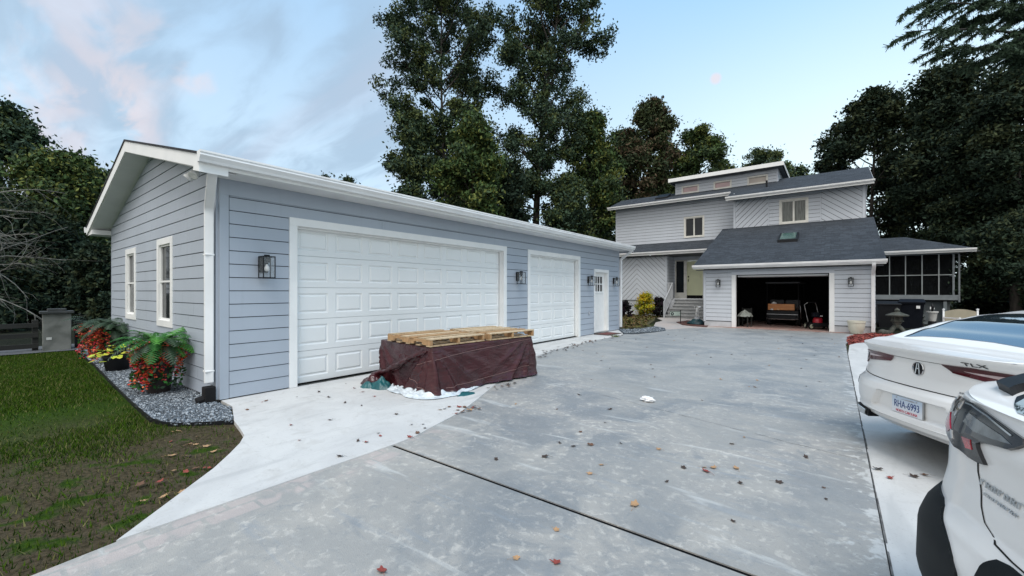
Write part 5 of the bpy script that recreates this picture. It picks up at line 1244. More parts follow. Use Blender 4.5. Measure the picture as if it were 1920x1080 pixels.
for sg in (-1, 1):
    L1 = [(.082, .876), (.155, .884), (.235, .876), (.30, .868), (.33, .86), (.335, .80), (.285, .765), (.268, .742), (.25, .755), (.232, .79), (.20, .793), (.155, .807), (.104, .822)]
    mb = MB(); decal(mb, sh, [(sg * p, z) for p, z in L1], .012, .015, .010, cen); tl = mb.build('taillight', M['red_lens'], sed, smooth=True)
    mb = MB(); decal(mb, sh, [(sg * p, z) for p, z in [(.135, .855), (.222, .856), (.222, .825), (.165, .838)]], .012, .015, .0125, cen); mb.build('lamp_bar', M['pink_lens'], tl, smooth=True)
    mb = MB(); decal(mb, sh, [(sg * p, z) for p, z in [(.236, .852), (.285, .848), (.285, .815), (.236, .822)]], .012, .015, .0125, cen); mb.build('reverse_lamp', M['clear_lens'], tl, smooth=True)
    mb = MB(); decal(mb, sh, [(sg * p, z) for p, z in [(.232, .852), (.237, .852), (.237, .795), (.232, .795)]], .012, .015, .0122, cen); mb.build('lamp_divider', M['black'], tl, smooth=True)
    mb = MB(); decal(mb, sh, [(sg * p, z) for p, z in [(.262, .605), (.30, .61), (.30, .52), (.272, .545)]], .01, .015, .003, cen); mb.build('reflector', M['clad'], sed, smooth=True)
    mb = MB(); mb.prism([(sg * .46, .045, .345), (sg * .70, .12, .355), (sg * .74, .16, .31), (sg * .68, .12, .265), (sg * .50, .07, .27)], (0, .14, 0)); ex = mb.build('exhaust', M['black'], sed, bevel=.006)
    mb = MB(); mb.prism([(sg * .50, .040, .335), (sg * .67, .095, .342), (sg * .695, .118, .31), (sg * .65, .095, .28), (sg * .53, .055, .283)], (0, .03, 0)); mb.build('exhaust_tip', M['chrome'], ex, bevel=.004)
mb = MB()
sh0 = sh
for pts in ([(-.30, .70), (-.24, .672), (-.183, .660), (-.11, .652), (0, .6505), (.11, .652), (.183, .660), (.24, .672), (.30, .70)],):
    decal(mb, sh, strip(pts, .007), .02, .004, .0015, cen, rim=False)
for pts in ([(-.082, .876), (0, .8725), (.082, .876)],): decal(mb, sh, strip(pts, .0035), .02, .004, .0012, cen, rim=False)
mb.build('panel_gap', M['seam'], sed)
# raised ridge under plate, lower lip
mb = MB(); decal(mb, sh, strip([(-.33, .385), (-.25, .372), (0, .366), (.25, .372), (.33, .385)], .010), .02, .01, .006, cen); mb.build('bumper_lip', M['paint'], sed, smooth=True)
# fuel flap side seam
# badge
P, n_ = nrm(sh, 0.0001, .805); n_ = n_ if n_.y < 0 else -n_
def on_face(p, z, off):
    P, n = nrm(sh, p, z); n = n if n.dot(P - cen) > 0 else -n
    A = (Vector(sh(p + .004, z)) - Vector(sh(p - .004, z))).normalized(); return P + n * off, A, n
P, A, n_ = on_face(.001, .805, .004); U = n_.cross(A).normalized()
if U.z < 0: U = -U
def bp(x, y, o=0): return P + A * x + U * y + n_ * o
mb = MB(); mb.prism([bp(.046 * math.cos(2 * PI * k / 28), .051 * math.sin(2 * PI * k / 28)) for k in range(28)], n_ * .003); em = mb.build('badge', M['black'], sed)
mb = MB()
ringp = [bp(.047 * math.cos(2 * PI * k / 28), .052 * math.sin(2 * PI * k / 28), .004) for k in range(29)]; mb.tube(ringp, .0042, 6, cap=False)
mb.prism([bp(-.010, .043, .003), bp(-.024, -.040, .003), bp(-.014, -.043, .003), bp(-.002, .043, .003)], n_ * .005); mb.prism([bp(.010, .043, .003), bp(.002, .043, .003), bp(.014, -.043, .003), bp(.024, -.040, .003)], n_ * .005)
mb.prism([bp(-.012, -.004, .003), bp(.012, -.004, .003), bp(.012, .004, .003), bp(-.012, .004, .003)], n_ * .005); mb.build('emblem', M['chrome'], em)
P, A, n_ = on_face(.168, .907, .004); text_obj('model_letters', 'TLX', .044, M['dark_chrome'], sed, P, A, n_, .002, width=.145)
P, A, n_ = on_face(.138, .690, .003); mb = MB(); U = n_.cross(A).normalized(); U = U if U.z > 0 else -U
for k, w_ in enumerate((.009, .010, .005, .011, .012, .010)):
    x = -.04 + k * .0145; mb.prism([P + A * x - U * .006, P + A * (x + w_) - U * .006, P + A * (x + w_) + U * .006, P + A * x + U * .006], n_ * .003)
mb.build('trim_letters', M['steel'], sed)
# number plate
pu, pz = -.03, .487; pv = lerp_tab(SEDAN.vr, pz) + .035
pl = bpy.data.objects.new('number_plate', None); S.collection.objects.link(pl); pl.parent = sed; pl.location = (pu, pv, pz)
mb = MB(); mb.box((-.147, -.012, -.074), (.147, .0, .074)); mb.build('plate_frame', M['steel'], pl, bevel=.006)
g = MN('pale blue white plate'); z_ = g.sep()[2]; g.set(c=g.mix(g.ramp(z_, -.06, .06), (.74, .76, .80), (.52, .62, .74)), r=.4)
mb = MB(); mb.box((-.141, -.0155, -.068), (.141, -.012, .068)); mb.build('plate', g.m, pl, bevel=.003)
M['plate_blue'] = mat('navy plate lettering', (.03, .07, .22), .45); M['plate_red'] = mat('red plate lettering', (.50, .02, .05), .45)
text_obj('plate_number', 'RHA-6993', .082, M['plate_blue'], pl, (0, -.0165, .004), (1, 0, 0), (0, -1, 0), .001, width=.232)
text_obj('plate_state', 'NORTH CAROLINA', .030, M['plate_red'], pl, (.0, -.0165, -.050), (1, 0, 0), (0, -1, 0), .0008, width=.20)
mb = MB(); mb.prism([(-.06, -.0155, .048), (.05, -.0155, .058), (.09, -.0155, .05), (.05, -.0155, .046)], (0, -.001, 0)); mb.box((-.10, -.018, .052), (-.088, -.0155, .06)); mb.box((.088, -.018, .052), (.10, -.0155, .06)); mb.build('plate_motif', mat('grey plate print', (.35, .36, .40), .5), pl)
wheels(SEDAN, sed, (.88, 3.55), .31)
# ---- crossover
def suv_disp(u, z, t):
    if t > .5: return 0
    def ss(x, a, b): x = min(1, max(0, (x - a) / (b - a))); return x * x * (3 - 2 * x)
    # tailgate stands in from the bumper; soft crease sweeping down from the lamp
    m = (1 - ss(abs(u), .44, .47)) * ss(z, .62, .64)
    return .010 * m + .012 * ss(z, .70, .80) * (1 - ss(z, .84, .93)) * (1 - ss(abs(u), .2, .5))
SUV.disp = suv_disp
zr = [.18 + .0125 * k for k in range(69)]; zr[-1] = 1.03
suv = car(SUV, 'crossover_car', 'nearest white crossover cut by the right edge, with black cladding and smoked lamp', SUV_P, SUV_L, zr)
cen = Vector((0, 2.0, .6)); sh = SUV.shell; tp = SUV.top
mb = MB(); mb.prism([(-.7, .3, .19), (.7, .3, .19), (.78, .7, .19), (.78, 3.5, .19), (-.78, 3.5, .19), (-.78, .7, .19)], (0, 0, .02)); mb.build('underbody', M['dark'], suv)
for sg in (-1, 1):
    CL = [(.52, .60), (.45, .62), (.36, .632), (.27, .636), (.235, .630), (.215, .616), (.19, .585), (.168, .56), (.15, .54), (.132, .515), (.118, .48), (.108, .42), (.10, .34), (.095, .20), (.52, .20)]
    mb = MB(); decal(mb, sh, [(-sg * p, z) for p, z in CL], .02, .03, .008, cen); mb.build('bumper_cladding', M['clad'], suv, smooth=True)
    LP = [(.36, .95), (.335, .985), (.30, 1.008), (.27, 1.018), (.233, 1.024), (.1755, 1.014), (.11, .995), (.070, .982), (.0655, .968), (.080, .945), (.092, .932), (.12, .924), (.148, .914), (.158, .904), (.1565, .891), (.150, .865), (.142, .843), (.155, .838), (.18, .838), (.215, .85), (.250, .866), (.30, .885), (.345, .91)]
    mb = MB(); decal(mb, sh, [(-sg * p, z) for p, z in LP], .012, .012, .012, cen); tl = mb.build('taillight', M['smoke_lens'], suv, smooth=True)
    for nm, m_, pg in (('stop_lamp', 'bright_red', [(.305, .94), (.268, .952), (.232, .905), (.250, .885), (.29, .905)]), ('stop_lamp', 'bright_red', [(.198, .900), (.172, .906), (.168, .875), (.185, .868)]), ('indicator', 'clear_lens', [(.20, .985), (.11, .968), (.085, .952), (.12, .942), (.17, .935), (.21, .95)]),
                       ('indicator', 'clear_lens', [(.31, .995), (.25, 1.005), (.25, .965), (.28, .955), (.31, .965)]), ('lamp_divider', 'chrome', [(.243, 1.012), (.230, 1.014), (.225, .985), (.232, .955), (.238, .955), (.232, .985)]), ('lamp_divider', 'chrome', [(.232, .905), (.224, .905), (.218, .875), (.226, .875)]), ('lamp_edge', 'chrome', [(.22, 1.010), (.155, .998), (.09, .975), (.088, .979), (.155, 1.003), (.22, 1.015)])):
        mb = MB(); decal(mb, sh, [(-sg * p, z) for p, z in pg], .012, .012, .0145, cen); mb.build(nm, M[m_], tl, smooth=True)
    mb = MB(); decal(mb, sh, strip([(-sg * .165, .84), (-sg * .163, .80), (-sg * .152, .75), (-sg * .14, .70), (-sg * .125, .66), (-sg * .09, .628), (-sg * .05, .622), (0, .62)], .0035), .01, .006, .0015, cen, rim=False)
    mb.build('panel_gap', M['seam'], suv)
    mb = MB(); decal(mb, tp, [(.62, -sg * .60), (.8, -sg * .86), (3.0, -sg * .88), (2.85, -sg * .66), (2.4, -sg * .50), (1.0, -sg * .50)], .08, .05, .003, cen); mb.build('side_window', M['car_glass'], suv, smooth=True)
    mb = MB(); decal(mb, tp, [(.262, -sg * .33), (.245, -sg * .275), (.32, -sg * .285), (.62, -sg * .30), (.62, -sg * .355), (.40, -sg * .36)], .03, .02, .03, cen); mb.build('spoiler_fin', M['black'], suv, smooth=True)
mb = MB(); decal(mb, sh, [(-.075, .30), (-.078, .56), (-.0754, .575), (-.063, .605), (-.044, .614), (.044, .614), (.063, .605), (.0754, .575), (.078, .56), (.075, .30)], .02, .03, .010, cen); mb.build('lower_bumper_panel', M['clad'], suv, smooth=True)
mb = MB(); decal(mb, tp, [(.16, -.22), (.20, -.24), (.245, -.262), (.62, -.27), (.75, -.2), (.75, .2), (.62, .27), (.245, .262), (.20, .24), (.16, .22)], .03, .03, .003, cen); mb.build('rear_window', M['car_glass'], suv, smooth=True)
mb = MB(); decal(mb, tp, [(2.45, -.33), (3.25, -.44), (3.25, .44), (2.45, .33)], .06, .06, .003, cen); mb.build('windscreen', M['car_glass'], suv, smooth=True)
random.seed(12)
for (pa, za, pb, zb_, n, h) in ((-.156, .777, -.066, .775, 7, .020), (-.142, .744, -.071, .7435, 9, .010)):
    mb = MB()
    for k in range(n):
        t = (k + .5) / n; P, A, n_ = on_face(pa + (pb - pa) * t, za + (zb_ - za) * t, .002); U = n_.cross(A).normalized(); U = U if U.z > 0 else -U
        w_ = .17 / n * .38 if h > .015 else .14 / n * .46
        mb.prism([P - A * w_ - U * h * .5, P - A * w_ * .3 - U * h * .5, P - A * w_ * .2 + U * h * .5, P - A * w_ + U * h * .5], n_ * .004)
        mb.prism([P - A * w_ * .2 + U * h * (.2 if k % 2 else .5), P - A * w_ * .2 + U * h * (-.1 if k % 2 else .25), P + A * w_ + U * h * (-.1 if k % 3 else .25), P + A * w_ + U * h * (.2 if k % 3 else .5)], n_ * .0035)
        if k % 3: mb.prism([P + A * w_ * .5 - U * h * .5, P + A * w_ - U * h * .5, P + A * w_ + U * h * .4, P + A * w_ * .6 + U * h * .4], n_ * .0038)
    mb.build('trim_letters', M['chrome'], suv)
wheels(SUV, suv, (.80, 3.3), .33)
# ------------------------------------------------------------------ covered stack with pallets
g = MN('dark maroon tarpaulin'); n1 = g.noise(3.5, 5, 1.0); wv = g.noise(5, 6, 1.6, v=g.map((1.0, .6, 2.2), (0, R_(28), R_(15)))); w2_ = g.noise(16, 5, 1.2, v=g.map((1, .5, 1.6), (R_(40), 0, 0)))
g.set(c=g.mix(g.ramp(n1, .35, .7), (.050, .009, .012), (.032, .006, .008)), r=.27, spec=.5); g.bump(wv, .40, .05); M['tarp'] = g.m
M['tarp_seam'] = mat('pale tarp seam', (.22, .13, .12), .5); M['teal'] = mat('teal tarp underside', (.012, .10, .11), .45, (.008, .06, .07), 8, bump=.6, bs=14, bd=.02)
M['sheet'] = mat('white plastic sheet', (.62, .68, .72), .35, (.50, .57, .62), 6, bump=.9, bs=9, bd=.03)
TC, TR = (-4.905, 4.935), R_(-7.0); hx, hy, hh = .71, 1.03, .645
tp_ = thing('tarp_covered_stack', 'waist high stack wrapped in a shiny dark maroon tarp before the wide garage door', 'covered stack', (*TC, 0), TR)
PER = []
r_ = .05
def arc(cx, cy, a0): return [(cx + r_ * math.cos(R_(a0 + k * 15)), cy + r_ * math.sin(R_(a0 + k * 15)), math.cos(R_(a0 + k * 15)), math.sin(R_(a0 + k * 15))) for k in range(7)]
cor = [arc(hx - r_, -hy + r_, -90), arc(hx - r_, hy - r_, 0), arc(-hx + r_, hy - r_, 90), arc(-hx + r_, -hy + r_, 180)]
for i, c in enumerate(cor):
    PER += c; a = c[-1]; b = cor[(i + 1) % 4][0]; n = 56 if i in (0, 2) else 40
    for k in range(1, n): t = k / n; PER.append((a[0] + (b[0] - a[0]) * t, a[1] + (b[1] - a[1]) * t, a[2], a[3]))
NP = len(PER); LEN = [0]
for i in range(1, NP + 1): LEN.append(LEN[-1] + math.hypot(PER[i % NP][0] - PER[i - 1][0], PER[i % NP][1] - PER[i - 1][1]))
TOT = LEN[-1]
def per_at(s_):
    s_ = s_ % TOT; lo, hi = 0, NP
    while hi - lo > 1:
        m = (lo + hi) // 2
        if LEN[m] <= s_: lo = m
        else: hi = m
    a, b = PER[lo], PER[(lo + 1) % NP]; t = (s_ - LEN[lo]) / max(1e-9, LEN[hi] - LEN[lo]); return [a[k] + (b[k] - a[k]) * t for k in range(4)]
CORN = [0.04, 0.04 + 2 * hy - .05, 2 * hy + 2 * hx - .07, 4 * hy + 2 * hx - .12]
def ridge(x): x = x - math.floor(x); return (1 - abs(2 * x - 1)) ** 2.2
def tarp_f(s_, z):
    x, y, nx_, ny_ = per_at(s_); t = 1 - z / hh; o = 0
    for c in CORN:                                    # folds fan out from every top corner
        d = (s_ - c + TOT / 2) % TOT - TOT / 2
        ang = math.atan2(d, (hh - z) + .10); m = math.exp(-(d / .62) ** 2) * min(1, (hh - z) * 3.2)
        o += .065 * ridge(ang * 2.7 + .3) * m + .022 * ridge(ang * 5.3) * m
    o += .018 * noise.noise(Vector((x * 2.1, y * 2.1, z * 2.5))) + .012 * noise.noise(Vector((x * 5 + z * 4, y * 5 + z * 4, z * 5)))
    o += .03 * t * t + .05 * max(0, t - .8) * 5 * (.4 + noise.noise(Vector((s_ * 2.6, 0, 2)))) 
    if z < .16: o += .018 * math.sin(s_ * 23 + 3 * noise.noise(Vector((s_, 3, 1)))) * (1 - z / .16)
    sag = -.012 * (1 - t) * abs(noise.noise(Vector((x * 2, y * 2, 9))))
    lift = max(0, .055 * (.5 + noise.noise(Vector((s_ * 1.3, 7, 0))))) if z < .05 else 0
    return Vector((x + nx_ * o, y + ny_ * o, z + sag + lift * (1 - z / .05 if z < .05 else 0)))
mb = MB(); NZ = 44; ns = NP * 1; i0 = 0
zs_ = [.006 + (hh - .006) * k / NZ for k in range(NZ + 1)]
for z in zs_:
    for i in range(NP): mb.v.append(tuple(tarp_f(LEN[i], z)))
for k in range(6):                                    # rounded shoulder then flat top
    f = (1, .985, .95, .7, .35, .02)[k]; dz = (.012, .017, .02, .022, .024, .024)[k]
    for i in range(NP):
        q = tarp_f(LEN[i], hh); mb.v.append((q.x * f, q.y * f, hh + dz + .006 * noise.noise(Vector((q.x * f * 3, q.y * f * 3, 0))) - .0))
for k in range(NZ + 6):
    for i in range(NP):
        a = k * NP + i; b = k * NP + (i + 1) % NP; mb.f.append((a, b, b + NP, a + NP)); mb.m.append(0)
mb.build('tarp', M['tarp'], tp_, smooth=True)
def seam(pts, r=.0035, n=60):
    P = []
    for k in range(n + 1):
        t = k / n * (len(pts) - 1); i = min(int(t), len(pts) - 2); q = t - i; s_ = pts[i][0] + (pts[i + 1][0] - pts[i][0]) * q; z = pts[i][1] + (pts[i + 1][1] - pts[i][1]) * q
        a = tarp_f(s_, z); _, _, nx_, ny_ = per_at(s_); P.append(a + Vector((nx_, ny_, 0)) * .002)
    mb = MB(); mb.tube(P, r, 5); mb.build('seam', M['tarp_seam'], tp_, smooth=True)
seam([(-.25, .40), (.04, .49), (.6, .55), (1.3, .59), (2.02, .63)]); seam([(.25, .09), (.8, .11), (1.4, .15), (2.05, .22)]); seam([(-.42, .20), (-.1, .10), (.03, .03)])
# heavy diagonal fold over the short side
def blobtube(name, pts, rs, m, par, seed=0, flat=1.0, n=18, amp=.35):
    mb = MB(); P = []; R = []
    K = (len(pts) - 1) * 10
    for k in range(K + 1):
        t = k / 10; i = min(int(t), len(pts) - 2); q = t - i; q = q * q * (3 - 2 * q); P.append(Vector(pts[i]).lerp(Vector(pts[i + 1]), q)); R.append(rs[i] + (rs[i + 1] - rs[i]) * q)
    mb.tube(P, R, n)
    v = []
    for p in mb.v:
        q = Vector(p); d = noise.noise_vector(q * 9 + Vector((seed, 0, 0))) * amp * .08 + noise.noise_vector(q * 22 + Vector((seed, 3, 0))) * amp * .03; q += d; q.z = max(.004, q.z); v.append(tuple(q))
    mb.v = v; return mb.build(name, m, par, smooth=True)
blobtube('fold', [(.62, -1.05, .60), (.35, -1.09, .52), (.0, -1.12, .36), (-.30, -1.15, .24), (-.62, -1.17, .13)], [.012, .030, .038, .036, .05], M['tarp'], tp_, 1, amp=.3)
def crumple(name, c, rx, ry, h, m, par, seed, amp=.05, n=40):
    mb = MB()
    def f(a, b):
        th = a * 2 * PI; rr = b; x = c[0] + rx * rr * math.cos(th); y = c[1] + ry * rr * math.sin(th); k = noise.noise(Vector((x * 7, y * 7, seed))) ; k2 = abs(noise.noise(Vector((x * 15, y * 15, seed + 4))))
        e = 1 + .25 * noise.noise(Vector((math.cos(th) * 2, math.sin(th) * 2, seed))); x = c[0] + rx * rr * e * math.cos(th); y = c[1] + ry * rr * e * math.sin(th)
        z = h * (1 - rr ** 2.2) * (.75 + .6 * k) + amp * k2 * (1 - rr * .6); return (x, y, max(.003, z + .003))
    mb.grid(f, n, n // 2); return mb.build(name, m, par, smooth=True)
crumple('bunched_hem', (-.52, -1.20, 0), .30, .17, .17, M['tarp'], tp_, 3, .06); crumple('bunched_hem', (-.74, -1.08, 0), .17, .2, .12, M['tarp'], tp_, 8, .05)
crumple('teal_underside', (-.27, -1.24, 0), .22, .15, .15, M['teal'], tp_, 5, .05); crumple('teal_underside', (-.44, -1.37, 0), .14, .09, .09, M['teal'], tp_, 6, .04); crumple('teal_underside', (.95, -.62, 0), .08, .16, .05, M['teal'], tp_, 7, .02)
sh_ = thing('plastic_sheet', 'crumpled white plastic sheet spilling out under the maroon tarp', 'plastic sheet', (*TC, 0), TR)
mb = MB()
def sf(a, b):
    s_ = -.85 + a * 1.75; x, y, nx_, ny_ = per_at(s_); o = -.12 + b * (.36 + .12 * noise.noise(Vector((s_ * 3, 0, 1)))) * (1 if s_ < .35 else max(.35, 1 - (s_ - .35))); k = abs(noise.noise(Vector((s_ * 5, b * 3, 2)))) + .5 * abs(noise.noise(Vector((s_ * 13, b * 7, 5))))
    return (x + nx_ * o, y + ny_ * o, .014 + .11 * k * (1 - b) ** .6 + .02 * k)
mb.grid(sf, 120, 22); mb.build('sheet', M['sheet'], sh_, smooth=False, angle=28)
# pallets
M['wood'] = mat('raw pallet wood', (.52, .40, .25), .8, (.30, .21, .12), 3, 6, bump=.4, bs=30, mp=(1, 9, 3)); M['wood2'] = mat('paler pallet wood', (.58, .46, .31), .8, (.45, .34, .21), 3, 6, bump=.4, bs=30, mp=(1, 9, 3)); M['wood3'] = mat('orange pallet wood', (.44, .27, .13), .8, (.30, .18, .09), 4, 6, bump=.4, bs=30, mp=(9, 1, 3))
def pallet(loc, rz, label, seed, sx=1.10, sy=1.0):
    t = thing('pallet', label, 'pallet', loc, rz, 'wooden pallets on the tarp covered stack'); rng = random.Random(seed)
    # deck boards run along y, stringers along x
    nb = 6; w_ = .10
    for k in range(nb):
        x = -sx / 2 + w_ / 2 + (sx - w_) * k / (nb - 1) + rng.uniform(-.006, .006); mb = MB(); e = rng.uniform(-.012, .012)
        mb.box((x - w_ / 2, -sy / 2 + e, .092), (x + w_ / 2, sy / 2 + e, .110)); mb.build('deck_board', rng.choice([M['wood'], M['wood2'], M['wood2'], M['wood3']]), t, bevel=.002)
    for k in range(5):
        x = -sx / 2 + w_ / 2 + (sx - w_) * k / 4; mb = MB(); mb.box((x - w_ / 2, -sy / 2, 0), (x + w_ / 2, sy / 2, .016)); mb.build('bottom_board', M['wood'], t)
    for y in (-sy / 2 + .02, 0, sy / 2 - .02):
        prof = [(-sx / 2, .017), (-sx * .33, .017), (-sx * .31, .055), (-sx * .15, .055), (-sx * .13, .017), (sx * .13, .017), (sx * .15, .055), (sx * .31, .055), (sx * .33, .017), (sx / 2, .017), (sx / 2, .0915), (-sx / 2, .0915)]
        mb = MB(); mb.prism([(x, y - .019, z) for x, z in prof], (0, .038, 0)); mb.build('stringer', M['wood3'], t, bevel=.002)
    return t
pallet((-4.83, 4.37, .672), TR + R_(1.5), 'nearer weathered wooden pallet lying flat on the maroon tarp', 1)
pallet((-4.66, 5.47, .672), TR - R_(2), 'farther wooden pallet lying flat on the maroon tarp', 2, 1.08, .98)
# ------------------------------------------------------------------ planters
LMf = [mat('fern green', (.030, .15, .025), .6, (.018, .08, .018), 9, spec=.2), mat('fern light green', (.07, .24, .035), .6, (.04, .15, .03), 9, spec=.2), mat('fern dark green', (.018, .05, .022), .6)]  # three fern greens, the last one simply darker
FL = [mat('orange red petal', (.72, .10, .035), .5, (.60, .06, .03), 30), mat('coral petal', (.80, .20, .07), .5, (.7, .12, .06), 30), mat('pink red petal', (.66, .05, .09), .5, (.5, .03, .05), 30)]
def planter(loc, label, H, R0, R1, nf, fl, ncas, seed, group, cas=1.0, dark=False, clen=(.25, .55), sides=None):
    t = thing('potted_plant', label, 'potted plant', loc, 0, group); rng = np.random.default_rng(seed)
    mb = MB(); mb.lathe([(0, .0), (R0, 0), (R0 * 1.02, .02), (R1 * .96, H * .9), (R1 * 1.05, H * .91), (R1 * 1.05, H), (R1 * .93, H), (R1 * .9, H - .05), (0, H - .05)], n=28); mb.build('pot', mat('dark glazed pot', (.022, .018, .018), .35, (.03, .022, .02), 5), t, angle=40)
    V, Fm = [], []
    for k in range(nf):
        az = k * 2.4 + rng.normal(0, .2); L_ = fl * rng.uniform(.7, 1.15); el = rng.uniform(.45, 1.3); p = Vector((math.cos(az) * R1 * .3, math.sin(az) * R1 * .3, H)); d = Vector((math.cos(az) * math.cos(el), math.sin(az) * math.cos(el), math.sin(el))); n = 16; m_ = int(rng.choice(3, p=[.45, .3, .25])) if not dark else 2
        for i in range(n):
            d = (d + Vector((0, 0, -.115 - .03 * i / n))).normalized(); q = p + d * L_ / n; sd_ = d.cross(Vector((0, 0, 1))).normalized(); ln = L_ * .17 * math.sin(PI * (i + 1.2) / (n + 1.5)) + .012; w_ = L_ / n * .42
            for sg in (-1, 1):
                tip = p + sd_ * sg * ln + d * ln * .35 + Vector((0, 0, -ln * .25)); V.append([tuple(p - d * w_), tuple(p + d * w_), tuple(tip + d * w_ * .3), tuple(tip - d * w_ * .3)]); Fm.append(m_)
            p = q
    V = np.array(V); arrays_mesh('fronds', V, np.arange(len(V) * 4).reshape(-1, 4), LMf, Fm, t)
    V, Fm = [], []
    for k in range(ncas):
        az = rng.choice(sides) + rng.normal(0, .35) if sides is not None else k * 2.4 + rng.normal(0, .3); L_ = rng.uniform(*clen); rr = R1 * rng.uniform(.95, 1.45); base = Vector((math.cos(az) * rr, math.sin(az) * rr, H + rng.uniform(-.04, .12))); nfl = int(L_ / .032)
        for i in range(nfl):
            c = base + Vector((rng.normal(0, .025), rng.normal(0, .025), -i * .032)); c += Vector((math.cos(az), math.sin(az), 0)) * .03 * math.sin(i * .5)
            mm = int(rng.choice(3, p=[.5, .25, .25]))
            for j in range(5):
                a = Vector(rng.normal(0, 1, 3)).normalized(); a.z = -abs(a.z) * .5; b = a.cross(Vector(rng.normal(0, 1, 3))).normalized(); s_ = .029 * rng.uniform(.7, 1.3); q = c + a * .008
                V.append([tuple(q), tuple(q + a * s_ * .6 + b * s_ * .45), tuple(q + a * s_ * 1.25), tuple(q + a * s_ * .6 - b * s_ * .45)]); Fm.append(mm)
    V = np.array(V); arrays_mesh('flowers', V, np.arange(len(V) * 4).reshape(-1, 4), FL, Fm, t)
    V, Fm = [], []
    for k in range(ncas * 14):
        az = rng.uniform(0, 2 * PI) if sides is None else rng.choice(sides) + rng.normal(0, .5); rr = R1 * rng.uniform(.9, 1.5); c = Vector((math.cos(az) * rr, math.sin(az) * rr, H + .08 - rng.random() * clen[1])); a = Vector(rng.normal(0, 1, 3)).normalized() * .035; b = a.cross(Vector(rng.normal(0, 1, 3))).normalized() * .02; V.append([tuple(c - a), tuple(c - b), tuple(c + a), tuple(c + b)]); Fm.append(int(rng.choice([0, 2])))
    V = np.array(V); arrays_mesh('leaves', V, np.arange(len(V) * 4).reshape(-1, 4), LMf, Fm, t); return t
gp_ = 'fern planters along the garage gable'
cam_az = math.atan2(-1.66, 7.6)
planter((-7.60, 1.66, -.01), 'nearest and tallest fern planter with trailing red flowers beside the gable', .64, .125, .20, 46, .54, 32, 1, gp_, clen=(.30, .62), sides=[cam_az - 1.35, cam_az - .7, cam_az - .2, cam_az + .9, cam_az + 1.2, cam_az - 1.1])
planter((-11.5, 1.80, -.01), 'middle fern planter with orange flowers, behind the lime leaved pot', .66, .14, .22, 40, .50, 16, 2, gp_, dark=True, clen=(.3, .6), sides=[cam_az - 1.2, cam_az - .8, cam_az - 1.5])
planter((-13.0, 1.78, -.01), 'farthest fern planter with a tall red flower cascade by the garage back corner', .62, .14, .22, 36, .55, 14, 3, gp_, dark=True, clen=(.4, .75), sides=[cam_az - 1.3, cam_az - 1.0, cam_az + .4])
t = thing('lime_plant', 'small black pot of bright lime yellow leaves between two fern planters', 'potted plant', (-10.3, 1.66, -.01))
mb = MB(); mb.lathe([(0, 0), (.14, 0), (.155, .02), (.19, .24), (.205, .25), (.205, .28), (.175, .28), (.17, .25), (0, .25)], n=26); mb.build('pot', M['black'], t, angle=40)
rng = np.random.default_rng(6); mb = MB()
for k in range(46):
    az = rng.uniform(0, 2 * PI); r = rng.uniform(.02, .36); c = Vector((math.cos(az) * r, math.sin(az) * r, .30 + rng.uniform(0, .17) - r * .25)); d = Vector((math.cos(az), math.sin(az), rng.uniform(-.5, .5))).normalized(); s_ = d.cross(Vector((0, 0, 1))).normalized(); L_ = rng.uniform(.055, .10)
    mb.poly([c, c + d * L_ * .3 + s_ * L_ * .55, c + d * L_ * .8 + s_ * L_ * .4, c + d * L_ * 1.35, c + d * L_ * .8 - s_ * L_ * .4, c + d * L_ * .3 - s_ * L_ * .55], k % 2)
mb.build('leaves', [mat('lime leaf', (.42, .50, .03), .5, (.3, .42, .03), 8), mat('yellow lime leaf', (.55, .52, .05), .5, (.35, .42, .04), 8)], t)
# ------------------------------------------------------------------ stone pillar, boundary fence
M['stone'] = mat('stained pale stone', (.20, .21, .195), .85, (.07, .078, .07), 2.2, 7, bump=.4, bs=20, bd=.01); M['stone_d'] = mat('dark slate cap', (.045, .05, .05), .8, (.025, .03, .03), 6)
t = thing('stone_pillar', 'stained pale stone pillar with a dark slab cap at the lawn edge', 'pillar', (-15.3, 1.36, -.05), R_(-3))
mb = MB(); mb.box((-.20, -.24, 0), (.20, .24, .93)); mb.build('shaft', M['stone'], t, bevel=.012)
mb = MB(); mb.box((-.25, -.29, .931), (.25, .29, .99)); mb.build('cap', M['stone_d'], t, bevel=.008); mb = MB(); mb.box((-.14, -.16, .991), (.14, .16, 1.05)); mb.build('finial_block', M['stone_d'], t, bevel=.008)
mb = MB(); mb.box((.201, -.18, .30), (.207, -.09, .36)); mb.build('plaque', mat('pale plaque', (.5, .52, .5), .6), t)
M['old_wood'] = mat('dark weathered rail', (.022, .024, .022), .9, (.012, .013, .012), 4, bump=.4, mp=(1, .2, 1))
for y0, y1, lab in ((-3.2, 1.06, 'dark weathered rail fence left of the stone pillar'), (1.68, 6.2, 'dark weathered rail fence between the stone pillar and the garage back')):
    t = thing('rail_fence', lab, 'fence', (-15.4, (y0 + y1) / 2, -.05), group=None); h_ = (y1 - y0) / 2; n = 3
    for k in range(n):
        y = -h_ + .05 + (2 * h_ - .1) * k / (n - 1); mb = MB(); mb.box((-.05, y - .05, 0), (.05, y + .05, .78)); mb.build('post', M['old_wood'], t, bevel=.005)
    for z in (.10, .36, .60): mb = MB(); mb.box((.052, -h_, z), (.09, h_, z + .11)); mb.build('rail', M['old_wood'], t, bevel=.004)
flat('path', [(-16.5, -6), (-14.9, -6), (-14.8, .5), (-14.75, 1.58), (-14.75, 2.4), (-16.5, 6)], -.008, mat('dark grey path', (.10, .11, .12), .9, (.06, .065, .07), 5, bump=.3))  # plain dark grey path with a mottled tone
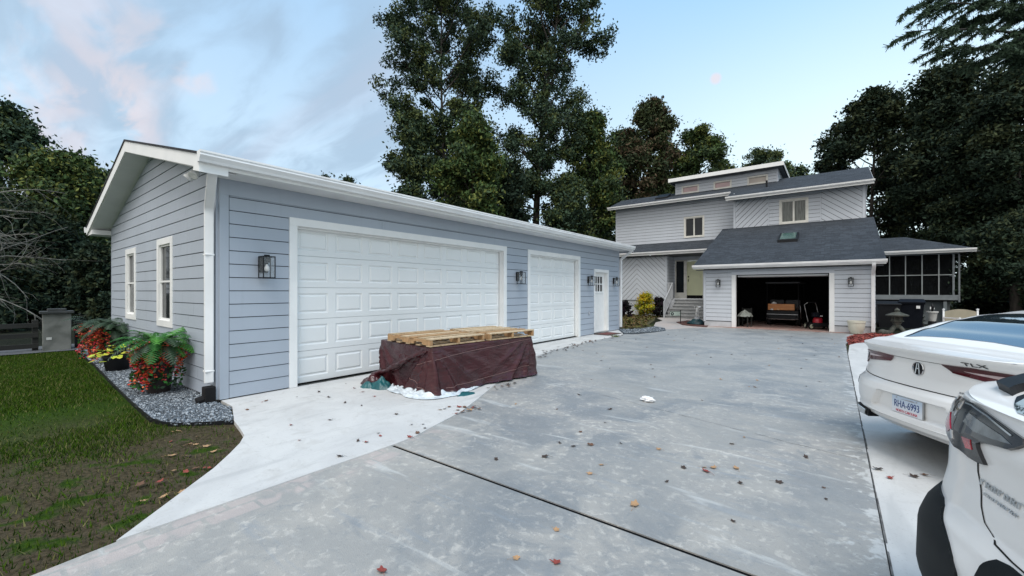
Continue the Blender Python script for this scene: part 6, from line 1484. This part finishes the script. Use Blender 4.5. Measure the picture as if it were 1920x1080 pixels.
# ------------------------------------------------------------------ things at the house
t = thing('planter_pot', 'cream round planter standing before the right wall of the open garage', 'planter', (.56, 18.12, .012))
mb = MB(); mb.lathe([(0, 0), (.14, 0), (.15, .01), (.21, .15), (.235, .33), (.232, .36), (.25, .37), (.25, .43), (.225, .43), (.215, .36), (.0, .34)], n=32); mb.build('pot', mat('cream glazed pot', (.66, .64, .53), .4, (.58, .56, .46), 3), t, angle=35)
mb = MB(); mb.lathe([(0, .36), (.21, .36)], n=20); mb.build('soil', M['dark'], t)
M['lstone'] = mat('dark mossy stone', (.10, .105, .09), .95, (.05, .055, .045), 8, bump=.7, bs=25, bd=.01)
t = thing('stone_lantern', 'dark mossy stone garden lantern beside the white corner downspout', 'stone lantern', (1.62, 18.75, .01))
for k in range(4):
    a = R_(45 + 90 * k); mb = MB(); mb.tube([(math.cos(a) * .34, math.sin(a) * .34, .0), (math.cos(a) * .22, math.sin(a) * .22, .10), (math.cos(a) * .09, math.sin(a) * .09, .26)], [.07, .065, .05], 8); mb.build('leg', M['lstone'], t, smooth=True)
mb = MB(); mb.lathe([(0, .22), (.10, .22), (.085, .30), (.13, .40), (.17, .42), (.17, .46), (0, .46)], n=6); mb.build('stem', M['lstone'], t)
mb = MB()
for k in range(6): a = R_(60 * k); mb.box((-.02, -.02, .46), (.02, .02, .60), M=Matrix.Translation((math.cos(a) * .12, math.sin(a) * .12, 0)))
mb.lathe([(.085, .46), (.085, .60)], n=6); mb.build('firebox', M['lstone'], t)
mb = MB(); mb.lathe([(.0, .60), (.29, .60), (.30, .635), (.17, .69), (.07, .735), (.05, .75), (.075, .79), (.05, .83), (0, .88)], n=12); mb.build('roof', M['lstone'], t, angle=30)
rng = random.Random(8)
def rock(loc, s_, label, seed, group, m='lstone'):
    t = MB(); 
    def f(a, b):
        th = a * 2 * PI; ph = b * PI; p = Vector((math.sin(ph) * math.cos(th), math.sin(ph) * math.sin(th), math.cos(ph))); k = 1 + .28 * noise.noise(p * 1.6 + Vector((seed, 0, 0))); return (p.x * s_ * k, p.y * s_ * k * .8, max(-.01, p.z * s_ * .6 * k + s_ * .3))
    t.grid(f, 16, 10); o = t.build('rock', M[m], None, smooth=True); o.location = loc; tag(o, label, 'rock', group); return o
M['pale_stone'] = mat('pale river stone', (.5, .48, .44), .8, (.35, .34, .31), 8)
for x, y, s_, lab, m in ((1.28, 18.45, .17, 'flat dark rock at the foot of the white downspout', 'lstone'), (2.05, 18.6, .20, 'dark rock right of the stone lantern', 'lstone'), (2.45, 18.9, .16, 'dark rock farther right of the stone lantern', 'lstone'), (2.3, 18.5, .09, 'small pale round stone between the dark rocks', 'pale_stone'), (3.1, 17.8, .13, 'pale round stone just above the sedan roof line', 'pale_stone')): rock((x, y, .02), s_, lab, x * 7, 'rocks around the stone lantern', m)
M['navy'] = mat('dark navy plastic', (.005, .007, .012), .6, (.008, .010, .016), 5, spec=.12)
t = thing('wheeled_bin', 'dark navy wheeled bin with a small white sticker beyond the garage corner', 'bin', (2.25, 21.4, 0), R_(-6))
mb = MB(); mb.prism([(-.26, -.30, .06), (.26, -.30, .06), (.26, .30, .06), (-.26, .30, .06)], (0, 0, .02)); 
A_ = [(-.26, -.28), (.26, -.28), (.26, .28), (-.26, .28)]; B_ = [(-.33, -.36), (.33, -.36), (.33, .36), (-.33, .36)]
for k in range(4): mb.poly([(*A_[k], .06), (*A_[(k + 1) % 4], .06), (*B_[(k + 1) % 4], 1.0), (*B_[k], 1.0)])
mb.box((-.36, -.39, .95), (.36, .39, 1.0)); mb.build('body', M['navy'], t, bevel=.01)
mb = MB(); mb.prism([(-.37, -.42, 1.0), (.37, -.42, 1.0), (.34, .36, 1.10), (-.34, .36, 1.10)], (0, 0, .04)); mb.build('lid', M['navy'], t, bevel=.015)
mb = MB(); mb.box((.12, -.395, .80), (.22, -.34, .90)); mb.build('sticker', M['white'], t)
for sg in (-1, 1): mb = MB(); mb.lathe([(0, .03), (.10, .03), (.12, .02), (.12, -.02), (.10, -.03), (0, -.03)], n=18); o = mb.build('wheel', M['rubber'], t, smooth=True); o.rotation_euler = (0, R_(90), 0); o.location = (sg * .31, .30, .12)
t = thing('wheeled_bin', 'lower black wheeled bin left of the navy one, half behind the downspout', 'bin', (1.55, 21.2, 0), R_(4))
mb = MB()
for k in range(4): mb.poly([(*A_[k], .06), (*A_[(k + 1) % 4], .06), (*B_[(k + 1) % 4], .92), (*B_[k], .92)])
mb.build('body', M['black'], t); mb = MB(); mb.prism([(-.36, -.40, .92), (.36, -.40, .92), (.33, .34, 1.02), (-.33, .34, 1.02)], (0, 0, .04)); mb.build('lid', M['black'], t, bevel=.015)
bush('shrub', 1716, 18.5, 572, 14, 240, 'dark round shrub against the shaded porch base', leaves=4000, ls=.05)
# shepherd hook with hanging white pot
t = thing('shepherd_hook', 'thin dark shepherd hook with a curved arm before the porch base', 'plant hook', at(1775, 18.0))
mb = MB(); pts = [(0, 0, 0), (0, 0, .85)] + [tuple(Vector((0, 0, 1.02)) + RT * (-.33 + .33 * math.cos(a)) + Vector((0, 0, .19 * math.sin(a)))) for a in [PI * k / 12 for k in range(13)]] + [tuple(RT * -.72 + Vector((0, 0, 1.0))), tuple(RT * -.76 + Vector((0, 0, 1.06)))]
mb.tube(pts, .014, 6); mb.build('rod', M['black'], t, smooth=True)
t = thing('white_pot', 'white flower pot on a dark stand before the porch base', 'flower pot', at(1748, 17.0))
mb = MB(); mb.lathe([(0, .22), (.11, .22), (.16, .56), (.185, .56), (.185, .62), (.15, .62), (.0, .56)], n=26); mb.build('pot', mat('grey white pot', (.50, .50, .48), .5), t, angle=35)
mb = MB(); mb.lathe([(.13, 0), (.14, 0), (.12, .20), (.13, .22), (0, .22)], n=10); mb.build('stand', M['black'], t)
mb = MB(); mb.tube([(0, 0, .6), (0, 0, .72), (.01, 0, .80), (0, 0, .92)], [.03, .05, .06, .02], 10); mb.build('ornament', M['black'], t, smooth=True)
for sg in (-1, 1): mb = MB(); mb.poly([tuple(RT * sg * .03 + Vector((0, 0, .70))), tuple(RT * sg * .09 + Vector((0, 0, .70))), tuple(RT * sg * .09 + Vector((0, 0, .80))), tuple(RT * sg * .03 + Vector((0, 0, .80)))]); mb.build('ornament_wing', M['white'], t)
# garden bench with tan sling back
t = thing('garden_bench', 'tan sling back garden bench with white posts behind the sedan', 'bench', at(1801, 12.6), R_(37.6 - 180 + 175) )
M['sling'] = mat('tan sling fabric', (.36, .32, .24), .8, (.30, .27, .20), 3, bump=.3, bs=120)
mb = MB(); mb.grid(lambda a, b: (-.44 + .88 * a, .02 * math.sin(PI * a), .28 + b * (.54 + .07 * math.sin(PI * a))), 20, 6); mb.build('backrest', M['sling'], t, smooth=True)
mb = MB(); mb.box((-.46, -.5, .40), (.46, .0, .44)); mb.build('seat', M['sling'], t)
for x in (-.47, .47):
    for y, z in ((0.0, .86), (-.5, .62)):
        mb = MB(); mb.tube([(x, y, 0), (x, y, z)], .022, 8); mb.lathe([(0, .05), (.03, .035), (.035, .015), (.02, 0)], (x, y, z), 12); mb.build('leg', M['white'], t, smooth=True)
    mb = MB(); mb.box((x - .03, -.5, .62), (x + .03, .0, .65)); mb.build('armrest', M['white'], t)
# ---- inside the open garage
t = thing('golf_cart', 'black golf cart with an orange wooden box on its back, inside the garage', 'golf cart', (-1.72, 20.4, .015), R_(-3))
mb = MB(); mb.prism([(-.58, 0, .30), (.58, 0, .30), (.56, 0, .62), (-.56, 0, .62)], (0, 2.2, 0)); mb.box((-.50, -.04, .24), (.50, .02, .42)); mb.build('body', M['black'], t, bevel=.03)
mb = MB(); mb.box((-.54, -.05, .46), (.54, -.03, .475)); mb.tube([(-.55, -.07, .30), (-.45, -.09, .27), (.45, -.09, .27), (.55, -.07, .30)], .018, 6); mb.build('bumper', M['steel'], t)
for x in (-.28, .28): mb = MB(); mb.box((x - .27, .62, .62), (x + .27, .74, 1.06)); mb.build('seat_back', mat('dark grey vinyl', (.04, .042, .045), .6), t, bevel=.06)
mb = MB(); mb.box((-.6, -.05, 1.74), (.6, 2.0, 1.79)); mb.build('canopy', mat('grey canopy', (.07, .08, .085), .6), t, bevel=.02)
for x in (-.55, .55):
    for y in (.05, 1.9): mb = MB(); mb.tube([(x, y, .6), (x * .98, y, 1.74)], .016, 6); mb.build('canopy_post', M['black'], t)
    for y in (.35, 1.85): mb = MB(); mb.lathe([(0, .09), (.13, .08), (.22, .07), (.22, -.07), (.13, -.08), (0, -.09)], n=22); o = mb.build('wheel', M['rubber'], t, smooth=True); o.rotation_euler = (0, R_(90), 0); o.location = (x * .95, y, .22)
mb = MB(); mb.tube([(.50, -.03, .62), (.60, -.03, .85), (.62, -.03, .80), (.64, -.03, .30)], .014, 6); mb.build('grab_rail', M['steel'], t, smooth=True)
t = thing('wooden_box', 'orange brown wooden box resting on the back of the golf cart', 'box', (-1.76, 20.5, .655), R_(-3))
mb = MB(); mb.box((-.46, -.12, 0), (.46, .12, .25)); mb.build('box_body', mat('orange varnished wood', (.62, .27, .09), .5, (.42, .16, .05), 3, 6, mp=(1, 1, 7)), t, bevel=.006)
for x in (-.32, -.09): mb = MB(); mb.lathe([(0, .06), (.045, .05), (.06, .025), (.05, 0)], (x, -.14, .0), 14); mb.build('knob', M['bulb'] if x < -.2 else mat('peach cap', (.75, .45, .25), .5), t, smooth=True)
mb = MB(); mb.tube([(-.34, 0, .25), (-.27, 0, .30), (-.16, 0, .27)], [.03, .05, .02], 8); mb.build('cloth', M['bulb'], t, smooth=True)
t = thing('lawn_mower', 'red and black walk behind mower with pale spoked wheels inside the garage', 'mower', (-.52, 19.45, .015), R_(20))
mb = MB(); mb.prism([(-.25, -.3, .10), (.25, -.3, .10), (.27, .35, .10), (-.27, .35, .10)], (0, 0, .14)); mb.build('deck', M['black'], t, bevel=.03)
mb = MB(); mb.lathe([(0, .44), (.11, .43), (.15, .38), (.16, .24), (.13, .22)], (0, 0, 0), 20); mb.build('engine', mat('red mower shell', (.42, .015, .03), .35), t, angle=40)
mb = MB(); mb.box((-.2, -.2, .44), (.02, .1, .62)); mb.build('grass_bag', M['navy'], t, bevel=.04)
for sg in (-1, 1): mb = MB(); mb.tube([(sg * .2, .3, .2), (sg * .2, .55, .55), (sg * .2, .75, .88), (sg * .12, .62, .98)], .013, 6); mb.build('handle', M['steel'], t, smooth=True)
mb = MB(); mb.tube([(-.13, .62, .98), (.13, .62, .98)], .018, 6); mb.build('grip', M['rubber'], t); mb = MB(); mb.box((-.06, -.12, .47), (.12, -.08, .51)); mb.build('lever', M['white'], t)
for x in (-.29, .29):
    for y in (-.24, .3):
        w_ = bpy.data.objects.new('wheel', None); S.collection.objects.link(w_); w_.parent = t; w_.location = (x, y, .11); w_.rotation_euler = (0, R_(90), R_(-60) if y < 0 else 0)
        mb = MB(); mb.lathe([(.075, .025), (.10, .028), (.11, .015), (.11, -.015), (.10, -.028), (.075, -.025)], n=20); mb.build('tyre', M['rubber'], w_, smooth=True)
        for sg in (1,):
            mb = MB(); mb.lathe([(.062, .03), (.078, .03), (.078, -.03), (.062, -.03), (.062, .03)], n=20)
            for k in range(6): a = R_(60 * k); mb.tube([(0, 0, 0), (math.cos(a) * .066, math.sin(a) * .066, 0)], .012, 5)
            mb.build('rim', mat('pale mower rim', (.62, .64, .50), .4), w_, smooth=True)
t = thing('draped_chair', 'small chair heaped with pale grey cloth just inside the garage, left side', 'chair', (-2.86, 19.0, .015), R_(-15))
for x in (-.17, .17):
    for y in (-.17, .17): mb = MB(); mb.box((x - .018, y - .018, 0), (x + .018, y + .018, .38 if y < 0 else .75)); mb.build('leg', M['old_wood'], t)
mb = MB(); mb.box((-.2, -.2, .38), (.2, .2, .41)); mb.build('seat', M['old_wood'], t); mb = MB(); mb.box((-.15, .16, .55), (.15, .18, .72)); mb.build('backrest', M['old_wood'], t)
crumple('cloth', (0, 0, 0), .27, .25, .26, mat('pale grey cloth', (.34, .36, .33), .85, (.22, .24, .22), 6), t, 12, .10).location.z = .40
# ---- by the steps
t = thing('cherub_statue', 'white cherub statue on a block at the foot of the house steps', 'statue', at(1307, 20.6))
mb = MB(); mb.box((-.10, -.10, 0), (.10, .10, .16)); mb.build('plinth', M['found'], t, bevel=.008)
me = bpy.data.meshes.new('figure'); vs = [(0, 0, .36), (0, 0, .46), (.01, 0, .56), (.02, 0, .63), (.02, -.01, .70), (-.06, 0, .55), (-.12, -.02, .60), (-.13, -.03, .70), (.08, 0, .55), (.12, -.04, .50), (-.04, 0, .34), (-.05, -.02, .26), (-.04, 0, .17), (.05, 0, .33), (.06, .01, .25), (.05, 0, .17)]
es = [(0, 1), (1, 2), (2, 3), (3, 4), (2, 5), (5, 6), (6, 7), (2, 8), (8, 9), (0, 10), (10, 11), (11, 12), (0, 13), (13, 14), (14, 15)]; rs = [.06, .062, .055, .028, .055, .028, .022, .018, .028, .02, .042, .032, .03, .042, .032, .03]
me.from_pydata(vs, es, []); o = bpy.data.objects.new('figure', me); S.collection.objects.link(o); o.parent = t; me.materials.append(mat('white plaster', (.70, .71, .70), .6, (.55, .56, .55), 6))
sk = o.modifiers.new('skin', 'SKIN'); sk.use_smooth_shade = True
for v, r in zip(me.skin_vertices[0].data, rs): v.radius = (r, r)
me.skin_vertices[0].data[0].use_root = True; o.modifiers.new('sub', 'SUBSURF').levels = 2; o.modifiers['sub'].render_levels = 2; o.rotation_euler = (0, 0, R_(38))
mb = MB(); mb.lathe([(0, .0), (.05, .01), (.085, .05), (.09, .09), (.06, .13), (0, .145)], n=18); o = mb.build('basket', bpy.data.materials['white plaster'], t, smooth=True); o.location = (.10, .06, .56)
flat('mulch_patch', [tuple(at(px, d)[:2]) for px, d in ((1268, 19.2), (1280, 17.6), (1300, 17.0), (1325, 16.6), (1328, 17.2), (1318, 19.0), (1290, 20.2))], .03, mat('brown red mulch', (.12, .045, .035), .95, (.06, .03, .025), 14, bump=1, bs=30, bd=.03), t=.05)
t = thing('hose_coil', 'coiled teal garden hose lying on mulch beside the house garage corner', 'garden hose', at(1306, 17.9))
mb = MB(); pts = []
for k in range(160): a = k * .35; r = .34 - .0014 * k + .02 * math.sin(k); pts.append((r * math.cos(a) * 1.15, r * math.sin(a), .04 + .0011 * k + .015 * math.sin(k * .7)))
mb.tube(pts, .026, 6); mb.build('hose', mat('dark teal hose', (.008, .05, .058), .5, (.006, .03, .04), 5), t, smooth=True)
t = thing('garden_sign', 'pale green rectangular garden sign on a thin dark post before the steps', 'sign', at(1276, 18.6), R_(37.6))
mb = MB(); mb.tube([(0, 0, 0), (0, 0, .60)], .018, 6); mb.build('post', M['black'], t); mb = MB(); mb.box((-.46, -.01, .34), (-.02, .01, .53)); mb.build('panel', mat('pale green panel', (.36, .44, .40), .5, (.30, .38, .34), 5), t)
mb = MB(); mb.box((-.48, -.015, .53), (0, .015, .545)); mb.box((-.48, -.015, .325), (0, .015, .34)); mb.build('panel_edge', M['navy'], t)
mb = MB(); mb.lathe([(.03, 0), (.055, .006), (.07, 0)], n=18); o = mb.build('emblem', M['navy'], t); o.rotation_euler = (R_(90), 0, 0); o.location = (-.37, -.012, .43)
# weeds at apron end, crumpled paper
t = MB(); rng = np.random.default_rng(3)
for k in range(60):
    a = rng.uniform(0, 2 * PI); r = rng.uniform(0, .10); x, y = r * math.cos(a) * 1.6, r * math.sin(a); h = rng.uniform(.02, .10); t.poly([(x - .006, y, 0), (x + .006, y, 0), (x + rng.normal(0, .02), y + rng.normal(0, .02), h)], k % 2)
o = t.build('weed', LM['mid'][:2]); o.location = (-5.42, 12.35, .008); tag(o, 'small weed tuft growing at the apron seam near the side door', 'weed')
mb = MB()
def pf(a, b):
    th = a * 2 * PI; ph = b * PI; p = Vector((math.sin(ph) * math.cos(th), math.sin(ph) * math.sin(th), math.cos(ph))); k = 1 + .55 * noise.noise(p * 2.6 + Vector((3, 1, 0))); return (p.x * .085 * k, p.y * .05 * k, max(.002, .03 + p.z * .032 * k))
mb.grid(pf, 22, 12); o = mb.build('crumpled_paper', mat('white tissue', (.80, .82, .84), .7), angle=20); o.location = (-1.92, 5.38, 0); tag(o, 'crumpled white paper lying on the grey driveway', 'paper')
# ------------------------------------------------------------------ fallen leaves
LB = [mat('brown dead leaf', (.15, .075, .04), .8, (.08, .04, .025), 40), mat('red dead leaf', (.30, .05, .035), .7, (.16, .04, .03), 40), mat('tan dead leaf', (.42, .27, .14), .75, (.3, .17, .09), 40), mat('dark dead leaf', (.035, .025, .022), .85, (.06, .04, .03), 40)]
def leaf_mesh(seed, m, lobes=5):
    rng = random.Random(seed); mb = MB(); pts = []
    n = lobes * 4
    for k in range(n):
        a = 2 * PI * k / n; r = .5 * (.55 + .45 * abs(math.cos(a * lobes / 2 + .2))) * rng.uniform(.75, 1.1); pts.append((r * math.cos(a), r * math.sin(a) * .75))
    cu = rng.uniform(.25, .9); tw = rng.uniform(-.5, .5)
    def z(x, y): return .05 + cu * x * x * .9 + tw * x * y + .12 * abs(y)
    c = (0, 0, z(0, 0) - .02); P = [(x, y, z(x, y)) for x, y in pts]
    for k in range(n): mb.poly([c, P[k], P[(k + 1) % n]])
    mb.tube([(-.45, 0, z(-.45, 0)), (-.75, .04, .05), (-.95, .1, .03)], .012, 4)
    me = bpy.data.meshes.new('fallen_leaf'); me.from_pydata(mb.v, [], mb.f); me.materials.append(m); me.update(); return me
LMs = [[leaf_mesh(10 * i + j, LB[i]) for j in range(3)] for i in range(4)]
NAME = ['brown', 'red', 'tan', 'dark']
def fl(x, y, s_, kind, rng, where, z=.003):
    o = bpy.data.objects.new('fallen_leaf', LMs[kind][rng.randrange(3)]); S.collection.objects.link(o); o.location = (x, y, z); o.rotation_euler = (rng.uniform(-.25, .25), rng.uniform(-.25, .25), rng.uniform(0, 6.28)); o.scale = (s_,) * 3
    return tag(o, 'small %s dead leaf lying on the %s' % (NAME[kind], where), 'fallen leaf', '%s dead leaves on the %s' % (NAME[kind], where))
rng = random.Random(21)
big = [(-1.06, 2.72, .09, 2), (-1.32, 2.15, .05, 2), (-1.16, 1.89, .065, 1), (-1.35, 1.79, .05, 2), (-1.83, 1.29, .075, 1), (-.81, 3.57, .08, 1), (-.78, 3.68, .07, 2), (-.84, 3.64, .05, 2), (-.63, 3.78, .07, 2), (-1.26, 3.81, .06, 2), (-1.8, 3.53, .08, 0), (-1.52, 3.18, .05, 2), (-1.52, 2.97, .055, 2),
       (-2.28, 2.74, .06, 3), (-1.98, 3.04, .09, 3), (-.33, 3.7, .07, 3), (-2.05, 3.4, .05, 3), (-1.0, 3.2, .04, 3), (-.5, 2.9, .04, 3), (-.2, 4.4, .06, 3), (-.05, 3.6, .035, 3)]
for x, y, s_, k in big: fl(x, y, s_ * 1.0, k, rng, 'grey driveway')
for x, y, s_, k in ((.27, 4.43, .09, 3), (.33, 4.28, .06, 1), (.48, 4.42, .07, 3), (.55, 4.51, .06, 0), (.75, 4.9, .06, 3), (.42, 3.4, .05, 3)): fl(x, y, s_, k, rng, 'white strip by the cars', .012)
n = 0
while n < 82:
    y = 3.2 + 13 * rng.random() ** .8; x = -3.3 + 3.4 * rng.random() if y < 5 else -5.2 + 5.3 * rng.random()
    if not inside((x, y), far + [(-5.55, 13.25)] + edge_in): continue
    fl(x, y, rng.uniform(.03, .07), rng.choice([3, 3, 3, 0, 0, 2]), rng, 'grey driveway'); n += 1
seamp = [(-3.75, 4.3), (-4.15, 5.2), (-4.7, 6.3), (-5.1, 7.4), (-5.35, 8.6), (-5.5, 10.5), (-5.5, 13.0)]
for k in range(98):
    t_ = rng.random() ** .8 * 6; i = min(int(t_), 5); q = t_ - i; a, b = seamp[i], seamp[i + 1]; x = a[0] + (b[0] - a[0]) * q + rng.gauss(.02, .12); y = a[1] + (b[1] - a[1]) * q
    if abs(x + 4.9) < .85 and 3.8 < y < 6.0: continue
    fl(x, y, rng.uniform(.05, .10), rng.choice([3, 3, 3, 0, 0]), rng, 'apron seam', .012)
for k in range(44):
    t_ = rng.random(); x = -6.0 + 3.2 * rng.random(); y = 1.9 + 2.4 * rng.random()
    if not inside((x, y), apr) or inside((x, y), [(-5.8, 3.8), (-4.2, 3.8), (-3.9, 6), (-5.5, 6.2)]): continue
    fl(x, y, rng.uniform(.03, .075), rng.choice([3, 3, 0, 1]), rng, 'white apron', .012)
for k in range(14): fl(-3.55 + rng.gauss(0, .1), 3.65 + rng.gauss(0, .16), rng.uniform(.05, .09), rng.choice([2, 0, 0, 1]), rng, 'apron seam', .012)
for k in range(40):
    x = -3.5 - 2.3 * rng.random(); y = 1.05 + .35 * (-x - 3.5) + rng.uniform(-.5, .0)
    if inside((x, y), LAWN): fl(x, y, rng.uniform(.03, .08), rng.choice([2, 2, 0, 1, 3]), rng, 'lawn edge', -.02)
